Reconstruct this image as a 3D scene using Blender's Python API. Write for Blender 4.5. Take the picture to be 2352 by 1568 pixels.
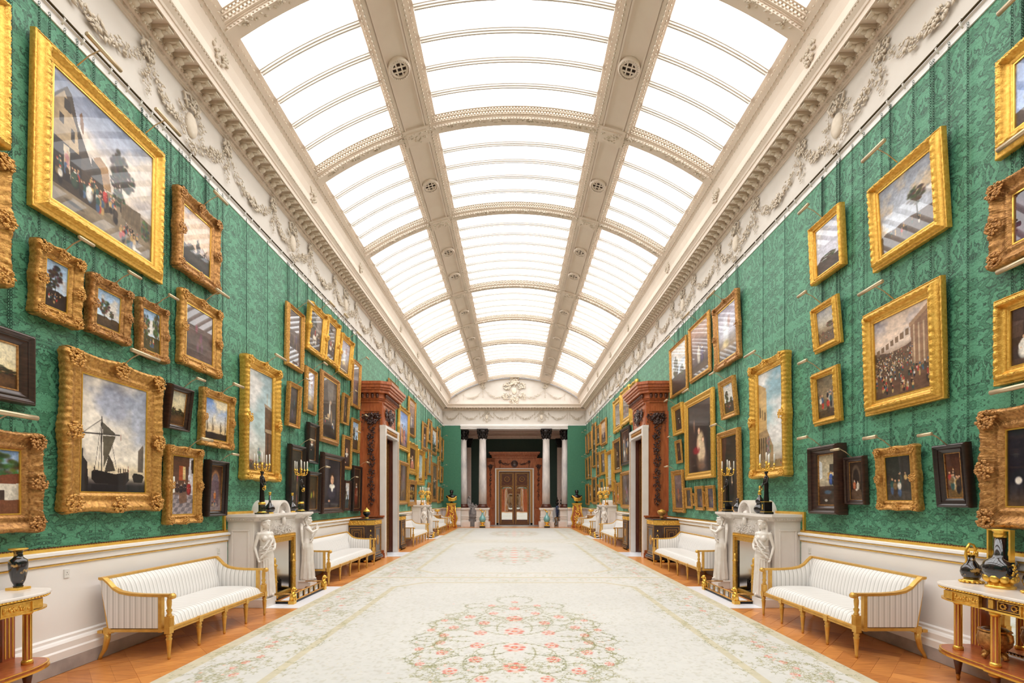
import bpy, bmesh, math, random
import numpy as np
from mathutils import Vector, Matrix
for o in list(bpy.data.objects): bpy.data.objects.remove(o, do_unlink=True)
S = bpy.context.scene; C = S.collection
pi = math.pi
# ---------------------------------------------------------------- camera, light, exposure
F, VX, VY, H = 1080.0, 1181.0, 1148.0, 1.65        # focal length in pixels of the 2352 wide frame, vanishing point, eye height
cam = bpy.data.cameras.new('camera'); co = bpy.data.objects.new('camera', cam); C.objects.link(co)
co.location = (0, 0, H); co.rotation_euler = (pi/2, 0, 0)
cam.sensor_width = 36; cam.lens = F/2352*36
cam.shift_x = -(VX-1176)/2352; cam.shift_y = (VY-784)/2352
cam.clip_start = .05; cam.clip_end = 200
S.camera = co
SKY_LIGHT = 3.3                                       # daylight arriving through the frosted laylight panes
wd = bpy.data.worlds.new('world'); S.world = wd; wd.use_nodes = True
wd.node_tree.nodes['Background'].inputs[0].default_value = (.75, .85, 1, 1)
wd.node_tree.nodes['Background'].inputs[1].default_value = .6
S.view_settings.view_transform = 'Standard'; S.view_settings.look = 'None'
S.view_settings.exposure = 0.56; S.view_settings.gamma = 1; S.view_settings.use_curve_mapping = False
S.cycles.max_bounces = 8; S.cycles.diffuse_bounces = 4; S.cycles.glossy_bounces = 4; S.cycles.adaptive_threshold = .02
# ---------------------------------------------------------------- materials
MAT = {}
def lin(c): return tuple(((v/12.92) if v <= .04045 else ((v+.055)/1.055)**2.4) for v in c)
def rgb(r, g, b): return lin((r/255, g/255, b/255))
def nodes(name):
    m = bpy.data.materials.new(name); m.use_nodes = True; MAT[name] = m
    nt = m.node_tree; b = nt.nodes['Principled BSDF']
    return m, nt, b
def N(nt, t, **k):
    n = nt.nodes.new(t)
    for a, v in k.items(): setattr(n, a, v)
    return n
def mat(name, col, rough=.5, metal=0, col2=None, scale=8, bump=0, bscale=40, coat=0, mix=.5, detail=3, stretch=None, sheen=0):
    m, nt, b = nodes(name); L = nt.links.new
    b.inputs['Roughness'].default_value = rough; b.inputs['Metallic'].default_value = metal
    b.inputs['Coat Weight'].default_value = coat; b.inputs['Coat Roughness'].default_value = .06
    if sheen: b.inputs['Sheen Weight'].default_value = sheen
    tc = N(nt, 'ShaderNodeTexCoord'); mp = N(nt, 'ShaderNodeMapping'); L(tc.outputs['Object'], mp.inputs[0])
    if stretch: mp.inputs['Scale'].default_value = stretch
    n = N(nt, 'ShaderNodeTexNoise'); n.inputs['Scale'].default_value = scale; n.inputs['Detail'].default_value = detail
    L(mp.outputs[0], n.inputs['Vector'])
    r = N(nt, 'ShaderNodeValToRGB'); c2 = col2 or tuple(v*.86 for v in col)
    r.color_ramp.elements[0].color = (*c2, 1); r.color_ramp.elements[1].color = (*col, 1)
    r.color_ramp.elements[0].position = .5-mix/2; r.color_ramp.elements[1].position = .5+mix/2
    L(n.outputs['Fac'], r.inputs[0]); L(r.outputs[0], b.inputs['Base Color'])
    if bump:
        n2 = N(nt, 'ShaderNodeTexNoise'); n2.inputs['Scale'].default_value = bscale; n2.inputs['Detail'].default_value = 3
        L(mp.outputs[0], n2.inputs['Vector'])
        bp = N(nt, 'ShaderNodeBump'); bp.inputs['Strength'].default_value = bump; bp.inputs['Distance'].default_value = .01
        L(n2.outputs['Fac'], bp.inputs['Height']); L(bp.outputs[0], b.inputs['Normal'])
    return m
mat('plaster', rgb(214, 206, 197), .6, col2=rgb(208, 199, 189), scale=3, bump=.08, bscale=60)
mat('plaster_warm', rgb(226, 212, 197), .6, col2=rgb(220, 204, 188), scale=3, bump=.08, bscale=60)
mat('relief', rgb(222, 209, 192), .6, col2=rgb(210, 196, 176), scale=14, bump=.15, bscale=90)
mat('white_paint', rgb(246, 242, 240), .42, col2=rgb(243, 238, 235), scale=2)
mat('gilt', rgb(244, 196, 96), .32, .7, col2=rgb(204, 148, 58), scale=36, mix=.5, bump=.3, bscale=160)
mat('gilt_bright', rgb(250, 205, 100), .26, .7, col2=rgb(226, 172, 66), scale=9)
mat('gilt_old', rgb(226, 174, 96), .36, .65, col2=rgb(158, 106, 48), scale=40, mix=.5, bump=.35, bscale=160)
mat('gilt_brown', rgb(212, 158, 94), .38, .6, col2=rgb(132, 86, 44), scale=40, mix=.5, bump=.35, bscale=160)
mat('gilt_paint', rgb(228, 182, 94), .36, .45, col2=rgb(206, 156, 70), scale=16, bump=.1)
mat('ebony', rgb(44, 30, 28), .28, col2=rgb(26, 17, 17), scale=12, coat=.4, stretch=(1, 1, 4))
mat('ebony_brown', rgb(70, 44, 34), .3, col2=rgb(40, 24, 20), scale=12, coat=.3, stretch=(1, 1, 4))
mat('mahogany', rgb(190, 108, 64), .3, col2=rgb(156, 78, 42), scale=7, coat=.35, stretch=(3, 3, .5), mix=.4)
mat('mahogany_dark', rgb(104, 56, 38), .3, col2=rgb(74, 36, 26), scale=9, coat=.3, stretch=(3, 3, .6))
mat('carved_dark', rgb(92, 62, 56), .28, col2=rgb(40, 24, 22), scale=30, coat=.3, bump=.4)
mat('marble_white', rgb(238, 230, 224), .25, col2=rgb(228, 218, 210), scale=3, detail=6, coat=.2)
mat('marble_statue', rgb(236, 228, 220), .38, col2=rgb(222, 212, 202), scale=8, bump=.1, bscale=60)
mat('marble_shaft', rgb(240, 230, 226), .25, col2=rgb(190, 184, 184), scale=2.2, detail=8, mix=.3, coat=.2, stretch=(1.5, 1.5, .5))
mat('marble_hearth', rgb(236, 236, 240), .3, col2=rgb(226, 226, 232), scale=2, detail=5)
mat('marble_grey', rgb(190, 180, 176), .35, col2=rgb(160, 152, 150), scale=5, detail=8, mix=.3)
mat('marble_black', rgb(30, 28, 28), .15, col2=rgb(8, 8, 8), scale=6, detail=6, coat=.5)
mat('marble_green', rgb(60, 62, 40), .2, col2=rgb(14, 14, 12), scale=14, detail=8, mix=.2, coat=.5)
mat('bronze', rgb(40, 28, 26), .3, .5, col2=rgb(20, 14, 13), scale=10, coat=.3)
mat('porcelain_black', rgb(30, 22, 30), .1, col2=rgb(20, 14, 20), scale=3, coat=1)
mat('porcelain_gold', rgb(190, 150, 90), .14, .2, col2=rgb(26, 20, 26), scale=16, detail=4, mix=.05, coat=1)
mat('turquoise', rgb(126, 178, 176), .15, col2=rgb(104, 160, 160), scale=6, coat=.8)
mat('candle', rgb(244, 240, 232), .5)
mat('lamp_metal', rgb(212, 192, 160), .3, .55, col2=rgb(190, 168, 134), scale=4)
mat('chain', rgb(40, 78, 60), .5, .5)
mat('rail', rgb(70, 56, 30), .35, .6)
mat('hook', rgb(232, 228, 220), .35)
mat('dark', rgb(22, 17, 16), .6)
mat('vent_dark', rgb(60, 44, 36), .8)
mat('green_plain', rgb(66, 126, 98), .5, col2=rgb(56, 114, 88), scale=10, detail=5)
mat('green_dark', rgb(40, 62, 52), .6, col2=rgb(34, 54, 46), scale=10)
mat('steel', rgb(120, 112, 104), .3, .7, col2=rgb(90, 82, 76), scale=9, mix=.3)
mat('iron', rgb(30, 27, 27), .35, .5)
mat('socket', rgb(240, 236, 230), .35)
mat('floor_stone', rgb(176, 168, 162), .35, col2=rgb(160, 152, 148), scale=2, detail=6)
mat('blue_glaze', rgb(80, 100, 140), .15, col2=rgb(30, 34, 60), scale=20, mix=.2, coat=.7)
mat('pink_plaster', rgb(232, 204, 192), .6)
def mirror_mat(name, col, rough):
    m, nt, b = nodes(name); b.inputs['Metallic'].default_value = 1; b.inputs['Roughness'].default_value = rough
    b.inputs['Base Color'].default_value = (*col, 1)
    n = N(nt, 'ShaderNodeTexNoise'); n.inputs['Scale'].default_value = 1.5
    bp = N(nt, 'ShaderNodeBump'); bp.inputs['Strength'].default_value = .05; bp.inputs['Distance'].default_value = .02
    nt.links.new(n.outputs['Fac'], bp.inputs['Height']); nt.links.new(bp.outputs[0], b.inputs['Normal'])
r_ = MAT['porcelain_gold'].node_tree.nodes['Color Ramp'].color_ramp; r_.elements[0].position = .57; r_.elements[1].position = .64
mirror_mat('mirror', (.86, .88, .86), .02); mirror_mat('mirror_old', (.62, .58, .54), .12)
# frosted daylight panes (backlit by the sky above the laylight)
def glass_mat():
    m, nt, b = nodes('frosted_pane'); L = nt.links.new
    b.inputs['Base Color'].default_value = (.8, .85, .9, 1); b.inputs['Roughness'].default_value = .4
    oi = N(nt, 'ShaderNodeObjectInfo'); r = N(nt, 'ShaderNodeValToRGB')
    r.color_ramp.elements[0].color = (.95, .985, 1, 1); r.color_ramp.elements[1].color = (1, .97, .955, 1)
    L(oi.outputs['Random'], r.inputs[0]); L(r.outputs[0], b.inputs['Emission Color'])
    mr = N(nt, 'ShaderNodeMapRange'); mr.inputs['To Min'].default_value = SKY_LIGHT*.93; mr.inputs['To Max'].default_value = SKY_LIGHT*1.06
    L(oi.outputs['Random'], mr.inputs[0]); L(mr.outputs[0], b.inputs['Emission Strength'])
glass_mat()
def damask():
    m, nt, b = nodes('damask'); L = nt.links.new
    b.inputs['Roughness'].default_value = .55; b.inputs['Sheen Weight'].default_value = .35; b.inputs['Sheen Roughness'].default_value = .4
    b.inputs['Sheen Tint'].default_value = (.6, 1, .8, 1)
    tc = N(nt, 'ShaderNodeTexCoord'); sp = N(nt, 'ShaderNodeSeparateXYZ'); L(tc.outputs['Object'], sp.inputs[0])
    def mth(op, a, bb=None, c=None):
        n = N(nt, 'ShaderNodeMath', operation=op)
        for i, v in enumerate((a, bb, c)):
            if v is None: continue
            if isinstance(v, (int, float)): n.inputs[i].default_value = v
            else: L(v, n.inputs[i])
        return n.outputs[0]
    u = mth('ADD', sp.outputs[0], sp.outputs[1]); z = sp.outputs[2]
    W = .27
    pu = mth('PINGPONG', u, W)
    col = mth('FLOOR', mth('DIVIDE', u, 2*W))
    zz = mth('MODULO', mth('ADD', z, 10.0), .92)
    pz = mth('ADD', mth('PINGPONG', mth('ADD', z, .2), .92), 0)
    cb = N(nt, 'ShaderNodeCombineXYZ'); L(pu, cb.inputs[0]); L(pz, cb.inputs[1])
    # curling leaf fronds: large curls cut by fine serrations, veins inside the leaves
    def noise(sc, dist, det):
        n = N(nt, 'ShaderNodeTexNoise'); n.inputs['Scale'].default_value = sc; n.inputs['Detail'].default_value = det; n.inputs['Distortion'].default_value = dist
        L(cb.outputs[0], n.inputs['Vector']); return n.outputs['Fac']
    n1 = noise(7.5, 2.2, .6); n2 = noise(34, 1.2, 1.5); n3 = noise(13, 2.5, 1)
    wv = N(nt, 'ShaderNodeTexWave'); wv.wave_type = 'RINGS'; wv.inputs['Scale'].default_value = 9; wv.inputs['Distortion'].default_value = 9; wv.inputs['Detail'].default_value = 1.5; wv.inputs['Detail Scale'].default_value = 2.2
    L(cb.outputs[0], wv.inputs['Vector'])
    f = mth('ADD', n1, mth('MULTIPLY', mth('SUBTRACT', n2, .5), .22))
    def sstep(v, a, b_):
        m_ = N(nt, 'ShaderNodeMapRange'); m_.inputs['From Min'].default_value = a; m_.inputs['From Max'].default_value = b_; L(v, m_.inputs[0]); return m_.outputs[0]
    slit = mth('MULTIPLY', sstep(f, .425, .435), mth('SUBTRACT', 1.0, sstep(f, .475, .485)))
    leaf2 = sstep(mth('ADD', n3, mth('MULTIPLY', mth('SUBTRACT', n2, .5), .2)), .53, .545)
    slit2 = mth('MULTIPLY', sstep(n3, .50, .51), mth('SUBTRACT', 1.0, leaf2))
    vein = mth('MULTIPLY', sstep(wv.outputs['Fac'], .25, .5), .16)
    leaf_tone = mth('ADD', .52, mth('MULTIPLY', sstep(f, .48, .49), .26))  # leaves woven in a lighter green than the ground
    fac = mth('ADD', leaf_tone, vein)
    fac = mth('MULTIPLY', fac, mth('SUBTRACT', 1.0, mth('MULTIPLY', slit, .75)))
    fac = mth('MULTIPLY', fac, mth('SUBTRACT', 1.0, mth('MULTIPLY', slit2, .42)))
    seam = mth('PINGPONG', mth('ADD', u, 2*W), 2*W)
    sm = mth('LESS_THAN', seam, .006)
    r = N(nt, 'ShaderNodeValToRGB')
    r.color_ramp.elements[0].color = (*rgb(16, 52, 36), 1); r.color_ramp.elements[1].color = (*rgb(86, 152, 118), 1)
    e = r.color_ramp.elements.new(.55); e.color = (*rgb(52, 112, 82), 1)
    L(mth('MULTIPLY', fac, mth('SUBTRACT', 1.0, mth('MULTIPLY', sm, .5))), r.inputs[0])
    L(r.outputs[0], b.inputs['Base Color'])
    bp = N(nt, 'ShaderNodeBump'); bp.inputs['Strength'].default_value = .25; bp.inputs['Distance'].default_value = .004
    L(fac, bp.inputs['Height']); L(bp.outputs[0], b.inputs['Normal'])
damask()
def stripes(name, axis, per=.058):
    m, nt, b = nodes(name); L = nt.links.new
    b.inputs['Roughness'].default_value = .42; b.inputs['Sheen Weight'].default_value = .3
    tc = N(nt, 'ShaderNodeTexCoord'); sp = N(nt, 'ShaderNodeSeparateXYZ'); L(tc.outputs['Object'], sp.inputs[0])
    mu = N(nt, 'ShaderNodeMath', operation='DIVIDE'); mu.inputs[1].default_value = per; L(sp.outputs[axis], mu.inputs[0])
    fr = N(nt, 'ShaderNodeMath', operation='FRACT'); L(mu.outputs[0], fr.inputs[0])
    r = N(nt, 'ShaderNodeValToRGB'); cr = r.color_ramp; cr.interpolation = 'LINEAR'
    a, d, e2 = (*rgb(238, 234, 231), 1), (*rgb(203, 199, 194), 1), (*rgb(218, 214, 209), 1)
    cr.elements[0].position = 0; cr.elements[0].color = a; cr.elements[1].position = 1; cr.elements[1].color = a
    for p, c in ((.22, a), (.30, d), (.52, d), (.60, a), (.72, a), (.76, e2), (.86, e2), (.90, a)):
        k = cr.elements.new(p); k.color = c
    L(fr.outputs[0], r.inputs[0]); L(r.outputs[0], b.inputs['Base Color'])
    n2 = N(nt, 'ShaderNodeTexNoise'); n2.inputs['Scale'].default_value = 200; L(tc.outputs['Object'], n2.inputs['Vector'])
    bp = N(nt, 'ShaderNodeBump'); bp.inputs['Strength'].default_value = .15; bp.inputs['Distance'].default_value = .002
    L(n2.outputs['Fac'], bp.inputs['Height']); L(bp.outputs[0], b.inputs['Normal'])
stripes('silk_x', 0); stripes('silk_y', 1)
def parquet():
    m, nt, b = nodes('parquet'); L = nt.links.new
    b.inputs['Roughness'].default_value = .33; b.inputs['Coat Weight'].default_value = .15
    tc = N(nt, 'ShaderNodeTexCoord'); mp = N(nt, 'ShaderNodeMapping'); L(tc.outputs['Object'], mp.inputs[0])
    mp.inputs['Rotation'].default_value = (0, 0, pi/4); mp.inputs['Scale'].default_value = (2, 14, 1)
    n = N(nt, 'ShaderNodeTexNoise'); n.inputs['Scale'].default_value = 2.5; n.inputs['Detail'].default_value = 5; L(mp.outputs[0], n.inputs['Vector'])
    oi = N(nt, 'ShaderNodeObjectInfo')
    ad = N(nt, 'ShaderNodeMath', operation='MULTIPLY_ADD'); ad.inputs[1].default_value = .55; L(oi.outputs['Random'], ad.inputs[0]); L(n.outputs['Fac'], ad.inputs[2])
    r = N(nt, 'ShaderNodeValToRGB'); r.color_ramp.elements[0].position = .35; r.color_ramp.elements[0].color = (*rgb(170, 100, 48), 1)
    r.color_ramp.elements[1].position = 1.1; r.color_ramp.elements[1].color = (*rgb(218, 146, 78), 1)
    L(ad.outputs[0], r.inputs[0]); L(r.outputs[0], b.inputs['Base Color'])
parquet()
def attr_mat(name, rough, coat=0, bump=0, bscale=300, sheen=0):
    m, nt, b = nodes(name); L = nt.links.new
    a = N(nt, 'ShaderNodeAttribute'); a.attribute_name = 'Col'; L(a.outputs['Color'], b.inputs['Base Color'])
    b.inputs['Roughness'].default_value = rough; b.inputs['Coat Weight'].default_value = coat; b.inputs['Coat Roughness'].default_value = .02
    b.inputs['Specular IOR Level'].default_value = .3
    if sheen: b.inputs['Sheen Weight'].default_value = sheen
    if bump:
        tc = N(nt, 'ShaderNodeTexCoord')
        n2 = N(nt, 'ShaderNodeTexNoise'); n2.inputs['Scale'].default_value = bscale; L(tc.outputs['Object'], n2.inputs['Vector'])
        bp = N(nt, 'ShaderNodeBump'); bp.inputs['Strength'].default_value = bump; bp.inputs['Distance'].default_value = .003
        L(n2.outputs['Fac'], bp.inputs['Height']); L(bp.outputs[0], b.inputs['Normal'])
attr_mat('canvas', .55, 0, .1, 250); attr_mat('canvas_varnished', .45, .5, 0); attr_mat('canvas_glazed', .5, 1, 0)
attr_mat('carpet', .9, 0, .3, 260, .3)
# ---------------------------------------------------------------- mesh helpers
STUFF = {'egg_course', 'gilt_bead', 'gilt_course', 'carved_leaf_course', 'relief_carving', 'carved_drop', 'carved_swag'}
class MB:
    def __init__(s): s.v = []; s.f = []; s.sm = []
    def add(s, vs, fs, smooth=False):
        n = len(s.v); s.v.extend([tuple(p) for p in vs]); s.f.extend([tuple(i+n for i in q) for q in fs]); s.sm.extend([smooth]*len(fs)); return s
    def box(s, x0, x1, y0, y1, z0, z1, M=None):
        vs = [Vector((x, y, z)) for x in (x0, x1) for y in (y0, y1) for z in (z0, z1)]
        if M: vs = [M @ p for p in vs]
        return s.add(vs, [(0, 1, 3, 2), (4, 6, 7, 5), (0, 4, 5, 1), (2, 3, 7, 6), (0, 2, 6, 4), (1, 5, 7, 3)])
    def taper(s, x, y, z0, z1, a0, b0, a1, b1, dx=0, dy=0):
        vs = []
        for z, a, b, ox, oy in ((z0, a0, b0, 0, 0), (z1, a1, b1, dx, dy)):
            vs += [(x+ox-a, y+oy-b, z), (x+ox+a, y+oy-b, z), (x+ox+a, y+oy+b, z), (x+ox-a, y+oy+b, z)]
        return s.add(vs, [(3, 2, 1, 0), (4, 5, 6, 7), (0, 1, 5, 4), (1, 2, 6, 5), (2, 3, 7, 6), (3, 0, 4, 7)])
    def lathe(s, prof, c=(0, 0, 0), n=16, M=None, cap=True, flute=0, nf=0):
        vs = []; fs = []
        for r, z in prof:
            for i in range(n):
                a = 2*pi*i/n; rr = r*(1-flute*(.5+.5*math.cos(nf*a))) if nf else r
                vs.append(Vector((c[0]+rr*math.cos(a), c[1]+rr*math.sin(a), c[2]+z)))
        if M: vs = [M @ p for p in vs]
        for k in range(len(prof)-1):
            for i in range(n):
                j = (i+1) % n; fs.append((k*n+i, k*n+j, (k+1)*n+j, (k+1)*n+i))
        if cap:
            fs.append(tuple(range(n-1, -1, -1))); fs.append(tuple((len(prof)-1)*n+i for i in range(n)))
        return s.add(vs, fs, True)
    def tube(s, pts, r, n=8, cap=True, flat=1):
        pts = [Vector(p) for p in pts]; rs = r if isinstance(r, (list, tuple)) else [r]*len(pts)
        vs = []; fs = []; up = Vector((.13, .27, .95)).normalized()
        for k, p in enumerate(pts):
            d = (pts[min(k+1, len(pts)-1)]-pts[max(k-1, 0)])
            d = d.normalized() if d.length > 1e-9 else Vector((0, 0, 1))
            if abs(d.dot(up)) > .97: up = Vector((1, .1, .05)).normalized()
            a = d.cross(up).normalized(); b = d.cross(a).normalized(); up = -b if (-b).dot(up) > 0 else b
            for i in range(n):
                t = 2*pi*i/n; vs.append(p+a*math.cos(t)*rs[k]+b*math.sin(t)*rs[k]*flat)
        for k in range(len(pts)-1):
            for i in range(n):
                j = (i+1) % n; fs.append((k*n+i, k*n+j, (k+1)*n+j, (k+1)*n+i))
        if cap:
            fs.append(tuple(range(n-1, -1, -1))); fs.append(tuple((len(pts)-1)*n+i for i in range(n)))
        return s.add(vs, fs, True)
    def ell(s, c, r, n=8, m=6, M=None):
        vs = [Vector((0, 0, -1))]; fs = []
        for k in range(1, m):
            p = -pi/2+pi*k/m
            for i in range(n): vs.append(Vector((math.cos(p)*math.cos(2*pi*i/n), math.cos(p)*math.sin(2*pi*i/n), math.sin(p))))
        vs.append(Vector((0, 0, 1)))
        for i in range(n): fs.append((0, 1+(i+1) % n, 1+i))
        for k in range(m-2):
            for i in range(n):
                j = (i+1) % n; fs.append((1+k*n+i, 1+k*n+j, 1+(k+1)*n+j, 1+(k+1)*n+i))
        t = len(vs)-1
        for i in range(n): fs.append((t, t-n+i, t-n+(i+1) % n))
        rr = (r, r, r) if isinstance(r, (int, float)) else r
        vs = [Vector((p.x*rr[0], p.y*rr[1], p.z*rr[2])) for p in vs]
        if M: vs = [M.to_3x3() @ p for p in vs]
        c = Vector(c)
        return s.add([p+c for p in vs], fs, True)
    def blob(s, c, r, M=None):           # little faceted lump
        rr = (r, r, r) if isinstance(r, (int, float)) else r
        vs = [Vector(p) for p in ((rr[0], 0, 0), (-rr[0], 0, 0), (0, rr[1], 0), (0, -rr[1], 0), (0, 0, rr[2]), (0, 0, -rr[2]))]
        if M: vs = [M.to_3x3() @ p for p in vs]
        c = Vector(c)
        return s.add([p+c for p in vs], [(0, 2, 4), (2, 1, 4), (1, 3, 4), (3, 0, 4), (2, 0, 5), (1, 2, 5), (3, 1, 5), (0, 3, 5)], True)
    def poly(s, pts, axis, a, b):        # extrude a 2-D outline along an axis (0,1,2) from a to b
        n = len(pts); vs = []
        for t in (a, b):
            for p in pts:
                q = list(p); q.insert(axis, t); vs.append(tuple(q))
        fs = [tuple(range(n)), tuple(range(2*n-1, n-1, -1))]
        for i in range(n): fs.append((i, (i+1) % n, n+(i+1) % n, n+i))
        return s.add(vs, fs)
    def mesh(s, name):
        me = bpy.data.meshes.new(name); me.from_pydata(s.v, [], s.f); me.update()
        me.polygons.foreach_set('use_smooth', s.sm)
        return me
    def build(s, name, m, parent=None, fix=True, bev=0):
        me = s.mesh(name)
        if fix:
            b = bmesh.new(); b.from_mesh(me); bmesh.ops.recalc_face_normals(b, faces=b.faces); b.to_mesh(me); b.free()
        o = bpy.data.objects.new(name, me); C.objects.link(o); o.parent = parent
        me.materials.append(MAT[m])
        if name in STUFF: o['kind'] = 'stuff'
        if bev:
            md = o.modifiers.new('b', 'BEVEL'); md.width = bev; md.segments = 2; md.limit_method = 'ANGLE'
        return o
def ring(m, x0, x1, z0, z1, y0, y1, w):    # mitre-free rectangular moulding, pieces butt-jointed
    m.box(x0, x1, y0, y1, z0, z0+w); m.box(x0, x1, y0, y1, z1-w, z1); m.box(x0, x0+w, y0, y1, z0+w, z1-w); m.box(x1-w, x1, y0, y1, z0+w, z1-w)
def inst(src, parent=None, M=None, name=None):
    o = src.copy(); C.objects.link(o); o.parent = parent
    if name: o.name = name
    if M is not None: o.matrix_local = M
    return o
def thing(name, label, cat, loc=(0, 0, 0), rz=0, group=None):
    o = bpy.data.objects.new(name, None); C.objects.link(o); o.location = loc; o.rotation_euler = (0, 0, rz)
    o.empty_display_size = .1; o['label'] = label; o['category'] = cat
    if group: o['group'] = group
    return o
def tag(o, label, cat, group=None):
    o['label'] = label; o['category'] = cat
    if group: o['group'] = group
    return o
def struct(o): o['kind'] = 'structure'; return o
def copy_tree(o, parent=None):
    c = o.copy(); C.objects.link(c); c.parent = parent
    for ch in o.children: copy_tree(ch, c)
    return c
def at_wall(side, Y, off=0):             # local frame on a wall: x along it, y out into the room
    return ((-WX+off, Y, 0), -pi/2) if side == 'L' else ((WX-off, Y, 0), pi/2)
def sculpt(mb, name, m, voxel, parent=None, smooth=2):
    o = mb.build(name, m, None)
    r = o.modifiers.new('r', 'REMESH'); r.mode = 'VOXEL'; r.voxel_size = voxel; r.use_smooth_shade = True
    if smooth:
        k = o.modifiers.new('s', 'SMOOTH'); k.iterations = smooth; k.factor = .5
    dg = bpy.context.evaluated_depsgraph_get(); me = bpy.data.meshes.new_from_object(o.evaluated_get(dg))
    old = o.data; o.modifiers.clear(); o.data = me; bpy.data.meshes.remove(old)
    me.name = name; me.polygons.foreach_set('use_smooth', [True]*len(me.polygons))
    if not me.materials: me.materials.append(MAT[m])
    o.parent = parent
    return o
# ---------------------------------------------------------------- room dimensions
WX = 4.40; YB, YF = 28.8, -5.6                      # half width; far end wall; wall behind the camera
ZG, ZR, ZC = 6.21, 6.31, 7.11                       # top of silk, top of picture-rail band, foot of cornice
R, ZA = 6.735, 2.385                                # vault radius and centre height
RIBS = [-5.5, -2.52, .45, 3.40, 6.37, 9.29, 12.21, 16.50, 19.48, 22.43, 25.41, 28.62]  # bays behind the camera are added to send more light to the near end
DY0, DY1 = 13.60, 14.88                             # side door openings
EOX = 3.27                                          # half width of the opening in the far wall
# ---------------------------------------------------------------- room shell
def wall_side(sx, nm):
    x = sx*WX; o = sx*(WX+.45); mb = MB()
    for y0, y1, z0, z1 in ((YF, DY0, 0, ZC), (DY1, YB+.6, 0, ZC), (DY0, DY1, 3.55, ZC)):
        mb.box(min(x, o), max(x, o), y0, y1, z0, z1)
    return struct(mb.build(nm, 'damask'))
wl = wall_side(-1, 'wall_left'); wr = wall_side(1, 'wall_right')
mb = MB()
for s in (-1, 1): mb.box(min(s*EOX, s*(WX+.45)), max(s*EOX, s*(WX+.45)), YB, YB+.12, 0, ZC-.85)
wb = struct(mb.build('wall_back', 'green_plain'))
mb = MB(); mb.box(-EOX-.02, EOX+.02, YB-.06, YB+.62, 6.0, 6.09); mb.box(-EOX, EOX, YB-.1, YB+.62, 6.09, 6.16); mb.box(-EOX-.02, EOX+.02, YB-.13, YB+.6, 6.16, ZC-.84)
struct(mb.build('trim_9', 'white_paint'))
mb = MB(); mb.box(-WX-.4, WX+.4, YB-.02, YB+.6, ZC-.84, ZC+.2)
arc = [(R*math.sin(a), ZA+R*math.cos(a)) for a in np.radians(np.linspace(37, -37, 40))]
mb.poly([(-WX, ZC), (WX, ZC)]+arc, 1, YB-.01, YB+.3)
mb.box(-.62*WX*1.35-.05, -.62*WX*1.35+.05, YB-.03, YB, ZC-.8, 7.6); mb.box(.62*WX*1.35-.05, .62*WX*1.35+.05, YB-.03, YB, ZC-.8, 7.6)
lun = struct(mb.build('wall_lunette', 'plaster'))
mb = MB(); mb.box(-WX, WX, YF-.3, YF, 0, ZC); mb.poly([(-WX, ZC), (WX, ZC)]+arc, 1, YF-.3, YF); struct(mb.build('wall_front', 'green_plain'))
# floor: smooth boards in the distance, single parquet boards laid near the camera
mb = MB(); mb.box(-WX-.5, WX+.5, YF-.3, YB+.6, -.2, -.004); floor = struct(mb.build('floor', 'parquet'))
def clip(poly, x0, x1, y0, y1):
    for ax, lim, sgn in ((0, x0, 1), (0, x1, -1), (1, y0, 1), (1, y1, -1)):
        out = []
        for i, p in enumerate(poly):
            q = poly[(i+1) % len(poly)]; a = (p[ax]-lim)*sgn; b = (q[ax]-lim)*sgn
            if a >= 0: out.append(p)
            if (a >= 0) != (b >= 0):
                t = a/(a-b); out.append((p[0]+(q[0]-p[0])*t, p[1]+(q[1]-p[1])*t))
        poly = out
        if len(poly) < 3: return None
    return poly
nb = 0
for sx in (-1, 1):
    A = .62; x0, x1 = (-WX+.1, -3.2) if sx < 0 else (3.2, WX-.1)
    c45 = math.cos(pi/4)
    for i in range(-12, 34):
        for j in range(-12, 34):
            for k in range(4):
                hz = (i+j) % 2 == 0
                u0, v0 = i*A, j*A
                q = [(u0, v0+k*A/4), (u0+A, v0+k*A/4), (u0+A, v0+(k+1)*A/4), (u0, v0+(k+1)*A/4)] if hz else [(u0+k*A/4, v0), (u0+(k+1)*A/4, v0), (u0+(k+1)*A/4, v0+A), (u0+k*A/4, v0+A)]
                cx = sum(p[0] for p in q)/4; cy = sum(p[1] for p in q)/4
                q = [(cx+(p[0]-cx)*.994, cy+(p[1]-cy)*.985) for p in q]
                q = [((p[0]-p[1])*c45, (p[0]+p[1])*c45) for p in q]
                q = clip(q, x0, x1, 3.4, 10.5)
                if not q: continue
                for fy0, fy1 in ((7.12, 9.05),):
                    pass
                m = MB(); m.poly(q, 2, -.006, 0.0); m.build('parquet_board', 'parquet', floor); nb += 1
# hearth slabs and door thresholds
def slab(name, x0, x1, y0, y1, lab):
    m = MB(); m.box(x0, x1, y0, y1, -.003, .006); o = m.build(name, 'marble_hearth'); tag(o, lab, 'hearth' if 'hearth' in name else 'threshold'); return o
for sx, sn in ((-1, 'left'), (1, 'right')):
    a, b = sorted((sx*3.28, sx*3.83))
    slab('hearth_slab', a, b, 7.16, 8.95, 'white marble hearth slab in front of the nearer fireplace on the %s' % sn)
    slab('hearth_slab', a, b, 20.0, 21.9, 'white marble hearth slab of the farther fireplace on the %s' % sn)
    a, b = sorted((sx*3.28, sx*4.9))
    slab('threshold_slab', a, b, 13.72, 14.86, 'white stone threshold slab under the %s side doorway' % sn)
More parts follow.
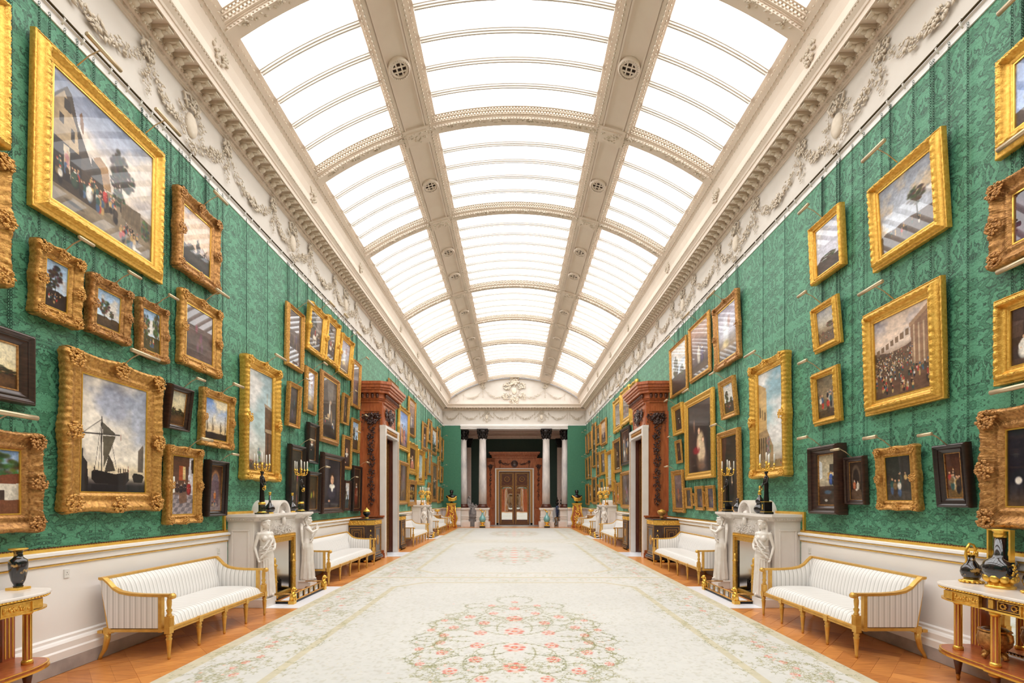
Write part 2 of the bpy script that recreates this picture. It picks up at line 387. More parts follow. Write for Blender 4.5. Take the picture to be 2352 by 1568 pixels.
# baseboards, dado, chair rail
def run(name, prof, m, sx, spans, far=True):
    mb = MB()
    for y0, y1 in spans: mb.poly([(sx*(WX-d), z) for d, z in prof], 1, y0, y1)
    if far:
        for s in (-1, 1):
            pts = [(YB-d, z) for d, z in prof]
            if s == sx: mb.poly(pts, 0, min(s*EOX, s*WX), max(s*EOX, s*WX))
    return struct(mb.build(name, m))
ti = 0
for sx, sn in ((-1, 'left'), (1, 'right')):
    sp = [(YF, 7.2), (9.0, 13.5), (15.0, 20.1), (21.9, YB)]
    run('baseboard_'+sn, [(0, 0), (.085, 0), (.085, .13), (0, .13)], 'marble_grey', sx, sp)
    ti += 1; run('trim_%d' % ti, [(0, .13), (.08, .13), (.08, .20), (.065, .215), (.065, .27), (.05, .29), (.03, .30), (.03, .325), (.012, .34), (0, .34)], 'white_paint', sx, sp)
    ti += 1; run('trim_%d' % ti, [(0, .34), (.008, .34), (.008, 1.03), (.03, 1.045), (.03, 1.10), (.045, 1.115), (.06, 1.125), (.06, 1.150), (.03, 1.16), (0, 1.16)], 'white_paint', sx, sp)
    ti += 1; run('trim_%d' % ti, [(0, 1.16), (.025, 1.16), (.02, 1.175), (.012, 1.2), (0, 1.2)], 'gilt_bright', sx, sp)
    ti += 1; run('trim_%d' % ti, [(.005, 1.02), (.022, 1.022), (.024, 1.032), (.005, 1.034)], 'gilt_bright', sx, sp)
    o = run('trim_%d' % (20+ti), [(.0455, 1.105), (.056, 1.11), (.056, 1.117), (.046, 1.118)], 'gilt_bright', sx, sp)
    mb = MB()                                         # pierced bead row along the foot of the silk
    for k in range(420):
        y = 2.8+k*.03
        if 7.15 < y < 9.05 or y > 13.4: continue
        mb.box(sx*(WX-.016)-.004, sx*(WX-.016)+.004, y, y+.017, 1.192, 1.204)
    o = mb.build('bead_row', 'mahogany_dark', wl if sx < 0 else wr); o['kind'] = 'stuff'
    # picture rail band, rod
    ti += 1; run('trim_%d' % ti, [(0, ZG), (.015, ZG), (.015, ZR-.02), (.03, ZR-.01), (.03, ZR), (0, ZR)], 'white_paint', sx, [(YF, YB)])
    mb = MB(); mb.tube([(sx*(WX-.05), YF, ZR+.0), (sx*(WX-.05), YB-.1, ZR+.0)], .012, 8); o = mb.build('picture_rail', 'rail')
    tag(o, 'long bronze picture rail rod above the green silk on the %s wall' % sn, 'picture rail')
    mb = MB()
    y = 2.0
    rr = random.Random(5+sx)
    while y < YB-.4:
        mb.tube([(sx*(WX-.05), y, ZR+.03), (sx*(WX-.03), y, ZR+.02), (sx*(WX-.066), y, ZR-.02), (sx*(WX-.03), y, ZR-.07)], .008, 5); y += rr.uniform(.12, .5)
    h = mb.build('hook', 'hook', o); h['kind'] = 'stuff'
# frieze face + cornice on every side
def cornice_prof(): return [(0, 7.11), (.03, 7.115), (.03, 7.135), (.055, 7.14), (.06, 7.19), (.09, 7.20), (.12, 7.215), (.12, 7.27), (.33, 7.27), (.33, 7.255), (.35, 7.25), (.35, 7.325), (.365, 7.33), (.375, 7.36), (.41, 7.40), (.42, 7.42), (.432, 7.43), (.434, 7.46), (.41, 7.47), (.40, 7.60), (.43, 7.74), (.487-.02, 7.84), (.487-.02, 8.1), (0, 8.1)]
cornices = {}
for sx, sn in ((-1, 'left'), (1, 'right')):
    mb = MB(); mb.poly([(sx*(WX-d), z) for d, z in cornice_prof()], 1, YF, YB); cornices[sx] = struct(mb.build('trim_cornice_'+sn, 'plaster_warm'))
mb = MB(); mb.poly([(YB-d, z) for d, z in cornice_prof()[:18]]+[(YB, 7.47)], 0, -WX, WX); cornices[0] = struct(mb.build('trim_cornice_back', 'plaster_warm'))
for sx, sn in ((-1, 'left'), (1, 'right')):
    mb = MB(); mb.box(*sorted((sx*WX, sx*(WX-.012))), YF, YB, ZR, ZC); struct(mb.build('trim_frieze_'+sn, 'plaster'))
# modillion bracket (shared mesh), x = out from wall
mb = MB(); rr = random.Random(1)
mb.box(.12, .32, -.045, .045, 7.225, 7.268); mb.ell((.17, 0, 7.205), (.055, .046, .05), 8, 6); mb.ell((.285, 0, 7.235), (.03, .044, .026), 8, 6)
for a in (-1, 0, 1): mb.ell((.14, a*.028, 7.16+abs(a)*.012), (.028, .016, .03), 6, 4)
mb.ell((.235, 0, 7.215), (.05, .02, .028), 6, 4)
mod0 = mb.build('modillion', 'relief'); C.objects.unlink(mod0)
for sx in (-1, 1):
    far = MB()
    for k in range(155):
        Y = 1.5+k*.178
        if Y > YB-.5: break
        o = mod0.copy(); C.objects.link(o); o.parent = cornices[sx]
        o.matrix_local = Matrix.Translation((sx*WX, Y, 0)) @ (Matrix.Rotation(pi, 4, 'Z') if sx > 0 else Matrix.Identity(4))
for k in range(44):
    X = -3.83+k*.178; o = mod0.copy(); C.objects.link(o); o.parent = cornices[0]; o.matrix_local = Matrix.Translation((X, YB, 0)) @ Matrix.Rotation(-pi/2, 4, 'Z')
# egg / chevron rows under the modillions, bead roll over the cornice
for sx in (-1, 1):
    mb = MB()
    for k in range(560):
        Y = 2.5+k*.046
        if Y > YB: break
        mb.add([(sx*(WX-.028), Y, 7.14), (sx*(WX-.075), Y+.018, 7.165), (sx*(WX-.03), Y+.036, 7.19), (sx*(WX-.03), Y+.01, 7.165)], [(0, 1, 2), (0, 2, 3)])
        if k % 2 == 0: mb.blob((sx*(WX-.10), Y, 7.205), (.028, .03, .02))
        mb.blob((sx*(WX-.425), Y, 7.415), (.012, .016, .012))
        if k % 2 == 0: mb.blob((sx*(WX-.465), Y*1.0, 7.86), (.022, .034, .022))
    o = mb.build('egg_and_dart', 'relief', cornices[sx]); o['kind'] = 'stuff'
# ---------------------------------------------------------------- plaster relief on frieze and lunette
def cluster(mb, c, r, n, rr, d=.5):       # leafy lump in the local xz plane, y outwards
    for i in range(n):
        a = rr.uniform(0, 2*pi); q = r*math.sqrt(rr.random())
        M = Matrix.Rotation(rr.uniform(0, pi), 3, 'Y') @ Matrix.Rotation(rr.uniform(-.5, .5), 3, 'X')
        s = rr.uniform(.5, 1)*r*.34
        mb.blob((c[0]+q*math.cos(a), c[1]+rr.uniform(0, .03)*d*2, c[2]+q*math.sin(a)), (s*1.5, s*.6, s*.7), M.to_4x4())
def swag(mb, x0, x1, z0, z1, dip, rr, wr=.035, n=30):
    for i in range(n+1):
        t = i/n; x = x0+(x1-x0)*t; z = z0+(z1-z0)*t-dip*4*t*(1-t)
        w = wr*(.55+1.0*math.sin(pi*t))
        cluster(mb, (x, .018, z), w, 5, rr)
def drop(mb, x, z, l, rr, w=.03):
    n = int(l/.045)
    for i in range(n): cluster(mb, (x+.01*math.sin(i), .015, z-l*i/n), w*(.5+1.1*abs(math.sin(i*.55+.6)))*(1-.4*i/n), 5, rr)
def cartouche(mb, x, z, s, rr):
    for i in range(26):
        a = 2*pi*i/26; cluster(mb, (x+s*.52*math.cos(a), .02, z+s*.78*math.sin(a)), s*.16, 5, rr)
    mb.ell((x, .012, z), (s*.3, .05, s*.45), 12, 8)
    for k in (-1, 1):
        mb.tube([(x+k*s*.2, .02, z+s*.5), (x+k*s*.45, .03, z+s*.9), (x+k*s*.15, .03, z+s*1.05), (x, .03, z+s*.8)], .018, 5)
        cluster(mb, (x+k*s*.6, .02, z+s*.35), s*.2, 9, rr); cluster(mb, (x+k*s*.55, .02, z-s*.5), s*.2, 9, rr)
    cluster(mb, (x, .03, z+s*.75), s*.25, 16, rr); cluster(mb, (x, .03, z-s*.85), s*.2, 12, rr)
def relief(name, fn, loc, rz, lab=None, src={}):
    if name not in src:
        mb = MB(); fn(mb, random.Random(len(name))); o = mb.build(name.split('#')[0], 'relief', fix=False); src[name] = o
    else: o = src[name].copy(); C.objects.link(o)
    o.location = loc; o.rotation_euler = (0, 0, rz); return o
def f_cart(mb, rr): cartouche(mb, 0, 6.72, .36, rr)
def f_swag(mb, rr):
    for k in (-1, 1):
        swag(mb, k*.2, k*.74, 6.62, 6.92, .12, rr, .06, 20)
def f_drop(mb, rr): drop(mb, 0, 7.0, .58, rr, .065); cluster(mb, (0, .02, 7.0), .11, 34, rr); drop(mb, .1, 6.95, .32, rr, .02)
def f_long(L):
    def f(mb, rr): swag(mb, -L/2, L/2, 6.96, 6.96, .36, rr, .062, int(L*26)); cluster(mb, (0, .02, 6.6), .07, 20, rr)
    return f
for sx in (-1, 1):
    par = cornices[sx]
    for k, y in enumerate(RIBS[1:-1]):
        rz = -pi/2 if sx < 0 else pi/2; x = sx*(WX-.012)
        kids = [relief('cartouche', f_cart, (x, y, 0), rz), relief('short_swag', f_swag, (x, y, 0), rz), relief('fruit_drop', f_drop, (x, y-.78, 0), rz), relief('fruit_drop', f_drop, (x, y+.78, 0), rz)]
        nxt = RIBS[k+2]; L = nxt-y-1.56
        if L > 2: kids += [relief('long_swag#%d' % 1, f_long(L/2), (x, y+.78+L*.25, 0), rz), relief('long_swag#1', f_long(L/2), (x, y+.78+L*.75, 0), rz), relief('fruit_drop', f_drop, (x, y+.78+L/2, 0), rz)]
        else: kids += [relief('long_swag#2', f_long(1.41), (x, (y+nxt)/2, 0), rz)]
        if k == 0: kids.append(relief('long_swag#2', f_long(1.41), (x, y-1.48, 0), rz))
        for o in kids: o.parent = par
def f_end(mb, rr):
    xs = [(-4.3, -3.4), (-3.25, -2.1), (-1.25, -.1), (.1, 1.25), (2.1, 3.25), (3.4, 4.3)]
    for a, b in xs: swag(mb, a, b, 6.94, 6.94, .34, rr, .055, 26); drop(mb, a, 7.0, .5, rr, .035); drop(mb, b, 7.0, .5, rr, .035)
    for x in (-1.68, 1.68): cartouche(mb, x, 6.72, .34, rr); swag(mb, x-.4, x-.2, 6.7, 6.9, .05, rr, .04, 8); swag(mb, x+.2, x+.4, 6.9, 6.7, .05, rr, .04, 8)
o = relief('frieze_relief', f_end, (0, YB-.02, 0), pi); o.parent = lun
def f_lun(mb, rr):
    cartouche(mb, 0, 8.32, .5, rr); cluster(mb, (0, .03, 8.95), .3, 70, rr); cluster(mb, (0, .03, 7.75), .25, 50, rr)
    for k in (-1, 1):
        cluster(mb, (k*.45, .03, 8.6), .22, 40, rr); cluster(mb, (k*.5, .03, 8.0), .2, 40, rr)
        swag(mb, k*.5, k*1.85, 8.1, 8.45, .36, rr, .055, 30); swag(mb, k*1.95, k*3.05, 8.35, 8.0, .28, rr, .05, 26)
        drop(mb, k*1.9, 8.6, .75, rr, .05); cluster(mb, (k*1.9, .03, 8.62), .17, 40, rr); drop(mb, k*3.1, 8.15, .45, rr, .035)
        for i in range(22):
            a = 2*pi*i/22; cluster(mb, (k*3.55+.14*math.cos(a), .02, 7.82+.2*math.sin(a)), .035, 4, rr)
        cluster(mb, (k*3.55, .02, 8.1), .08, 14, rr)
o = relief('lunette_relief', f_lun, (0, YB-.02, 0), pi); o.parent = lun
# ---------------------------------------------------------------- vault with laylights
D2 = pi/180
def PA(a, y, r): return (r*math.sin(a*D2), y, ZA+r*math.cos(a*D2))
def arcbox(mb, a0, a1, y0, y1, r0, r1, step=2.5):
    n = max(1, int(math.ceil(abs(a1-a0)/step))); vs = []
    for i in range(n+1):
        a = a0+(a1-a0)*i/n
        for y in (y0, y1):
            for r in (r0, r1): vs.append(PA(a, y, r))
    fs = [(0, 1, 3, 2), (n*4, n*4+2, n*4+3, n*4+1)]
    for i in range(n):
        b = i*4; c = b+4
        fs += [(b, b+2, c+2, c), (b+1, c+1, c+3, b+3), (b, c, c+1, b+1), (b+2, b+3, c+3, c+2)]
    mb.add(vs, fs)
AE = 35.6; PANELS = [(-33.8, -19.85), (-12.8, 12.8), (19.85, 33.8)]
ceil = MB(); arcbox(ceil, -36.5, 36.5, YF, RIBS[0]+.1, R+.2, R+.3)
for a0, a1 in ((-37, -34.6), (-19.0, -13.6), (13.6, 19.0), (34.6, 37)): arcbox(ceil, a0, a1, YF, YB, R+.02, R+.3)
ceiling = struct(ceil.build('ceiling', 'plaster_warm'))
orn = MB(); rr = random.Random(3)
for y in RIBS:                                        # transverse ribs
    mb = MB()
    for hw, r0, r1 in ((.20, R+.15, R+.28), (.165, R+.11, R+.16), (.13, R+.06, R+.12), (.10, R+.045, R+.07), (.085, R+.0, R+.05)):
        arcbox(mb, -AE, AE, y-hw, y+hw, r0, r1, 2)
    rb = mb.build('rib', 'plaster_warm', ceiling)
    d = MB(); step = .5 if y < 13 else .9
    a = -AE
    while a < AE:
        arcbox(d, a, a+step*.55, y-.15, y-.125, R+.072, R+.108); arcbox(d, a, a+step*.5, y-.185, y-.16, R+.122, R+.145)
        d.blob(PA(a, y-.09, R+.02), (.02, .02, .016))
        a += step
    for a in np.arange(-33, 34, .9 if y < 13 else 1.6):
        for q in range(2): d.blob(PA(a+rr.uniform(-.3, .3), y-.04+rr.uniform(-.045, .05), R-.005), (rr.uniform(.02, .045), .02, .02))
    for a in np.arange(-32, 33, 4.3):
        for q in range(9): d.blob(PA(a+rr.uniform(-.5, .5), y-.06+rr.uniform(-.05, .05), R-.015), (.025, .022, .022))
    o = d.build('rib_ornament', 'relief', rb, fix=False); o['kind'] = 'stuff'
# longitudinal mouldings, running the whole length
mb = MB(); d = MB()
for s in (-1, 1):
    for aa in ((s*12.8, s*14.3, 1), (s*19.85, s*18.8, 1), (s*33.8, s*35.5, 1)):
        e, i, _ = aa; g = (i-e)/4
        for k, (r0, r1) in enumerate(((R+.15, R+.28), (R+.10, R+.2), (R+.045, R+.15), (R+.0, R+.1))):
            p, q = sorted((e+g*k, i+(.35 if i > e else -.35))); arcbox(mb, p, q, YF, YB, r0, r1, 3)
        y = 2.0
        while y < YB:
            d.blob(PA(e+g*1.5, y, R+.07), (.016, .026, .016)); d.blob(PA(e+g*3.3, y+.03, R-.004), (.018, .036, .014)); y += .075 if y < 14 else .13
    for a in (14.9, 18.2): 
        p, q = sorted((s*a-.12, s*a+.12)); arcbox(mb, p, q, YF, YB, R-.012, R+.03, 3)
    for y in RIBS:                                    # crossing blocks
        p, q = sorted((s*14.3, s*18.8)); arcbox(mb, p, q, y-.2, y+.2, R-.02, R+.05, 2); arcbox(mb, p+.5, q-.5, y-.13, y+.13, R-.04, R+.05, 2)
        for k in range(26): d.blob(PA(s*16.55+rr.uniform(-1.6, 1.6), y+rr.uniform(-.12, .12), R-.045), (.03, .02, .018))
        for k in range(34):                           # rosette on the cove below each rib end
            an = rr.uniform(0, 2*pi); q2 = .15*math.sqrt(rr.random())
            d.blob((s*(WX-.43), y+q2*math.cos(an), 7.70+q2*1.2*math.sin(an)), (.03, .03, .03))
o = mb.build('beam_moulding', 'plaster_warm', ceiling); b2 = o
o = d.build('beam_ornament', 'relief', b2, fix=False); o['kind'] = 'stuff'
# vents
def vent(a, y):
    v = thing('ceiling_vent', VL[(a > 0, y)], 'vent', PA(a, y, R-.012), 0, 'round grilles in the ceiling beams'); v.rotation_euler = (0, a*D2, 0)
    if not VENT: 
        m = MB(); prof = [(.115, .03), (.115, -.02), (.135, -.035), (.15, -.02), (.165, -.035), (.185, -.02), (.19, .03)]
        m.lathe(prof, n=28, cap=False)
        for k in range(30):
            t = 2*pi*k/30; m.blob((.16*math.cos(t), .16*math.sin(t), -.035), (.018, .018, .014))
        VENT.append(m.build('ring', 'plaster_warm', v, fix=False))
        m = MB(); m.lathe([(.12, .0), (.12, .02)], n=24); VENT.append(m.build('backing', 'vent_dark', v))
        m = MB()
        for q in (-.042, .042):
            h = math.sqrt(.115**2-q*q); m.box(q-.012, q+.012, -h, h, -.02, -.008); m.box(-h, h, q-.012, q+.012, -.021, -.009)
        VENT.append(m.build('grating', 'plaster_warm', v))
    else:
        for s in VENT: inst(s, v)
VENT = []; VL = {}
vy = [1.9, 4.88, 7.83, 10.75, 13.62, 15.09, 18.0, 20.95, 23.92, 26.9]
words = ['behind the first rib overhead', 'over the nearest bay', 'in the first whole bay overhead', 'in the second bay', 'nearer of two in the long middle bay', 'farther of two in the long middle bay', 'in the bay after the long one', 'in the third bay from the far end', 'in the second bay from the far end', 'in the last bay before the end wall']
for s in (False, True):
    for y, w in zip(vy, words): VL[(s, y)] = 'round plaster grille on the %s ceiling beam, %s' % ('right' if s else 'left', w)
for y in vy[2:]:
    for a in (-16.55, 16.55): vent(a, y)
# laylight windows: glazing bars and panes
wn = 0
for k in range(len(RIBS)-1):
    y0, y1 = RIBS[k]+.19, RIBS[k+1]-.19
    nb_ = 8 if (y1-y0) > 3.5 else (5 if y1-y0 > 2 else 3)
    for (a0, a1) in PANELS:
        wn += 1
        w = bpy.data.objects.new('window_%d' % wn, None); C.objects.link(w); w['kind'] = 'structure'
        for j in range(nb_):
            p0 = y0+(y1-y0)*j/nb_; p1 = y0+(y1-y0)*(j+1)/nb_
            m = MB(); n = 14; vs = []
            for i in range(n+1):
                a = a0-.3+(a1-a0+.6)*i/n
                vs += [PA(a, p0, R+.17), PA(a, p1, R+.17), PA(a, p0, R+.18), PA(a, p1, R+.18)]
            m.add(vs, [(i*4, i*4+1, i*4+5, i*4+4) for i in range(n)]+[(i*4+2, i*4+6, i*4+7, i*4+3) for i in range(n)], True)
            m.build('pane', 'frosted_pane', w, fix=False)
            if j:
                m = MB(); arcbox(m, a0, a1, p0-.036, p0+.036, R+.115, R+.175, 1.6); arcbox(m, a0, a1, p0-.026, p0+.026, R+.085, R+.12, 1.6); arcbox(m, a0, a1, p0-.012, p0+.012, R+.055, R+.09, 1.6)
                m.build('glazing_bar', 'plaster', w)
# ---------------------------------------------------------------- far vestibule behind the columns
mb = MB()
mb.box(-4.2, -3.75, YB+.6, 32.2, 0, 6.4); mb.box(3.75, 4.2, YB+.6, 32.2, 0, 6.4); mb.box(-4.2, 4.2, 32.0, 32.3, 0, 6.4)
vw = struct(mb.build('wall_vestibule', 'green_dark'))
mb = MB(); mb.box(-4.2, 4.2, YB+.6, 32.2, 6.3, 6.5); struct(mb.build('ceiling_vestibule', 'pink_plaster'))
mb = MB(); mb.box(-3.8, 3.8, 31.86, 32.05, 6.0, 6.4); mb.box(-3.8, 3.8, 31.8, 32.05, 5.80, 5.9); mb.box(-3.8, 3.8, 31.72, 32.05, 5.9, 6.0)
for s in (-1, 1): mb.box(*sorted((s*3.78, s*3.6)), YB+.6, 32, 5.85, 6.4)
struct(mb.build('trim_10', 'pink_plaster'))
def f_v(mb, rr):
    for k in range(-3, 4): swag(mb, k*1.0-.45, k*1.0+.45, 6.24, 6.24, .12, rr, .03, 16)
o = relief('vestibule_relief', f_v, (0, 31.84, 0), pi); o.parent = vw
mb = MB(); mb.box(-4.2, 4.2, YB+.5, 32.3, -.2, .002); struct(mb.build('floor_vestibule', 'floor_stone'))
mb = MB()
for s in (-1, 1): mb.box(*sorted((s*3.75, s*1.7)), 31.9, 32.02, 0, 1.15); mb.box(*sorted((s*3.72, s*3.76)), YB+.6, 32, 0, 1.15)
struct(mb.build('trim_11', 'white_paint'))
# dark rooms behind the side doors
for s, sn in ((-1, 'left'), (1, 'right')):
    mb = MB(); x0, x1 = sorted((s*4.85, s*6.2))
    mb.box(*sorted((s*6.1, s*6.3)), 12.6, 16, 0, 3.8); mb.box(x0, x1, 12.5, 12.7, 0, 3.8); mb.box(x0, x1, 15.6, 15.8, 0, 3.8); mb.box(x0, x1, 12.5, 15.8, 3.7, 3.9)
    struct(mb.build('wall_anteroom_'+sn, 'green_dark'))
    mb = MB(); mb.box(x0, x1, 12.5, 15.8, -.2, -.004); struct(mb.build('floor_anteroom_'+sn, 'mahogany_dark'))
# ---------------------------------------------------------------- columns at the far end
def column(x, lab, half=False, Y=28.95):
    t = thing('marble_column', lab, 'column', (x, Y, 0), 0)
    m = MB()
    for a, z0, z1 in ((.46, 0, .30), (.44, .30, .34), (.36, .34, 1.02), (.39, 1.02, 1.06), (.43, 1.06, 1.12), (.44, 1.12, 1.17)): m.box(-a, a, -a, a, z0, z1)
    for z in (.5, .62): m.box(-.385, .385, -.385, .385, z, z+.05)
    m.build('pedestal', 'marble_white', t)
    m = MB(); m.box(-.33, .33, -.33, .33, 1.17, 1.22); m.lathe([(.32, 1.22), (.335, 1.26), (.32, 1.3), (.28, 1.31), (.27, 1.34), (.285, 1.37), (.25, 1.4)], n=28); m.build('base_ring', 'mahogany_dark', t)
    m = MB(); m.lathe([(.245, 1.4), (.24, 2.5), (.232, 3.6), (.215, 4.8), (.205, 5.34), (.225, 5.37), (.225, 5.4)], n=28); m.build('shaft', 'marble_shaft', t)
    m = MB(); m.lathe([(.21, 5.4), (.22, 5.55), (.25, 5.75), (.33, 5.92), (.3, 5.94)], n=16)
    m.box(-.34, .34, -.34, .34, 5.94, 6.0)
    for ring, (rr_, z, h) in enumerate(((.235, 5.47, .12), (.26, 5.62, .13), (.3, 5.80, .12))):
        for i in range(8):
            a = 2*pi*(i+.5*ring)/8; c, s_ = math.cos(a), math.sin(a)
            m.ell((rr_*c, rr_*s_, z), (.05, .05, h), 6, 5); m.ell(((rr_+.05)*c, (rr_+.05)*s_, z+h*.8), (.035, .035, .03), 6, 4)
    for i in range(4):
        a = pi/4+i*pi/2; m.ell((.36*math.cos(a), .36*math.sin(a), 5.9), (.07, .07, .06), 8, 6)
    m.build('capital', 'bronze', t)
    return t
column(-1.94, 'white marble column left of the far doorway with a dark Corinthian capital')
column(1.97, 'white marble column right of the far doorway with a dark Corinthian capital')
column(-3.17, 'outermost left marble column, half hidden against the green end wall', Y=29.35)
column(3.19, 'outermost right marble column, half hidden against the green end wall', Y=29.35)
for s, sn in ((-1, 'left'), (1, 'right')):
    t = thing('wall_pilaster', 'fluted pinkish pilaster with dark capital on the %s of the vestibule wall' % sn, 'pilaster', (s*3.12, 31.9, 0))
    m = MB()
    for k in range(5): m.box(-.2+k*.08, -.2+k*.08+.066, -.12, 0, 1.2, 5.2)
    m.box(-.21, .21, -.1, 0, 1.15, 5.2); m.build('shaft', 'pink_plaster', t)
    m = MB(); m.taper(0, -.06, 5.2, 5.75, .21, .08, .31, .14); m.box(-.33, .33, -.2, .05, 5.75, 5.8)
    for k in range(12): m.ell((-.22+.04*k, -.15, 5.3+.12*(k % 4)), (.04, .04, .07), 6, 5)
    m.build('capital', 'bronze', t)
    m = MB(); m.box(-.28, .28, -.2, 0, 0, .3); m.box(-.25, .25, -.16, 0, .3, 1.15); m.build('pedestal', 'marble_grey', t)
# ---------------------------------------------------------------- door leaf (walnut with gilt borders)
def gframe(m, x0, x1, z0, z1, y, w=.014, d=.008):
    ring(m, x0, x1, z0, z1, y-d, y+d, w)
def door_leaf(par, w, h, M, mirror=False):
    lf = MB(); lf.box(0, w, -.03, .03, .01, h); l = lf.build('door_leaf', 'mahogany_dark', par); l.matrix_local = M
    m = MB()
    for s in (-1, 1):
        y = s*.034
        gframe(m, .05, w-.05, .06, h-.05, y, .008, .004); gframe(m, .10, w-.10, .12, h-.10, y, .01, .005)
        z = .07
        while z < h-.1:
            m.box(.062, .09, y-.003, y+.003, z, z+.02); m.box(w-.09, w-.062, y-.003, y+.003, z, z+.02); z += .045
        cx, cz, rr_ = w/2, h-.10-(w-.2)/2, (w-.3)/2
        for k in range(24):
            a = 2*pi*k/24; m.blob((cx+rr_*math.cos(a), y, cz+rr_*math.sin(a)), (.02, .008, .02))
        for k in range(12):
            a = 2*pi*k/12; m.ell((cx+rr_*.45*math.cos(a), y, cz+rr_*.45*math.sin(a)), (.03, .01, .03), 6, 4)
        m.ell((cx, y, cz), (.035, .02, .035), 8, 5)
        gframe(m, .13, w-.13, cz-rr_-.07, h-.13, y, .01, .004)
        gframe(m, .13, w-.13, .2, cz-rr_-.12, y, .012, .006)
        for k in range(9): m.ell((.14+(w-.28)*k/8, y, cz-rr_-.16-.03*math.sin(pi*k/8*3)), (.03, .01, .025), 6, 4)
    m.build('gilt_mount', 'gilt_old', l)
    if mirror:
        zc = h-.10-(w-.2)-.12
        m = MB(); m.box(.145, w-.145, -.034, -.031, .34, zc-.12); m.ell((w/2, -.0325, zc-.12), ((w-.29)/2, .002, .1), 20, 6); m.build('mirror_panel', 'mirror', l)
    return l
def garland_dark(mb, cx, cz, w, l, rr, y=0, wreath=False):
    """carved drop of leaves and fruit, hanging from a spray; local xz plane"""
    cluster(mb, (cx, y+.02, cz), w*.5, 50, rr); cluster(mb, (cx-w*.55, y, cz+.05), w*.25, 24, rr); cluster(mb, (cx+w*.55, y, cz+.05), w*.25, 24, rr)
    for k in (-1, 1): drop(mb, cx+k*w*.62, cz, l*.16, rr, w*.1)
    n = int(l/.05)
    for i in range(n):
        t = i/n; cluster(mb, (cx+.01*math.sin(i*2), y+.02, cz-l*t), w*(.16+.22*abs(math.sin(i*.45)))*(1-.3*t), 7, rr)
def doorcase(side):
    sn = 'left' if side == 'L' else 'right'
    loc, rz = at_wall(side, 14.24); t = thing('doorcase', 'tall mahogany doorcase with carved fruit drops and heavy cornice on the %s wall' % sn, 'doorcase', loc, rz)
    hw = .74; m = MB()
    # body: piers, frieze
    for s in (-1, 1):
        m.box(*sorted((s*hw, s*.70)), 0, .62, 0, 4.45)
    m.box(-.70, .70, .0, .60, 3.79, 4.449); m.box(-.62, .62, .60, .615, 3.86, 4.4)
    m.build('body', 'mahogany', t)
    for s in (-1, 1):                                 # side panels, plinths
        m = MB(); x = s*hw
        m.box(*sorted((x, x+s*.04)), .03, .60, .30, 1.14); m.box(*sorted((x, x+s*.09)), 0, .70, 0, .14); m.box(*sorted((x, x+s*.075)), 0, .68, .14, .22); m.box(*sorted((x, x+s*.055)), 0, .65, .22, .3)
        m.box(*sorted((x, x+s*.10)), 0, .70, 1.17, 1.21); m.box(*sorted((x, x+s*.07)), 0, .66, 1.12, 1.17)
        for y0, y1 in ((0, .07), (.53, .60)): m.box(*sorted((x, x+s*.02)), y0, y1, 1.32, 4.2)
        m.box(*sorted((x, x+s*.02)), 0, .60, 1.21, 1.32); m.box(*sorted((x, x+s*.02)), 0, .60, 4.2, 4.35)
        for i in range(10):                           # hollow quarter near the wall
            a0 = i*9*D2; a1 = (i+1)*9*D2
            m.box(*sorted((x, x+s*(.10*(1-math.sin(a0))+.002))), .10*(1-math.cos(a0)), .10*(1-math.cos(a1))+.004, 1.325, 4.195)
        m.build('side_panel', 'mahogany', t)
        g = MB(); garland_dark(g, 0, 4.0, .36, 2.55, random.Random(7))
        o = g.build('carved_drop', 'carved_dark', t, fix=False); o.matrix_local = Matrix.Translation((x+s*.02, .31, 0)) @ Matrix.Rotation(-s*pi/2, 4, 'Z')
    g = MB(); rr = random.Random(4)
    cluster(g, (0, .04, 4.18), .17, 60, rr); g.ell((0, .05, 4.0), (.1, .05, .14), 8, 6)
    for k in (-1, 1): cluster(g, (k*.38, .02, 4.2), .12, 34, rr); swag(g, k*.12, k*.38, 4.05, 4.2, .08, rr, .05, 10); drop(g, k*.40, 4.15, .22, rr, .05)
    o = g.build('carved_swag', 'carved_dark', t, fix=False); o.location = (0, .61, 0)
    # cornice
    m = MB()
    for e, z0, z1 in ((.03, 4.45, 4.52), (.07, 4.52, 4.56), (.10, 4.56, 4.70), (.19, 4.70, 4.78), (.23, 4.78, 4.84), (.27, 4.84, 4.92), (.30, 4.92, 5.0)):
        q = hw+e; m.poly([(-q, 0), (q, 0), (q, .5+e*.5), (q-.16, .62+e), (-q+.16, .62+e), (-q, .5+e*.5)], 2, z0, z1)
    m.build('cornice', 'mahogany', t)
    m = MB()
    for k in range(11): m.ell((-.72+.144*k, .72, 4.63), (.05, .04, .075), 6, 5)
    for s in (-1, 1):
        for k in range(4): m.ell((s*(hw+.11), .08+.14*k, 4.63), (.04, .05, .075), 6, 5)
    m.build('carved_leaf_course', 'mahogany_dark', t)
    # marble architrave with gilt bead
    m = MB()
    for s in (-1, 1): m.box(*sorted((s*.635, s*.80)), .56, .72, 0, 3.725)
    m.box(-.805, .805, .555, .725, 3.72, 3.795); m.box(-.63, .63, .56, .71, 3.53, 3.58)
    m.build('marble_architrave', 'marble_white', t)
    m = MB(); m.box(-.62, .62, .57, .69, 3.58, 3.72)
    for s in (-1, 1): m.box(*sorted((s*.655, s*.685)), .715, .727, .05, 3.5)
    m.build('gilt_frieze', 'gilt_old', t)
    m = MB()
    for s in (-1, 1):
        z = .1
        while z < 3.5: m.box(*sorted((s*.70, s*.715)), .718, .728, z, z+.02); z += .045
    for k in range(26): m.ell((-.6+.048*k, .70, 3.65), (.018, .01, .04), 6, 4)
    m.build('gilt_bead', 'gilt_brown', t)
    m = MB()
    for s in (-1, 1): m.box(*sorted((s*.64, s*.70)), -.45, .56, 0, 3.55)
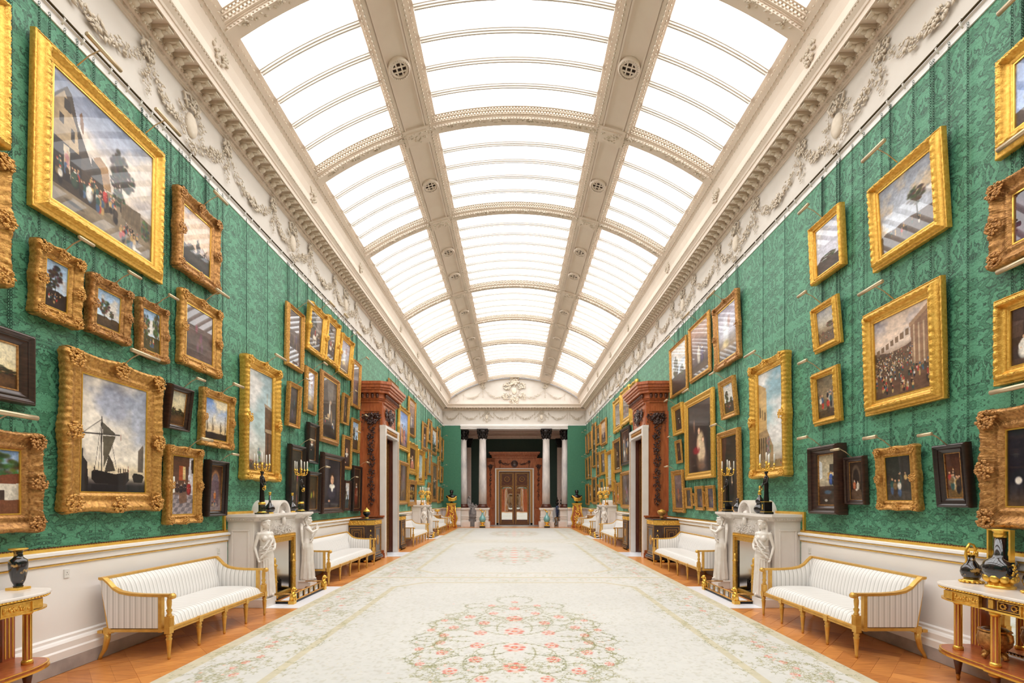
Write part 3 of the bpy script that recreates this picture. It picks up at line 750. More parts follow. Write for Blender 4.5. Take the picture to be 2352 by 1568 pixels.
    m.box(-.64, .64, -.45, .56, 3.5, 3.56); m.build('jamb_lining', 'mahogany_dark', t)
    far = 1 if side == 'R' else -1
    door_leaf(t, .60, 3.46, Matrix.Translation((far*.60, .50, 0)) @ Matrix.Rotation(-pi/2, 4, 'Z'))
    door_leaf(t, .60, 3.46, Matrix.Translation((-far*.60, .50, 0)) @ Matrix.Rotation(-pi/2, 4, 'Z'))
    return t
doorcase('L'); doorcase('R')
# far doorcase with mirrored double doors
t = thing('doorcase', 'broad mahogany doorcase with carved clock swag around mirrored double doors at the far end', 'doorcase', (0.02, 31.85, 0), pi)
m = MB()
for s in (-1, 1): m.box(*sorted((s*1.29, s*1.85)), 0, .5, 0, 4.45)
m.box(-1.85, 1.85, 0, .5, 3.72, 4.45); m.build('body', 'mahogany', t)
m = MB()
for s in (-1, 1):
    m.box(*sorted((s*1.38, s*1.78)), .5, .53, 1.35, 4.2); m.box(*sorted((s*1.36, s*1.84)), .5, .58, 0, .2); m.box(*sorted((s*1.36, s*1.84)), .5, .55, 1.14, 1.2)
m.box(-1.25, 1.25, .5, .525, 3.80, 4.32); m.build('panel', 'mahogany', t)
m = MB()
for e, z0, z1 in ((.04, 4.45, 4.55), (.1, 4.55, 4.66), (.18, 4.66, 4.74), (.24, 4.74, 4.84)): m.box(-1.45-e, 1.45+e, 0, .55+e, z0, z1)
for k in range(25): m.ell((-1.5+.125*k, .66, 4.6), (.045, .03, .05), 6, 4)
m.build('cornice', 'mahogany', t)
g = MB(); rr = random.Random(9)
g.lathe([(.24, 0), (.24, .06), (.2, .07), (.19, .04), (.001, .04)], n=24, M=Matrix.Translation((0, .52, 4.06)) @ Matrix.Rotation(-pi/2, 4, 'X'))
for k in (-1, 1): swag(g, k*.26, k*.95, 4.1, 4.2, .12, rr, .06, 18); drop(g, k*.97, 4.2, .4, rr, .06); cluster(g, (k*.97, .02, 4.22), .1, 24, rr)
for v in range(len(g.v)):
    x, y, z = g.v[v]; g.v[v] = (x, y+.52 if y < .4 else y, z)
g.build('carved_clock_swag', 'carved_dark', t, fix=False)
for s in (-1, 1):
    g = MB(); garland_dark(g, s*1.6, 3.9, .26, 2.3, random.Random(3), .52); g.build('carved_drop', 'carved_dark', t, fix=False)
m = MB()
for s in (-1, 1): m.box(*sorted((s*1.20, s*1.29)), .45, .6, 0, 3.70); m.box(*sorted((s*1.02, s*1.05)), .45, .58, 0, 3.55)
m.box(-1.295, 1.295, .445, .605, 3.70, 3.765); m.box(-1.05, 1.05, .45, .58, 3.55, 3.59); m.build('marble_architrave', 'marble_white', t)
m = MB(); m.box(-1.2, 1.2, .45, .575, 3.59, 3.70)
for s in (-1, 1): m.box(*sorted((s*1.05, s*1.2)), .45, .575, .12, 3.59)
m.build('gilt_frieze', 'gilt_brown', t)
m = MB(); m.box(-1.03, 1.03, .3, .42, 0, 3.6); m.build('door_recess', 'dark', t)
for s in (-1, 1):
    M = Matrix.Translation((0 if s > 0 else -1.0, .47, 0)) @ Matrix.Rotation(0, 4, 'Z')
    M = Matrix.Translation((1.0 if s > 0 else 0, .47, 0)) @ Matrix.Rotation(pi, 4, 'Z')
    door_leaf(t, 1.0, 3.54, M, True)
far_case = t
c_ = copy_tree(far_case); c_.location = (0, YF+.02, 0); c_.rotation_euler = (0, 0, 0); c_['label'] = 'mahogany doorcase with double doors in the wall behind the viewer'
# ---------------------------------------------------------------- fireplaces
def caryatid(B=False):
    """draped winged figure 1.2 m high, standing at the origin, facing +y; holds a garland"""
    m = MB(); n = 40; prof = [(0, .135, .115), (.03, .15, .125), (.15, .135, .115), (.35, .118, .10), (.5, .12, .10), (.62, .125, .10), (.70, .112, .09), (.78, .085, .07), (.84, .085, .072), (.92, .098, .08), (.98, .11, .07), (1.01, .07, .05)]
    vs = []
    for z, a, b in prof:
        for i in range(n):
            t = 2*pi*i/n; fold = 1+.085*math.sin(9*t+z*2.5)*max(0, 1-z/.72)+.05*math.sin(17*t-z*6)*max(0, 1-z/.7)
            leg = .018*math.exp(-((t-(1.9 if not B else 1.1))/.35)**2)*math.exp(-((z-.45)/.18)**2)
            sway = (.02 if B else -.02)*math.sin(z*pi/1.0)
            vs.append((sway+(a*fold+leg)*math.cos(t), (b*fold+leg*1.6)*math.sin(t), z))
    fs = [tuple(range(n-1, -1, -1)), tuple((len(prof)-1)*n+i for i in range(n))]
    for k in range(len(prof)-1):
        for i in range(n): j = (i+1) % n; fs.append((k*n+i, k*n+j, (k+1)*n+j, (k+1)*n+i))
    m.add(vs, fs)
    for s in (-1, 1): m.ell((s*.045, .065, .90), (.042, .04, .045), 12, 8)      # bust
    for k in range(5):                                                        # overfold of the drapery
        pts = [(-.115+.23*i/12, .045+.05*math.sin(pi*i/12), .78-.034*k-.05*(i/12)*k*.5) for i in range(13)]; m.tube(pts, .008, 6)
    for k in range(7): m.tube([(-.10+.034*k, .10-.012*abs(k-3), .58), (-.11+.036*k, .115-.014*abs(k-3), .3), (-.12+.04*k, .135-.018*abs(k-3), .02)], [.008, .012, .016], 6)
    m.tube([(-.10, .03, .99), (-.02, .085, .86), (.09, .09, .74)], [.014, .016, .014], 6)
    m.tube([(0, 0, .97), (0, .005, 1.04)], [.045, .036], 10)
    hx = .012 if B else -.012
    m.ell((hx, .015, 1.115), (.056, .066, .075), 16, 12)                      # head
    m.ell((hx, .055, 1.075), (.03, .025, .028), 8, 6)
    m.tube([(hx, .075, 1.135), (hx, .092, 1.105)], [.007, .012], 6)            # nose
    m.ell((hx, .078, 1.082), (.016, .008, .006), 8, 4); m.ell((hx, .072, 1.142), (.042, .012, .007), 8, 4)
    for s in (-1, 1): m.ell((hx+s*.022, .070, 1.123), (.011, .007, .006), 6, 4)
    rr = random.Random(2)
    for k in range(70):
        a = rr.uniform(pi*.9, 2*pi*1.05); e = rr.uniform(-.3, 1.4); m.ell((hx+.06*math.cos(a)*math.cos(e), .015+.068*math.sin(a)*math.cos(e), 1.125+.082*math.sin(e)), .0135, 6, 5)
    for k in range(16): a = pi*k/15; m.ell((hx+.056*math.cos(a), .02+.052*math.sin(a), 1.168+.006*(k % 2)), .013, 6, 5)
    for s in (-1, 1): m.tube([(hx+s*.05, -.02, 1.1), (hx+s*.062, -.01, 1.04), (s*.07, .02, .99)], [.02, .017, .01], 6)
    def arm(p):                                                               # shoulder, elbow, wrist, knuckles
        m.tube([p[0], p[1]], [.031, .024], 10); m.ell(p[0], .034, 10, 8); m.ell(p[1], .025, 8, 6); m.tube([p[1], p[2]], [.024, .015], 10)
        w, k = Vector(p[2]), Vector(p[3]); d = (k-w).normalized(); q = d.cross(Vector((0, 1, .2))).normalized()
        m.ell((w+k)/2, (.02, .014, .024), 8, 6)
        for i, l in enumerate((.8, 1, .95, .7)):
            b = k+q*(i-1.5)*.011; m.tube([w+d*.02, b, b+d*.03*l+Vector((0, -.006, -.004))], [.007, .007, .005], 5)
        m.tube([w+d*.01, w+d*.03+q*-.026], [.008, .006], 5)
    if B:
        arm([(-.095, .0, .975), (-.16, .10, .93), (-.06, .17, 1.0), (-.03, .185, 1.035)]); arm([(.095, .0, .975), (.17, .08, .90), (.10, .18, .95), (.075, .2, .98)])
        gp = [(-.04, .18, 1.03), (.02, .17, .93), (.1, .12, .84), (.13, .05, .72)]
    else:
        arm([(.105, .0, .97), (.15, -.02, .77), (.15, .06, .60), (.15, .09, .565)]); arm([(-.105, .0, .97), (-.15, .03, .80), (-.09, .12, .74), (-.06, .135, .735)])
        gp = [(-.10, .04, .99), (-.06, .11, .88), (.0, .135, .78), (.07, .13, .68), (.13, .10, .6)]
    for i in range(64):
        t = i/63*(len(gp)-1); k = min(int(t), len(gp)-2); p = Vector(gp[k]).lerp(Vector(gp[k+1]), t-k)
        m.ell(p+Vector((rr.uniform(-.009, .009), rr.uniform(-.004, .008), rr.uniform(-.006, .006))), rr.uniform(.013, .018), 6, 5)
    for s in (-1, 1):                                                          # wings folded behind
        m.tube([(s*.04, -.06, .97), (s*.10, -.10, 1.05), (s*.15, -.10, .95), (s*.14, -.09, .75), (s*.09, -.07, .55)], [.02, .035, .045, .035, .008], 8, flat=.45)
    m.tube([(.05, .11, .03), (.05, .16, .012)], [.025, .014], 8); m.tube([(-.05, .09, .03), (-.055, .14, .012)], [.025, .014], 8)   # feet
    return sculpt(m, 'figure', 'marble_statue', .0068, None, 1)
carA = caryatid(); carB = caryatid(True); C.objects.unlink(carA); C.objects.unlink(carB)
FPD = {}
def fireplace(side, Yc, lab):
    loc, rz = at_wall(side, Yc); t = thing('chimneypiece', lab, 'fireplace', loc, rz)
    key = side
    near = 1 if side == 'L' else -1
    def add(nm, m, mt, **k): return m.build(nm, mt, t, **k)
    if key in FPD:
        for c in FPD[key].children: copy_tree(c, t)
        return t
    m = MB()                                          # carcase
    for s in (-1, 1): m.box(*sorted((s*.48, s*.88)), 0, .40, 0, 1.32)
    m.box(-.48, .48, 0, .40, 1.06, 1.32)
    for s in (-1, 1):
        m.box(*sorted((s*.62, s*.92)), 0, .62, 0, .13); m.box(*sorted((s*.60, s*.90)), .0, .58, .13, .16)
        pass
        for y0, y1, z0, z1 in ((.06, .34, .24, .27), (.06, .34, 1.17, 1.2), (.06, .09, .27, 1.17), (.31, .34, .27, 1.17)): m.box(*sorted((s*.88, s*.895)), y0, y1, z0, z1)
    add('surround', m, 'marble_white', bev=.006)
    m = MB()                                          # mantel shelf
    for e, z0, z1 in ((.0, 1.32, 1.345), (.03, 1.345, 1.365), (.05, 1.365, 1.39), (.07, 1.39, 1.43)):
        q = .90+e; m.poly([(-q, 0), (q, 0), (q, .42+e), (q-.1, .5+e), (.45, .5+e), (.40, .40+e), (-.40, .40+e), (-.45, .5+e), (-q+.1, .5+e), (-q, .42+e)], 2, z0, z1)
    add('mantel_shelf', m, 'marble_white')
    m = MB()
    for k in range(44): m.blob((-.88+.0409*k, .50 if abs(-.88+.0409*k) > .45 else .43, 1.355), (.016, .02, .014))
    for s in (-1, 1):
        for k in range(11): m.blob((s*.93, .03+.04*k, 1.355), (.02, .016, .014))
    add('egg_course', m, 'marble_white')
    m = MB(); n = 18                                  # arched hood breaking through the shelf
    for r0, r1, y1 in ((.19, .23, .44), (.0, .19, .36)):
        out = [(r1*math.cos(pi*i/n), 1.42+r1*math.sin(pi*i/n)) for i in range(n+1)]
        inn = [(r0*math.cos(pi*i/n), 1.42+r0*math.sin(pi*i/n)) for i in range(n, -1, -1)] if r0 else []
        vs = []; P = out+inn; m.poly(P, 1, 0, y1)
    add('arched_hood', m, 'marble_white')
    m = MB(); rr = random.Random(6)                   # relief: bearded mask, garlands, foliage
    m.ell((0, .40, 1.40), (.055, .06, .075), 12, 8); m.tube([(0, .45, 1.42), (0, .468, 1.385)], [.01, .016], 6); m.ell((0, .43, 1.30), (.05, .035, .08), 8, 6)
    for s in (-1, 1): m.ell((s*.02, .45, 1.415), .009, 6, 4)
    for k in range(16): a = pi*k/15; cluster(m, (.14*math.cos(a), .37, 1.43+.15*math.sin(a)), .035, 5, rr)
    for s in (-1, 1): swag(m, s*.05, s*.36, 1.28, 1.27, .14, rr, .04, 16); swag(m, s*.02, s*.16, 1.20, 1.25, .1, rr, .04, 9)
    for v in range(len(m.v)):
        x, y, z = m.v[v]; m.v[v] = (x, y+.40 if y < .2 else y, z)
    for k in range(120): cluster(m, (rr.uniform(-.46, .46), .40, rr.uniform(1.10, 1.30)), .025, 1, rr)
    add('relief_carving', m, 'marble_statue', fix=False)
    for s, src in ((near, carA), (-near, carB)):
        M = Matrix.Translation((s*.75, .50, .16)) @ Matrix.Rotation(s*-.5, 4, 'Z') @ Matrix.Scale(.99, 4)
        if (s < 0) == (src is carA): M = M @ Matrix.Scale(-1, 4, (1, 0, 0))
        inst(src, t, M, 'caryatid')
    # firebox: gilt frame, old steel panels, black back, columns
    m = MB(); gframe(m, -.48, .48, .0, 1.06, .38, .07, .035); m.box(-.41, .41, .36, .39, .93, .99)
    m.v = [p for p in m.v]; add('gilt_surround', m, 'gilt')
    m = MB()
    for k in range(34): m.blob((-.46+.028*k, .418, 1.025), (.012, .008, .02))
    add('gilt_course', m, 'gilt_bright')
    m = MB(); m.box(-.42, .42, .02, .05, 0, .99); m.box(-.42, -.39, .05, .36, 0, .99); m.box(.39, .42, .05, .36, 0, .99)
    add('firebox_lining', m, 'steel')
    m = MB()
    for s in (-1, 1): m.add([(s*.41, .36, .02), (s*.22, .06, .02), (s*.22, .06, .95), (s*.41, .36, .95), (s*.42, .36, .02), (s*.23, .05, .02), (s*.23, .05, .95), (s*.42, .36, .95)], [(0, 1, 2, 3), (7, 6, 5, 4), (0, 4, 5, 1), (1, 5, 6, 2), (2, 6, 7, 3), (3, 7, 4, 0)])
    add('steel_cheek', m, 'mirror_old')
    m = MB(); m.box(-.41, .41, .03, .5, -.0, .012)
    m.poly([(-.30, .0), (.30, .0), (.30, .16), (.24, .2), (.2, .34), (.14, .40), (-.14, .40), (-.2, .34), (-.24, .2), (-.30, .16)], 1, .10, .14)
    m.box(-.22, .22, .14, .28, .10, .2)
    for k in range(9): m.box(-.21+.05*k, -.2+.05*k, .27, .285, .1, .26)
    add('grate', m, 'iron')
    for s in (-1, 1):
        m = MB(); m.lathe([(.055, 0), (.055, .04), (.042, .06), (.042, .26), (.052, .27), (.04, .30), (.034, .52), (.045, .535), (.05, .55), (.02, .57), (.026, .60), (.028, .62), (.02, .66), (.004, .68)], (s*.33, .44, .02), 14); add('gilt_andiron', m, 'gilt')
    FPD[key] = t
    return t
fireplace('L', 8.1, 'white marble fireplace with two draped figures, the nearer one on the left wall')
fireplace('R', 8.1, 'white marble fireplace with two draped figures, the nearer one on the right wall')
fireplace('L', 21.0, 'white marble fireplace with figures, the farther one on the left wall')
fireplace('R', 21.0, 'white marble fireplace with figures, the farther one on the right wall')
def fender(side, Yc, lab):
    loc, rz = at_wall(side, Yc); t = thing('fender', lab, 'fender', loc, rz)
    m = MB(); x, y0, y1 = .60, .56, .90
    m.box(-x, x, y1-.03, y1, .006, .045); 
    for s in (-1, 1): m.box(*sorted((s*x, s*(x-.03))), y0, y1, .006, .045)
    m.box(-x+.04, x-.04, y1-.02, y1-.012, .045, .15); m.build('base', 'iron', t)
    m = MB(); m.tube([(-x, y1-.01, .16), (x, y1-.01, .16)], .011, 8); m.tube([(-x, y1, .05), (x, y1, .05)], .011, 8)
    for s in (-1, 1): m.tube([(s*x, y0, .16), (s*x, y1, .16)], .010, 8); m.tube([(s*x, y0, .05), (s*x, y1, .05)], .010, 8)
    for k in range(5): m.box(-.42+.2*k, -.39+.2*k, y1-.018, y1, .05, .16)
    for k in range(50): m.blob((-x+.0245*k, y1+.006, .05), .012)
    m.build('rail', 'gilt_old', t)
    for k in range(6): m = MB(); m.box(-.575+.2*k+(.03 if k else 0), -.425+.2*k, y1-.014, y1-.008, .06, .15); m.build('mirror_panel', 'mirror_old', t)
    rr = random.Random(8)
    for s in (-1, 1):
        m = MB(); X = s*x; m.box(X-.045, X+.045, y1-.06, y1+.03, .006, .06); m.tube([(X, y1-.02, .06), (X, y1-.01, .14), (X, y1+.01, .2)], [.045, .04, .03], 8)
        m.ell((X, y1+.015, .235), (.032, .035, .034), 8, 6); m.ell((X, y1+.045, .228), (.016, .02, .014), 6, 5)
        for k in range(26):
            a = rr.uniform(0, 2*pi); m.ell((X+.034*math.cos(a), y1-.005+.012*math.sin(a), .225+.036*math.sin(a)), .014, 5, 4)
        for q in (-1, 1): m.tube([(X+q*.028, y1+.015, .15), (X+q*.03, y1+.03, .06)], [.018, .014], 6)
        m.build('lion_mount', 'gilt_bright', t)
    return t
fender('L', 8.05, 'gilt bronze fender with lion mounts at the nearer left fireplace'); fender('R', 8.05, 'gilt bronze fender with lion mounts at the nearer right fireplace')
fender('L', 21.0, 'gilt bronze fender at the farther left fireplace'); fender('R', 21.0, 'gilt bronze fender at the farther right fireplace')
for sx, sn in ((-1, 'left'), (1, 'right')):           # gilt fillet framing the silk above the chimneypieces
    for yc in (8.1, 21.0):
        m = MB()
        for s in (-1, 1): m.box(*sorted((sx*WX, sx*(WX-.03))), yc+s*.99-.02, yc+s*.99+.02, 1.18, 1.431)
        m.box(*sorted((sx*WX, sx*(WX-.03))), yc-1.012, yc+1.012, 1.431, 1.47)
        m.build('gilt_fillet', 'gilt_bright', wl if sx < 0 else wr)
# ---------------------------------------------------------------- sofas
def sofa(side, Y0, Y1, nl, lab):
    L = Y1-Y0; loc, rz = at_wall(side, (Y0+Y1)/2); t = thing('sofa', lab, 'sofa', loc, rz, 'white and gilt striped sofas along the walls')
    hx = L/2; yb, yf = .13, .84
    m = MB(); n = 10; vs = []                         # seat with rounded top
    def grid(nx, ny, f, back=True):
        mm = MB(); vv = [f(i/nx, j/ny) for i in range(nx+1) for j in range(ny+1)]; ff = [(i*(ny+1)+j, (i+1)*(ny+1)+j, (i+1)*(ny+1)+j+1, i*(ny+1)+j+1) for i in range(nx) for j in range(ny)]
        mm.add(vv, ff, True); return mm
    def sf(u, v):
        a = -hx+.045+(2*hx-.09)*u; e = (1-abs(2*u-1)**8)**.5
        if v < .5: w = v/.5; y = .2+(yf-.02-.2)*w; z = .335+.125*(1-abs(2*w-1)**9*1.0)**.5*e+.012*math.sin(pi*w)
        else: w = (v-.5)/.5; y = yf-.02+0*w; z = .335-.0*w if w > .5 else .335
        return (a, y, max(z, .335))
    mm = grid(28, 24, lambda u, v: sf(u, v*.5)); mm.box(-hx+.045, hx-.045, .2, yf-.02, .325, .34); mm.build('seat', 'silk_x', t)
    # back: curved upholstery leaning to the wall
    def bf(u, v):
        x = (-hx+.07)+(2*hx-.14)*u; z = .40+.425*v; y = .235-.09*v; b = .055*(1-abs(2*u-1)**10)*(1-abs(2*v-1)**4)
        return (x, y+b, z)
    mm = grid(24, 12, bf); mm.build('back_upholstery', 'silk_x', t)
    mm = MB(); mm.add([(-hx+.05, .19, .36), (hx-.05, .19, .36), (hx-.05, .115, .835), (-hx+.05, .115, .835), (-hx+.05, .22, .36), (hx-.05, .22, .36), (hx-.05, .145, .835), (-hx+.05, .145, .835)], [(0, 1, 2, 3), (7, 6, 5, 4), (0, 4, 5, 1), (1, 5, 6, 2), (2, 6, 7, 3), (3, 7, 4, 0)]); mm.build('back_lining', 'silk_x', t)
    # side line of arm in (y, z)
    cur = [(.115, .845), (.15, .845), (.20, .80), (.25, .745), (.32, .705), (.42, .685), (.55, .675), (.70, .672), (.83, .672)]
    for s in (-1, 1):
        x = s*(hx-.02)
        m = MB(); pts = [(y, z-.022) for y, z in cur[:-1]]+[(.72, .65), (.72, .325), (.21, .325)]
        m.poly(pts, 0, x-.022, x+.022)
        ar = m.build('arm_panel', 'silk_y', t)
        mm = grid(1, 14, lambda u, v: (0, 0, 0))
        mm = MB(); k = len(cur)-1; vv = []               # padded inner face
        for i in range(k):
            y, z = cur[i]; zt = z-.03
            for j in range(7):
                w = j/6; vv.append((x-s*(.022+.03*(1-abs(2*w-1)**4)*(1 if 0 < i < k-1 else .3)), min(y, .70)+(.05 if i < 2 else 0)*(1-w), .34+(zt-.34)*w))
        mm.add(vv, [(i*7+j, (i+1)*7+j, (i+1)*7+j+1, i*7+j+1) for i in range(k-1) for j in range(6)], True); mm.build('arm_cushion', 'silk_y', t)
        m = MB()                                      # gilt rail following the sweep
        for i in range(len(cur)-1):
            (y0, z0), (y1, z1) = cur[i], cur[i+1]
            m.add([(x+a*.024, y, z+b) for (y, z) in ((y0, z0), (y1, z1)) for a, b in ((-1, -.024), (1, -.024), (1.15, .004), (-1.15, .004))], [(0, 1, 5, 4), (1, 2, 6, 5), (2, 3, 7, 6), (3, 0, 4, 7), (0, 3, 2, 1), (4, 5, 6, 7)], False)
        m.tube([(x, .83, .655), (x, .87, .66)], .026, 10); m.lathe([(.02, -.03), (.028, -.02), (.028, .02), (.02, .03)], n=12, M=Matrix.Translation((x, .855, .65)) @ Matrix.Rotation(pi/2, 4, 'Y'))
        m.build('arm_rail', 'gilt_paint', t)
        m = MB(); m.box(x-.022, x+.022, .72, .755, .28, .65); m.box(x-.02, x+.02, .09, .14, .27, .30)
        m.add([(x+a, y, z) for (y, z) in ((.20, .27), (.235, .27), (.155, .83), (.115, .83)) for a in (-.02, .02)], [(0, 2, 3, 1), (2, 4, 5, 3), (4, 6, 7, 5), (6, 0, 1, 7), (0, 6, 4, 2), (1, 3, 5, 7)])
        m.box(x-.024, x+.024, .2, .76, .285, .315); m.build('arm_frame', 'gilt_paint', t)
        m = MB(); m.box(x-.03, x+.03, .79, .85, .335, .445); m.lathe([(.022, .445), (.028, .455), (.018, .475), (.026, .50), (.028, .51), (.017, .525), (.022, .56), (.024, .60), (.016, .635), (.022, .645)], (x, .82, 0), 12)
        for k in range(3): m.box(x-.02+.016*k, x-.012+.016*k, .848, .855, .345, .435)
        m.build('arm_baluster', 'gilt_paint', t)
    m = MB(); m.add([(x, y, z) for x in (-hx+.0, hx-.0) for y, z in ((.10, .825), (.15, .825), (.155, .85), (.10, .85))], [(0, 1, 2, 3), (7, 6, 5, 4), (0, 4, 5, 1), (1, 5, 6, 2), (2, 6, 7, 3), (3, 7, 4, 0)]); m.build('top_rail', 'gilt_paint', t)
    m = MB(); m.box(-hx, hx, yf-.035, yf, .285, .335); m.box(-hx, hx, yf-.02, yf+.008, .295, .305); m.box(-hx, hx, yf-.02, yf+.008, .32, .328); m.box(-hx, hx, .17, .2, .285, .335); m.build('seat_rail', 'gilt_paint', t)
    for k in range(nl):
        x = -hx+.01+(L-.02)*k/(nl-1); m = MB(); m.box(x-.03, x+.03, yf-.045, yf+.012, .27, .34)
        m.lathe([(.012, 0), (.018, .03), (.014, .04), (.027, .20), (.032, .215), (.022, .225), (.03, .245), (.03, .255), (.022, .27)], (x, yf-.015, 0), 14, flute=.12, nf=9); m.build('leg', 'gilt_paint', t)
    nb_ = 3 if L > 1.5 else 2
    for k in range(nb_):
        x = -hx+.02+(L-.04)*k/(nb_-1); m = MB(); m.box(x-.025, x+.025, .155, .205, .26, .33)
        m.tube([(x, .18, .27), (x, .175, .2), (x, .15, .1), (x, .11, .035), (x, .10, 0)], [.028, .027, .022, .016, .019], 10); m.build('leg', 'gilt_paint', t)
    return t
sofa('L', 4.86, 6.74, 5, 'short striped white and gilt sofa nearest on the left wall')
sofa('R', 4.90, 6.75, 5, 'short striped white and gilt sofa nearest on the right wall')
sofa('L', 9.05, 12.0, 6, 'long striped sofa between the near fireplace and cabinet on the left')
sofa('R', 9.10, 12.05, 6, 'long striped sofa between the near fireplace and cabinet on the right')
sofa('L', 16.65, 19.55, 6, 'striped sofa just past the side doorway on the left')
sofa('R', 16.65, 19.55, 6, 'striped sofa just past the side doorway on the right')
sofa('L', 22.0, 24.9, 6, 'striped sofa beyond the farther fireplace on the left')
sofa('R', 22.0, 24.9, 6, 'striped sofa beyond the farther fireplace on the right')
sofa('L', 25.9, 27.2, 3, 'small striped settee nearest the end wall on the left')
sofa('R', 25.9, 27.2, 3, 'small striped settee nearest the end wall on the right')
# ---------------------------------------------------------------- marble-topped gilt console tables
def console(side, Yc, lab):
    loc, rz = at_wall(side, Yc); t = thing('console_table', lab, 'table', loc, rz)
    def outline(hx, y1, r, y0=.02, n=9, brk=0):
        pts = [(-hx, y0)]; 
        for i in range(n+1):
            a = pi-i*pi/2/n; pts.append((-hx+r+r*math.cos(a), y1-r*.62+r*.62*math.sin(a)))
        if brk: pts += [(-.46, y1), (-.46, y1+brk), (.46, y1+brk), (.46, y1)]
        q = [(-x, y) for x, y in pts[:n+2]][::-1]
        return pts+q
    m = MB(); m.poly(outline(1.06, .50, .34, brk=.02), 2, .858, .885); m.build('marble_top', 'marble_white', t, bev=.008)
    m = MB(); m.poly(outline(1.055, .495, .34, brk=.02), 2, .845, .858); m.poly(outline(1.04, .475, .33, brk=.02), 2, .735, .75); 
    for k in range(74): m.blob((-1.0+.0274*k, .515 if abs(-1.0+.0274*k) < .46 else .495-.0*k, .852) if abs(-1.0+.0274*k) < .8 else (-1.0+.0274*k, .495-.18*((abs(-1.0+.0274*k)-.8)/.25)**2, .852), (.012, .012, .009))
    m.build('gilt_edge', 'gilt_bright', t)
    m = MB(); m.poly(outline(1.02, .455, .33, brk=.02), 2, .75, .845); m.build('apron', 'mahogany_dark', t)
    m = MB()
    spots = [(-.86, -.78, 0), (-.765, -.52, 1), (-.44, -.40, 0), (-.37, -.20, 2), (-.18, .18, 1), (.20, .37, 2), (.40, .44, 0), (.52, .765, 1), (.78, .86, 0)]
    rr = random.Random(2)
    for a, b, kd in spots:
        y = .475 if abs(a+b) < .9 else .458
        if kd == 1: m.box(a, b, y, y+.022, .742, .838); gframe(m, a, b, .742, .838, y+.026, .008, .006)
        elif kd == 0: m.box(a, b, y, y+.014, .76, .832)
        else: gframe(m, a, b, .758, .832, y+.006, .006, .006)
        if kd == 1:
            for k in range(34): m.ell((rr.uniform(a+.02, b-.02), y+.024, .775+.03*rr.random()), (.008, .006, .012), 5, 4)
        if kd == 2:
            for k in range(16):
                cx = a+(b-a)*(.25 if k < 8 else .75); an = 2*pi*k/8; m.tube([(cx+.028*math.cos(an), y+.006, .795+.026*math.sin(an)), (cx+.018*math.cos(an+.9), y+.01, .795+.016*math.sin(an+.9))], .005, 4)
    m.build('gilt_plaque', 'gilt', t)
    for x, y in ((-.87, .33), (-.42, .45), (.42, .45), (.87, .33)):
        m = MB(); m.lathe([(.036, .285), (.036, .31), (.028, .32), (.027, .70), (.034, .705), (.036, .735)], (x, y, 0), 18, flute=.12, nf=9)
        o = m.build('column', 'mahogany', t)
        m = MB()
        for k in range(8):
            a = 2*pi*k/8; m.box(-.0035, .0035, .0265, .0295, .32, .70, Matrix.Translation((x, y, 0)) @ Matrix.Rotation(a, 4, 'Z'))
        m.lathe([(.038, .280), (.038, .305), (.031, .318)], (x, y, 0), 16); m.lathe([(.030, .695), (.038, .71), (.040, .735)], (x, y, 0), 16); m.build('gilt_fillet', 'gilt_bright', o)
    for s in (-1, 1):
        m = MB(); m.box(*sorted((s*.90, s*1.0)), .02, .09, .28, .74); o = m.build('back_post', 'mahogany', t)
        m = MB()
        for k in range(3): m.box(s*.92+s*.03*k-.004, s*.92+s*.03*k+.004, .085, .094, .3, .73)
        m.build('gilt_fillet', 'gilt_bright', o)
    m = MB(); m.poly(outline(1.04, .475, .33, brk=.02), 2, .245, .28); m.build('shelf', 'mahogany', t)
    m = MB(); m.poly(outline(1.055, .49, .34, brk=.02), 2, .235, .25); m.poly(outline(1.05, .485, .33, brk=.02), 2, .272, .278)
    for k in range(60):
        x = -.86+.029*k; m.box(x, x+.012, .035, .045, .28, .31)
    m.box(-.87, .87, .035, .045, .308, .316)
    m.build('gilt_shelf_edge', 'gilt_bright', t)
    m = MB(); m.box(-.9, .9, .03, .045, .30, .73); m.build('mirror_back', 'mirror', t)
    for x, y in ((-.87, .33), (-.42, .45), (.42, .45), (.87, .33), (-.95, .06), (.95, .06)):
        m = MB(); m.lathe([(.016, .055), (.022, .10), (.034, .19), (.028, .20)], (x, y, 0), 12); o = m.build('leg', 'mahogany_dark', t)
        m = MB(); m.lathe([(.010, 0), (.016, .03), (.014, .055), (.018, .06)], (x, y, 0), 12); m.lathe([(.028, .195), (.042, .205), (.042, .22), (.032, .235)], (x, y, 0), 14); m.build('gilt_toe', 'gilt_old', o)
    return t
console('L', 3.06, 'gilt console table with white marble top, cut by the left edge')
console('R', 3.44, 'gilt console table with white marble top, at the lower right')
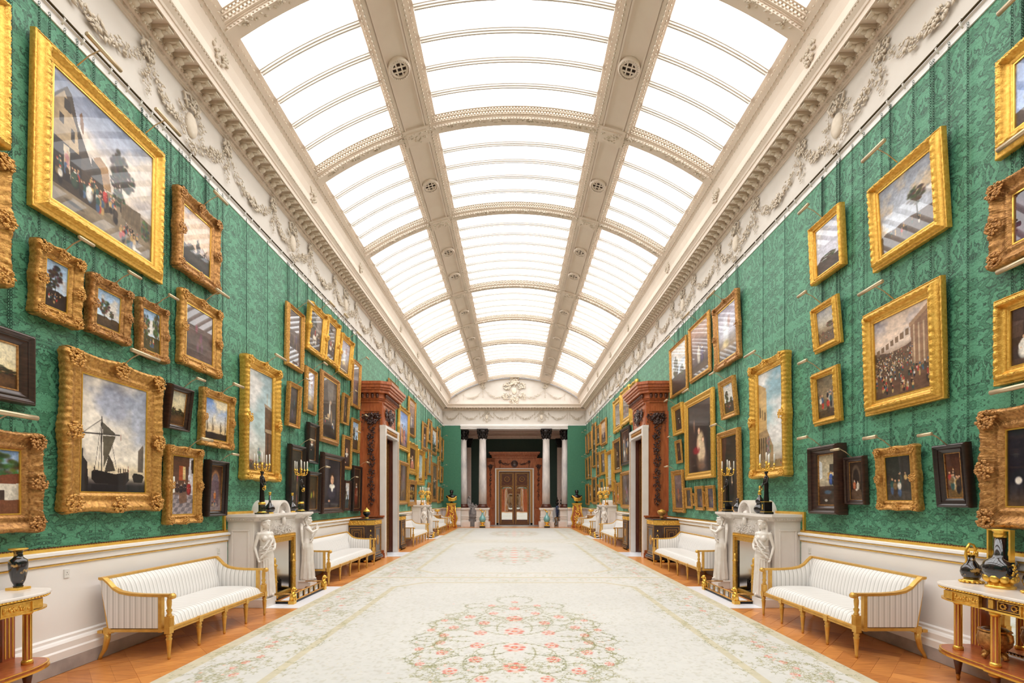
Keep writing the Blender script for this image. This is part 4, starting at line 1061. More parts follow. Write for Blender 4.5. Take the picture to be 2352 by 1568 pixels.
# vases on the consoles
def V(name, lab, cat, loc, profs, M=None, extra=None, grp=None):
    t = thing(name, lab, cat, loc, 0, grp)
    for nm, pr, mt in profs:
        m = MB(); m.lathe(pr, n=22); m.build(nm, mt, t)
    if extra: extra(t)
    return t
def plinth(t): m = MB(); m.box(-.055, .055, -.055, .055, 0, .022); m.build('gilt_plinth', 'gilt_bright', t, bev=.003)
V('vase', 'black and gold lacquer vase with flared gilt rim on the left console', 'vase', (-4.24, 4.02, .885), [('body', [(.03, .022), (.035, .035), (.028, .04), (.045, .08), (.058, .15), (.063, .22), (.058, .255), (.04, .268), (.03, .28), (.028, .31), (.032, .335)], 'porcelain_gold'), ('gilt_rim', [(.035, .333), (.06, .342), (.064, .348), (.06, .354), (.03, .35)], 'gilt_bright')], extra=plinth)
def dragon(t):
    m = MB(); m.tube([(.03, 0, .27), (.04, 0, .31), (.02, 0, .35), (-.02, 0, .36), (-.035, 0, .33), (-.05, 0, .30), (-.055, 0, .25), (-.045, 0, .21), (-.06, 0, .18)], [.008, .012, .010, .012, .012, .009, .012, .009, .005], 7)
    m.ell((.045, 0, .315), (.02, .012, .012), 6, 5); m.lathe([(.04, .255), (.044, .262), (.04, .275)], n=16)
    rr = random.Random(4)
    for k in range(26): a = rr.uniform(0, 2*pi); m.ell((.038*math.cos(a), .038*math.sin(a), .265+rr.uniform(-.01, .02)), .011, 5, 4)
    m.build('gilt_handle', 'gilt_bright', t)
    m = MB(); m.lathe([(.07, .012), (.075, .022), (.055, .035)], n=18)
    for k in range(14): a = 2*pi*k/14; m.ell((.075*math.cos(a), .075*math.sin(a), .012), (.018, .018, .012), 6, 5)
    m.build('gilt_foot', 'gilt_bright', t)
V('vase', 'small black bottle vase with gilt dragon mouth on the right console', 'vase', (4.24, 4.36, .885), [('body', [(.05, .03), (.07, .06), (.082, .10), (.075, .14), (.045, .18), (.028, .205), (.026, .26)], 'porcelain_gold')], extra=dragon)
def strap(t):
    for s in (-1, 1):
        m = MB(); m.box(-.02, .02, *sorted((s*.085, s*.10)), .20, .50); m.box(-.021, .021, *sorted((s*.03, s*.101)), .497, .508)
        for k in range(14): m.ell((random.Random(k).uniform(-.025, .025), s*.118, .12+.007*k), (.012, .01, .01), 5, 4)
        m.build('gilt_handle', 'gilt_bright', t)
    m = MB()
    for k in range(9): a = 2*pi*k/9; m.ell((.085*math.cos(a), .085*math.sin(a), .085), (.035, .035, .04), 8, 6)
    m.lathe([(.10, 0), (.10, .02), (.085, .025), (.08, .045), (.06, .055), (.065, .07)], n=28); m.build('gilt_foot', 'gilt_bright', t)
V('vase', 'large dark bulbous vase with tall square gilt handles on the right console', 'vase', (4.24, 4.10, .885), [('body', [(.06, .05), (.10, .09), (.122, .14), (.124, .18), (.105, .23), (.06, .265), (.045, .29), (.042, .44)], 'porcelain_black'), ('gilt_collar', [(.045, .44), (.047, .47), (.042, .485), (.06, .50), (.058, .51), (.02, .512)], 'gilt_bright')], extra=strap)
V('vase', 'dark bottle vase at the right edge, nearest on the right console', 'vase', (4.24, 3.82, .885), [('body', [(.05, .03), (.07, .06), (.082, .10), (.075, .14), (.045, .18), (.028, .205), (.026, .26)], 'porcelain_black')], extra=dragon)
def pot(t):
    m = MB(); m.lathe([(.125, .205), (.135, .215), (.13, .235), (.12, .24)], n=24)
    for s in (-1, 1): m.tube([(s*.12, 0, .22), (s*.15, 0, .245), (s*.17, 0, .225), (s*.165, 0, .2)], [.012, .014, .016, .008], 7)
    for k in range(16): a = 2*pi*k/16; m.ell((.115*math.cos(a), .115*math.sin(a), .02), (.03, .03, .02), 6, 5)
    m.lathe([(.12, .03), (.125, .04), (.115, .05)], n=24); m.build('gilt_mount', 'gilt_old', t)
V('cachepot', 'black and gold lacquer pot with gilt mounts on the left console shelf', 'pot', (-4.13, 3.58, .28), [('body', [(.11, .03), (.112, .06), (.11, .2), (.118, .205), (.115, .22), (.10, .2), (.1, .1)], 'porcelain_gold')], extra=pot)
def bowl(t):
    m = MB(); m.lathe([(.10, .235), (.112, .24), (.105, .25)], n=24)
    for s in (-1, 1):
        m.tube([(0, s*.10, .24), (0, s*.135, .225), (0, s*.14, .19), (0, s*.12, .16)], [.016, .018, .016, .008], 7)
        m.tube([(s*.05, 0, .06), (s*.09, 0, .03), (s*.10, 0, .012)], [.016, .018, .02], 7); m.tube([(0, s*.05, .06), (0, s*.09, .03), (0, s*.10, .012)], [.016, .018, .02], 7)
    m.ell((0, 0, .29), (.02, .02, .018), 8, 6); m.build('gilt_mount', 'gilt_old', t)
V('covered_bowl', 'round gilt covered bowl on scroll feet on the right console shelf', 'bowl', (4.16, 4.07, .28), [('body', [(.04, .05), (.07, .07), (.108, .12), (.118, .17), (.108, .21), (.1, .235)], 'gilt_brown'), ('lid', [(.105, .235), (.08, .262), (.04, .275), (.015, .28)], 'carved_dark')], extra=bowl)
# ---------------------------------------------------------------- brass-inlaid cabinets and urns
def cabinet(side, Yc, lab, lid):
    loc, rz = at_wall(side, Yc); t = thing('cabinet', lab, 'cabinet', loc, rz)
    def ol(e): return [(-.44-e, 0), (.44+e, 0), (.44+e, .48+e), (.34+e*.4, .66+e), (-.34-e*.4, .66+e), (-.44-e, .48+e)]
    m = MB(); m.poly(ol(.03), 2, 1.115, 1.15); m.build('marble_top', 'marble_black', t, bev=.006)
    m = MB(); m.poly(ol(0), 2, .12, 1.115); m.build('body', 'ebony_brown', t)
    m = MB(); m.poly(ol(.012), 2, .98, 1.11)
    m.build('gilt_frieze', 'gilt', t)
    m = MB(); m.poly(ol(.05), 2, .05, .10); m.poly(ol(.03), 2, .10, .14); m.build('base', 'ebony', t)
    m = MB()
    for x, y in ((-.36, .62), (.36, .62), (-.44, .1), (.44, .1), (-.46, .46), (.46, .46)): m.ell((x, y, .035), (.05, .05, .035), 8, 6)
    rr = random.Random(3)
    for k in range(60):
        s = rr.choice((-1, 1)); m.ell((s*.455, rr.uniform(.03, .46), rr.uniform(1.0, 1.09)), (.01, .02, .016), 5, 4)
        m.ell((rr.uniform(-.32, .32), .675, rr.uniform(1.0, 1.09)), (.02, .01, .016), 5, 4)
    m.build('gilt_mount', 'gilt_bright', t)
    for s in (-1, 1):
        m = MB()
        for a, w in ((.03, .014), (.09, .01), (.12, .008), (.165, .008)):
            x = s*.442
            for y0, y1, z0, z1 in ((a, .46-a, .16+a, .16+a+w), (a, .46-a, .96-a-w, .96-a), (a, a+w, .16+a+w, .96-a-w), (.46-a-w, .46-a, .16+a+w, .96-a-w)): m.box(*sorted((x, x+s*.01)), y0, y1, z0, z1)
        m.build('brass_inlay', 'gilt_old', t)
        m = MB(); Mx = Matrix.Translation((s*.39, .575, .56)) @ Matrix.Rotation(-s*.507, 4, 'Z')
        for z, r in ((.27, .04), (-.27, .04)): m.ell(Mx @ Vector((0, .01, z)), (.04, .02, .03), 8, 5)
        for k in range(26): a = 2*pi*k/26; m.blob(Mx @ Vector((.05*math.cos(a), .015, .16*math.sin(a))), (.012, .012, .014))
        m.ell(Mx @ Vector((0, .0, 0)), (.035, .02, .1), 8, 6)
        m.build('gilt_medallion', 'gilt_bright', t)
    m = MB(); gframe(m, -.30, .30, .17, .95, .664, .014, .006); gframe(m, -.22, .22, .25, .87, .664, .01, .006); m.ell((0, .66, .56), (.1, .02, .14), 14, 8); m.build('brass_inlay', 'gilt_old', t)
    return t
cabinet('L', 12.9, 'ebony and brass cabinet in front of the doorcase on the left wall', 0)
cabinet('R', 12.9, 'ebony and brass cabinet in front of the doorcase on the right wall', 0)
cabinet('L', 15.85, 'ebony and brass cabinet just beyond the left side doorway', 0)
cabinet('R', 15.85, 'ebony and brass cabinet just beyond the right side doorway', 0)
urn = [('body', [(.055, .03), (.03, .05), (.03, .06), (.09, .11), (.10, .15), (.08, .18)], 'marble_black'), ('gilt_lid', [(.085, .178), (.095, .19), (.085, .21), (.05, .25), (.02, .265), (.025, .28), (.004, .30)], 'gilt_bright'), ('gilt_foot', [(.06, 0), (.06, .02), (.04, .035)], 'gilt_bright')]
bowl2 = [('body', [(.05, .0), (.05, .05), (.03, .07), (.09, .11), (.12, .16), (.12, .19), (.11, .2)], 'gilt_old'), ('lid', [(.115, .198), (.1, .215), (.05, .23), (.03, .25), (.01, .255)], 'gilt_bright')]
V('urn', 'black urn with domed gilt lid on the near left cabinet', 'urn', (-4.0, 12.75, 1.15), urn)
V('urn', 'black urn with domed gilt lid on the far left cabinet', 'urn', (-3.95, 15.8, 1.15), urn)
V('bowl', 'squat gilt covered bowl on the near right cabinet', 'bowl', (4.0, 12.75, 1.15), bowl2)
V('bowl', 'squat gilt covered bowl on the far right cabinet', 'bowl', (3.95, 15.8, 1.15), bowl2)
# ---------------------------------------------------------------- mantel garniture
def bronze_fig():
    m = MB(); n = 24; prof = [(0, .04, .035), (.02, .045, .038), (.12, .036, .032), (.22, .034, .03), (.27, .037, .031), (.31, .03, .026), (.36, .036, .028), (.40, .042, .026), (.415, .02, .018)]
    vs = [((a*(1+.07*math.sin(7*2*pi*i/n)*max(0, 1-z/.3)))*math.cos(2*pi*i/n), b*(1+.07*math.sin(7*2*pi*i/n)*max(0, 1-z/.3))*math.sin(2*pi*i/n), z) for z, a, b in prof for i in range(n)]
    fs = [tuple(range(n-1, -1, -1)), tuple((len(prof)-1)*n+i for i in range(n))]+[(k*n+i, k*n+(i+1) % n, (k+1)*n+(i+1) % n, (k+1)*n+i) for k in range(len(prof)-1) for i in range(n)]
    m.add(vs, fs); m.tube([(0, 0, .40), (0, 0, .44)], .014, 8); m.ell((0, .005, .462), (.022, .026, .03), 10, 8); m.tube([(0, .028, .468), (0, .035, .458)], [.003, .005], 5)
    for k in range(16): a = pi+pi*k/15; m.ell((.022*math.cos(a), .005+.024*math.sin(a), .47), .009, 5, 4)
    m.tube([(.042, 0, .39), (.06, .015, .30), (.05, .05, .24)], [.015, .012, .008], 8); m.tube([(-.042, 0, .39), (-.06, .02, .31), (-.02, .045, .28)], [.015, .012, .008], 8)
    m.ell((.05, .055, .235), .011, 6, 5); m.ell((-.016, .047, .28), .011, 6, 5)
    for s in (-1, 1): m.ell((s*.016, .024, .365), .014, 6, 5)
    return sculpt(m, 'figure', 'bronze', .0045, None, 1)
bfig = bronze_fig(); C.objects.unlink(bfig)
def candelabrum(loc, rz, lab, square, n=6):
    t = thing('candelabrum', lab, 'candelabra', loc, rz)
    m = MB()
    if square: m.box(-.075, .075, -.075, .075, 0, .03); m.box(-.06, .06, -.06, .06, .04, .19); m.build('plinth', 'marble_black', t, bev=.003)
    else: m.box(-.075, .075, -.075, .075, 0, .02); m.lathe([(.055, .04), (.05, .05), (.05, .15), (.055, .16)], n=20); m.build('plinth', 'marble_green', t)
    m = MB()
    if square: m.box(-.066, .066, -.066, .066, .03, .04); m.box(-.064, .064, -.064, .064, .188, .198); m.ell((0, .062, .11), (.012, .008, .045), 8, 6)
    else: m.lathe([(.075, .02), (.06, .035), (.055, .042)], n=20); m.lathe([(.052, .15), (.056, .16), (.05, .185), (.03, .19)], n=20)
    m.lathe([(.006, 0), (.025, .0), (.025, .004), (.006, .004)], (0, 0, 0), 18, M=Matrix.Translation((.05, .07, .19+.235)) @ Matrix.Rotation(pi/2, 4, 'Y'))
    m.build('gilt_mount', 'gilt_bright', t)
    r = MB(); q = []
    for k in range(20): a = 2*pi*k/20; q.append((.05+.003, .062+.024*math.cos(a), .40+.024*math.sin(a)))
    r.tube(q+[q[0]], .006, 6); r.build('gilt_ring', 'gilt_bright', t)
    inst(bfig, t, Matrix.Translation((0, 0, .19)), 'figure')
    m = MB(); z0 = .19+.49; m.lathe([(.02, z0-.01), (.028, z0), (.014, z0+.02), (.022, z0+.05), (.012, z0+.08), (.02, z0+.13), (.004, z0+.16)], n=12)
    hold = [(.0, .0, z0+.13)]
    for k in range(n-1):
        a = 2*pi*k/(n-1)+.5; c, s = math.cos(a), math.sin(a); hold.append((.11*c, .11*s, z0+.10))
        m.tube([(0, 0, z0+.02), (.04*c, .04*s, z0-.005), (.085*c, .085*s, z0+.005), (.11*c, .11*s, z0+.04), (.11*c, .11*s, z0+.085)], [.009, .009, .007, .007, .006], 6)
        m.ell((.06*c, .06*s, z0+.03), (.014, .014, .012), 6, 4); m.ell((.1*c, .1*s, z0+.05), .012, 6, 4)
    for x, y, z in hold: m.lathe([(.006, z-.015), (.022, z-.008), (.022, z-.003), (.013, z), (.013, z+.02)], (x, y, 0), 10)
    m.build('branches', 'gilt_bright', t)
    for x, y, z in hold:
        m = MB(); m.lathe([(.010, z+.015), (.010, z+.155), (.007, z+.16), (.002, z+.165)], (x, y, 0), 8); m.build('candle', 'candle', t)
    return t
candelabrum((-3.98, 7.42, 1.43), -pi/2, 'bronze figure candelabrum with unlit white candles, left mantel, nearer end', False)
candelabrum((-3.98, 8.78, 1.43), -pi/2, 'bronze figure candelabrum on the left mantel, end nearer the sofa beyond', False)
candelabrum((3.98, 7.42, 1.43), pi/2, 'bronze figure candelabrum on square black plinth, right mantel, nearer end', True)
candelabrum((3.98, 8.78, 1.43), pi/2, 'bronze figure candelabrum on square black plinth, right mantel, farther end', True)
bot = [('body', [(.05, .02), (.07, .045), (.078, .08), (.065, .12), (.03, .16), (.018, .19), (.015, .30)], 'porcelain_black'), ('gilt_neck', [(.016, .30), (.018, .31), (.024, .345), (.02, .35)], 'gilt_bright'), ('gilt_foot', [(.06, 0), (.055, .012), (.05, .025)], 'gilt_bright')]
bot2 = [('body', [(.05, .005), (.085, .04), (.09, .08), (.07, .13), (.045, .155), (.062, .18), (.065, .21), (.04, .25), (.022, .28), (.02, .31)], 'porcelain_black'), ('gilt_stopper', [(.022, .305), (.03, .325), (.02, .345), (.026, .36), (.015, .375), (.003, .38)], 'gilt_bright')]
bot3 = [('body', [(.05, .01), (.07, .04), (.078, .08), (.065, .12), (.03, .16), (.024, .19), (.022, .22)], 'porcelain_black'), ('stopper', [(.024, .22), (.03, .235), (.026, .25), (.003, .255)], 'carved_dark')]
V('bottle_vase', 'slender black bottle vase beside the nearer candelabrum on the left mantel', 'vase', (-3.98, 7.66, 1.43), bot)
V('bottle_vase', 'slender black bottle vase half behind the arched hood on the left mantel', 'vase', (-4.02, 8.52, 1.43), bot)
V('bottle_vase', 'dark double-gourd bottle with gilt stopper on the right mantel', 'vase', (4.0, 7.66, 1.43), bot2)
V('bottle_vase', 'small black bottle vase behind the arched hood on the right mantel', 'vase', (4.05, 8.52, 1.43), bot3)
def gilt_burner(loc, lab):
    t = thing('candelabrum', lab, 'candelabra', loc); rr = random.Random(int(abs(loc[1])*10))
    m = MB(); m.lathe([(.10, 0), (.10, .02), (.07, .05), (.05, .09), (.06, .12)], n=14); m.build('base', 'gilt_old', t)
    m = MB()
    for k in range(3): a = 2*pi*k/3; m.tube([(.07*math.cos(a), .07*math.sin(a), .06), (.05*math.cos(a), .05*math.sin(a), .2), (.09*math.cos(a), .09*math.sin(a), .34)], [.018, .012, .018], 6)
    m.lathe([(.03, .3), (.10, .34), (.12, .40), (.09, .44)], n=14); m.build('tripod_bowl', 'gilt_bright', t)
    m = MB()
    for k in range(90): a, e = rr.uniform(0, 2*pi), rr.uniform(-.3, 1.4); m.ell((.15*math.cos(a)*math.cos(e), .15*math.sin(a)*math.cos(e), .50+.13*math.sin(e)), rr.uniform(.014, .03), 5, 4)
    m.tube([(0, 0, .44), (0, 0, .8)], .01, 6); m.build('branches', 'gilt_bright', t)
    for k in range(5):
        a = 2*pi*k/5; m = MB(); m.lathe([(.012, .60), (.012, .78), (.002, .79)], (.09*math.cos(a), .09*math.sin(a), 0), 8); m.build('candle', 'candle', t)
gilt_burner((-3.98, 20.3, 1.43), 'gilt tripod candelabrum, nearer one on the far left mantel')
gilt_burner((-3.98, 21.6, 1.43), 'gilt tripod candelabrum, farther one on the far left mantel')
gilt_burner((3.98, 20.3, 1.43), 'gilt tripod candelabrum, nearer one on the far right mantel')
gilt_burner((3.98, 21.6, 1.43), 'gilt tripod candelabrum, farther one on the far right mantel')
# ---------------------------------------------------------------- far end: small consoles with tazzas, busts on pedestals, ewers, statue, torcheres
for s, sn in ((-1, 'left'), (1, 'right')):
    loc, rz = at_wall('L' if s < 0 else 'R', 25.4)
    t = thing('console_table', 'small gilt side table against the %s wall near the far end' % sn, 'table', loc, rz)
    m = MB(); m.box(-.42, .42, .02, .42, .84, .87); m.build('marble_top', 'marble_white', t, bev=.005)
    m = MB(); m.box(-.40, .40, .03, .40, .72, .84); m.build('apron', 'gilt_old', t)
    for x, y in ((-.36, .06), (.36, .06), (-.36, .36), (.36, .36)):
        m = MB(); m.taper(x, y, 0, .72, .015, .015, .035, .035); m.build('leg', 'gilt_old', t)
    V('tazza', 'gilt footed bowl on the small side table at the %s wall' % sn, 'bowl', (s*4.15, 25.4, .87), [('bowl', [(.04, .13), (.13, .18), (.16, .26), (.15, .28), (.12, .22)], 'gilt_bright'), ('foot', [(.09, 0), (.08, .02), (.03, .05), (.03, .13)], 'gilt_old')])
    t = thing('pedestal', 'waisted gilt and tortoiseshell pedestal under the %s bust' % sn, 'pedestal', (s*3.76, 28.25, 0))
    m = MB(); n = 4
    prof = [(0, .27, .2), (.10, .29, .21), (.16, .22, .18), (.35, .24, .19), (.5, .31, .22), (.75, .29, .2), (1.0, .22, .17), (1.2, .20, .16), (1.4, .23, .19)]
    for k in range(len(prof)-1):
        z0, a0, b0 = prof[k]; z1, a1, b1 = prof[k+1]; m.taper(0, 0, z0, z1+.001, a0, b0, a1, b1)
    m.build('body', 'mahogany', t)
    m = MB(); m.box(-.29, .29, -.23, .23, 1.4, 1.47); m.box(-.26, .26, -.2, .2, 1.34, 1.4); rr = random.Random(5)
    for k in range(170):
        z = rr.uniform(.05, 1.35); a = np.interp(z, [p[0] for p in prof], [p[1] for p in prof]); b = np.interp(z, [p[0] for p in prof], [p[2] for p in prof])
        if rr.random() < .55: m.ell((rr.uniform(-a*.6, a*.6), -b, z), (.045, .03, .04), 5, 4)
        else: m.ell((rr.choice((-1, 1))*a, -b*.9, z), (.04, .04, .06), 5, 4)
    for q in (-1, 1):
        m.tube([(q*.24, -.2, 1.3), (q*.27, -.2, .9), (q*.36, -.24, .55), (q*.26, -.22, .25), (q*.34, -.26, .05)], [.03, .03, .05, .04, .05], 6)
    m.build('gilt_mount', 'gilt_bright', t)
    t = thing('bust', 'dark bronze bust with gilt drapery on the %s pedestal' % sn, 'bust', (s*3.76, 28.25, 1.47), 0)
    m = MB(); m.lathe([(.12, 0), (.11, .03), (.05, .06), (.04, .12), (.06, .16)], n=14); m.ell((0, 0, .34), (.27, .15, .17), 16, 10); m.ell((0, -.03, .25), (.17, .13, .14), 12, 8)
    for q in (-1, 1): m.ell((q*.22, 0, .38), (.12, .11, .10), 10, 8)
    m.tube([(0, 0, .42), (0, 0, .56)], [.085, .07], 10); m.ell((0, -.01, .66), (.10, .12, .14), 14, 10); m.tube([(0, -.12, .69), (0, -.155, .64)], [.012, .022], 6); m.ell((0, -.10, .56), (.06, .05, .06), 8, 6)
    for q in (-1, 1): m.ell((q*.038, -.115, .685), .016, 6, 4); m.ell((q*.10, 0, .65), (.015, .025, .035), 6, 5)
    for k in range(30): a = random.Random(k).uniform(0, 2*pi); m.ell((.085*math.cos(a), .02+.09*math.sin(a), .74), .034, 6, 5)
    sculpt(m, 'head_and_shoulders', 'bronze', .014, t)
    m = MB()
    for k in range(6): m.tube([(-.29+.02*k, -.06, .44-.03*k), (-.15, -.17-.005*k, .34-.04*k), (.03, -.19, .27-.03*k), (.2, -.15, .30-.03*k), (.30, -.05, .40-.04*k)], .03, 6)
    sculpt(m, 'gilt_drapery', 'gilt_bright', .013, t)
    def hnd(t):
        m = MB(); m.tube([(.10, 0, .98), (.17, 0, 1.02), (.2, 0, .9), (.16, 0, .72), (.12, 0, .62)], [.02, .022, .022, .02, .016], 7); m.tube([(-.04, 0, 1.0), (-.14, 0, 1.08), (-.18, 0, 1.12)], [.05, .035, .02], 8); m.lathe([(.06, .9), (.075, .93), (.05, .99)], n=16)
        m.build('gilt_spout_and_handle', 'gilt_bright', t)
        m = MB(); m.box(-.17, .17, -.17, .17, 0, .09); m.build('plinth', 'marble_black', t)
        m = MB(); m.box(-.15, .15, -.15, .15, .09, .15); m.lathe([(.12, .15), (.07, .2), (.07, .24), (.14, .29), (.15, .33)], n=18)
        for k in range(10): a = 2*pi*k/10; m.ell((.13*math.cos(a), .13*math.sin(a), .29), .035, 6, 5)
        m.build('gilt_foot', 'gilt_bright', t)
    e = V('ewer', 'turquoise and gilt ewer in front of the %s marble column' % sn, 'ewer', (s*1.93+.03, 28.18, 0), [('body', [(.10, .30), (.17, .38), (.20, .48), (.19, .56), (.13, .67), (.07, .75), (.055, .85), (.065, .92)], 'turquoise')], extra=hnd)
    if s > 0: pass
t = thing('statue_group', 'pale marble group of three figures between the left columns', 'statue', (-2.745, 30.25, 0))
m = MB(); m.box(-.55, .55, -.35, .35, .0, .12); m.box(-.5, .5, -.3, .3, .12, .55); m.box(-.55, .55, -.35, .35, .55, .75); m.build('pedestal', 'marble_grey', t)
m = MB()
def robed(m, x, y, h, w, lean=0):
    m.lathe([(w*1.3, 0), (w*1.15, h*.2), (w, h*.45), (w*.75, h*.62), (w*.95, h*.8), (w*.4, h*.86)], (x, y, .75), 16, flute=.12, nf=7); m.tube([(x, y, .75+h*.84), (x+lean*.5, y, .75+h*.9)], w*.25, 8); m.ell((x+lean, y-.02, .75+h*.95), (w*.42, w*.48, h*.065), 10, 8)
    m.tube([(x-w*.7, y, .75+h*.8), (x-w*.8, y-.1, .75+h*.6), (x-w*.2+lean, y-.16, .75+h*.55)], [w*.2, w*.17, w*.12], 8); m.tube([(x+w*.7, y, .75+h*.8), (x+w*.9, y-.1, .75+h*.6), (x+w*.4+lean, y-.16, .75+h*.5)], [w*.2, w*.17, w*.12], 8)
robed(m, -.22, 0, 1.15, .2, .08); robed(m, .08, -.12, .72, .15); robed(m, .32, -.05, .64, .15, -.04)
sculpt(m, 'figures', 'marble_grey', .016, t)
for i, x in enumerate((2.765, 3.06)):
    t = thing('torchere', ('dark torchere with blue glazed stem between the right columns, ' + ('inner one' if i == 0 else 'outer one')), 'torchere', (x, 30.2+i*.1, 0))
    m = MB()
    for k in range(3): a = 2*pi*k/3-pi/2; m.tube([(0, 0, .55), (.16*math.cos(a), .16*math.sin(a), .5), (.12*math.cos(a), .12*math.sin(a), .25), (.2*math.cos(a), .2*math.sin(a), .05)], [.04, .05, .03, .05], 7)
    m.box(-.17, .17, -.17, .17, 0, .05); m.build('base', 'gilt_brown', t)
    m = MB(); m.lathe([(.06, .55), (.09, .7), (.12, 1.0), (.11, 1.2), (.06, 1.3)], n=18, flute=.2, nf=6); m.build('stem', 'blue_glaze', t)
    m = MB(); m.ell((0, 0, 1.42), .1, 12, 8); m.ell((0, 0, 1.62), .085, 12, 8); m.lathe([(.03, 1.3), (.03, 1.75), (.01, 1.85)], n=8); m.build('finial', 'bronze', t)
# sockets on the dado
def socket(side, Y, z, lab):
    loc, rz = at_wall(side, Y); t = thing('socket', lab, 'socket', loc, rz); m = MB(); m.box(-.028, .028, .008, .018, z-.043, z+.043); m.build('plate', 'socket', t, bev=.002)
    m = MB(); m.box(-.003, .003, .017, .019, z+.006, z+.014); m.box(-.012, -.006, .017, .019, z-.012, z-.008); m.box(.006, .012, .017, .019, z-.012, z-.008); m.build('pin_holes', 'dark', t)
socket('L', 4.61, .93, 'white socket plate on the dado between the left console and sofa')
socket('L', 6.98, .90, 'small white socket on the dado next to the left fireplace')
socket('R', 6.98, .90, 'small white socket on the dado next to the right fireplace')
# ---------------------------------------------------------------- raster helpers (colours are kept as vertex colours on fine meshes)
def vnoise(h, w, sy, sx, rs):
    g = rs.rand(int(sy)+2, int(sx)+2); y = np.linspace(0, sy-1e-6, h); x = np.linspace(0, sx-1e-6, w)
    yi = y.astype(int); xi = x.astype(int); fy = (y-yi)[:, None]; fx = (x-xi)[None]; fy = fy*fy*(3-2*fy); fx = fx*fx*(3-2*fx)
    a = g[yi][:, xi]; b = g[yi][:, xi+1]; c = g[yi+1][:, xi]; d = g[yi+1][:, xi+1]
    return (a*(1-fx)+b*fx)*(1-fy)+(c*(1-fx)+d*fx)*fy
def fbm(h, w, s, rs, asp=None, o=5, stretch=1):
    asp = asp or w/h; t = np.zeros((h, w)); am = 1; tot = 0
    for k in range(o): t += am*vnoise(h, w, max(1, s*2**k), max(1, s*asp*stretch*2**k), rs); tot += am; am *= .55
    return t/tot
def c3(*c): return np.array(c, float)/255
class Pic:
    def __init__(s, w, h, base, seed): s.w, s.h = w, h; s.asp = 1.0; s.rs = np.random.RandomState(seed); s.a = np.ones((h, w, 3))*c3(*base); s.Y, s.X = np.mgrid[0:1:h*1j, 0:1:w*1j]
    def blend(s, m, col): m = np.clip(m, 0, 1)[..., None]; s.a = s.a*(1-m)+np.asarray(col)*m
    def vgrad(s, stops, y0=0, y1=1):
        ys = [p for p, _ in stops]; g = np.stack([np.interp(s.Y, ys, [c[i]/255 for _, c in stops]) for i in range(3)], -1)
        m = (s.Y >= y0) & (s.Y <= y1); s.a[m] = g[m]
    def clouds(s, y1, col, lo=.48, hi=.68, sc=3, alpha=.9, dark=None, stretch=1.2):
        n = fbm(s.h, s.w, sc, s.rs, stretch=stretch); f = np.clip((y1-s.Y)/.1, 0, 1); s.blend(np.clip((n-lo)/(hi-lo), 0, 1)*alpha*f, c3(*col))
        if dark: n2 = np.roll(n, int(s.h*.04), 0); s.blend(np.clip((n2-lo)/(hi-lo), 0, 1)*np.clip((hi-n)*5, 0, 1)*.7*f, c3(*dark))
    def ell(s, x, y, rx, ry, col, soft=.25, al=1):
        d = np.sqrt(((s.X-x)/rx)**2+((s.Y-y)/ry)**2); s.blend(np.clip((1-d)/soft, 0, 1)*al, c3(*col))
    def poly(s, pts, col, al=1):
        x, y = s.X, s.Y; ins = np.zeros(x.shape, bool); n = len(pts)
        for i in range(n):
            x0, y0 = pts[i]; x1, y1 = pts[(i+1) % n]
            if y0 == y1: continue
            ins ^= ((y0 > y) != (y1 > y)) & (x < (x1-x0)*(y-y0)/(y1-y0)+x0)
        s.blend(ins*al, c3(*col))
    def line(s, x0, y0, x1, y1, wd, col, al=1):
        dx, dy = x1-x0, y1-y0; l2 = dx*dx+dy*dy+1e-9; t = np.clip(((s.X-x0)*dx+(s.Y-y0)*dy)/l2, 0, 1)
        d = np.hypot((s.X-x0-t*dx), (s.Y-y0-t*dy)); s.blend(np.clip(1.5-d/wd, 0, 1)*al, c3(*col))
    def ground(s, y0, c1, c2, sc=6, bump=.02):
        n = fbm(s.h, s.w, sc, s.rs, stretch=.6); e = y0+bump*(vnoise(s.h, s.w, 1, 7, s.rs)-.5)*2
        m = np.clip((s.Y-e)/.01, 0, 1); col = c3(*c1)*(n[..., None])+c3(*c2)*(1-n[..., None]); s.a = s.a*(1-m[..., None])+col*m[..., None]
    def tree(s, x, y, rx, ry, col, trunk=True, base=None):
        if trunk: s.line(x, y, x+.01, base or y+ry*1.5, .012, [v*.6 for v in col])
        for k in range(60):
            a, q = s.rs.rand()*6.28, s.rs.rand()**.6; s.ell(x+rx*q*math.cos(a), y+ry*q*math.sin(a), rx*.34, ry*.22, [v*s.rs.uniform(.6, 1.35) for v in col], .7, .85)
        n = fbm(s.h, s.w, 14, s.rs); 
    def man(s, x, y, h, cols):
        r = s.rs; A = s.asp; c = cols[r.randint(len(cols))]; b = cols[r.randint(len(cols))]
        s.ell(x, y-h*.28, h*.15*A, h*.3, c, .4); s.ell(x, y-h*.62, h*.16*A, h*.24, b, .4); s.ell(x+r.uniform(-.03, .03)*h, y-h*.9, h*.075*A, h*.085, (196, 150, 118), .5)
        if r.rand() < .4: s.ell(x, y-h*.97, h*.08, h*.05, cols[r.randint(len(cols))], .4)
    def crowd(s, n, x0, x1, y0, y1, h0, h1, cols):
        for y in sorted(s.rs.uniform(y0, y1, n)):
            s.man(s.rs.uniform(x0, x1), y, h0+(h1-h0)*(y-y0)/max(y1-y0, 1e-6), cols)
    def grain(s, am=.05, sc=30):
        n = fbm(s.h, s.w, sc, s.rs, o=2)-.5; s.a = s.a*(1+n[..., None]*am*4)
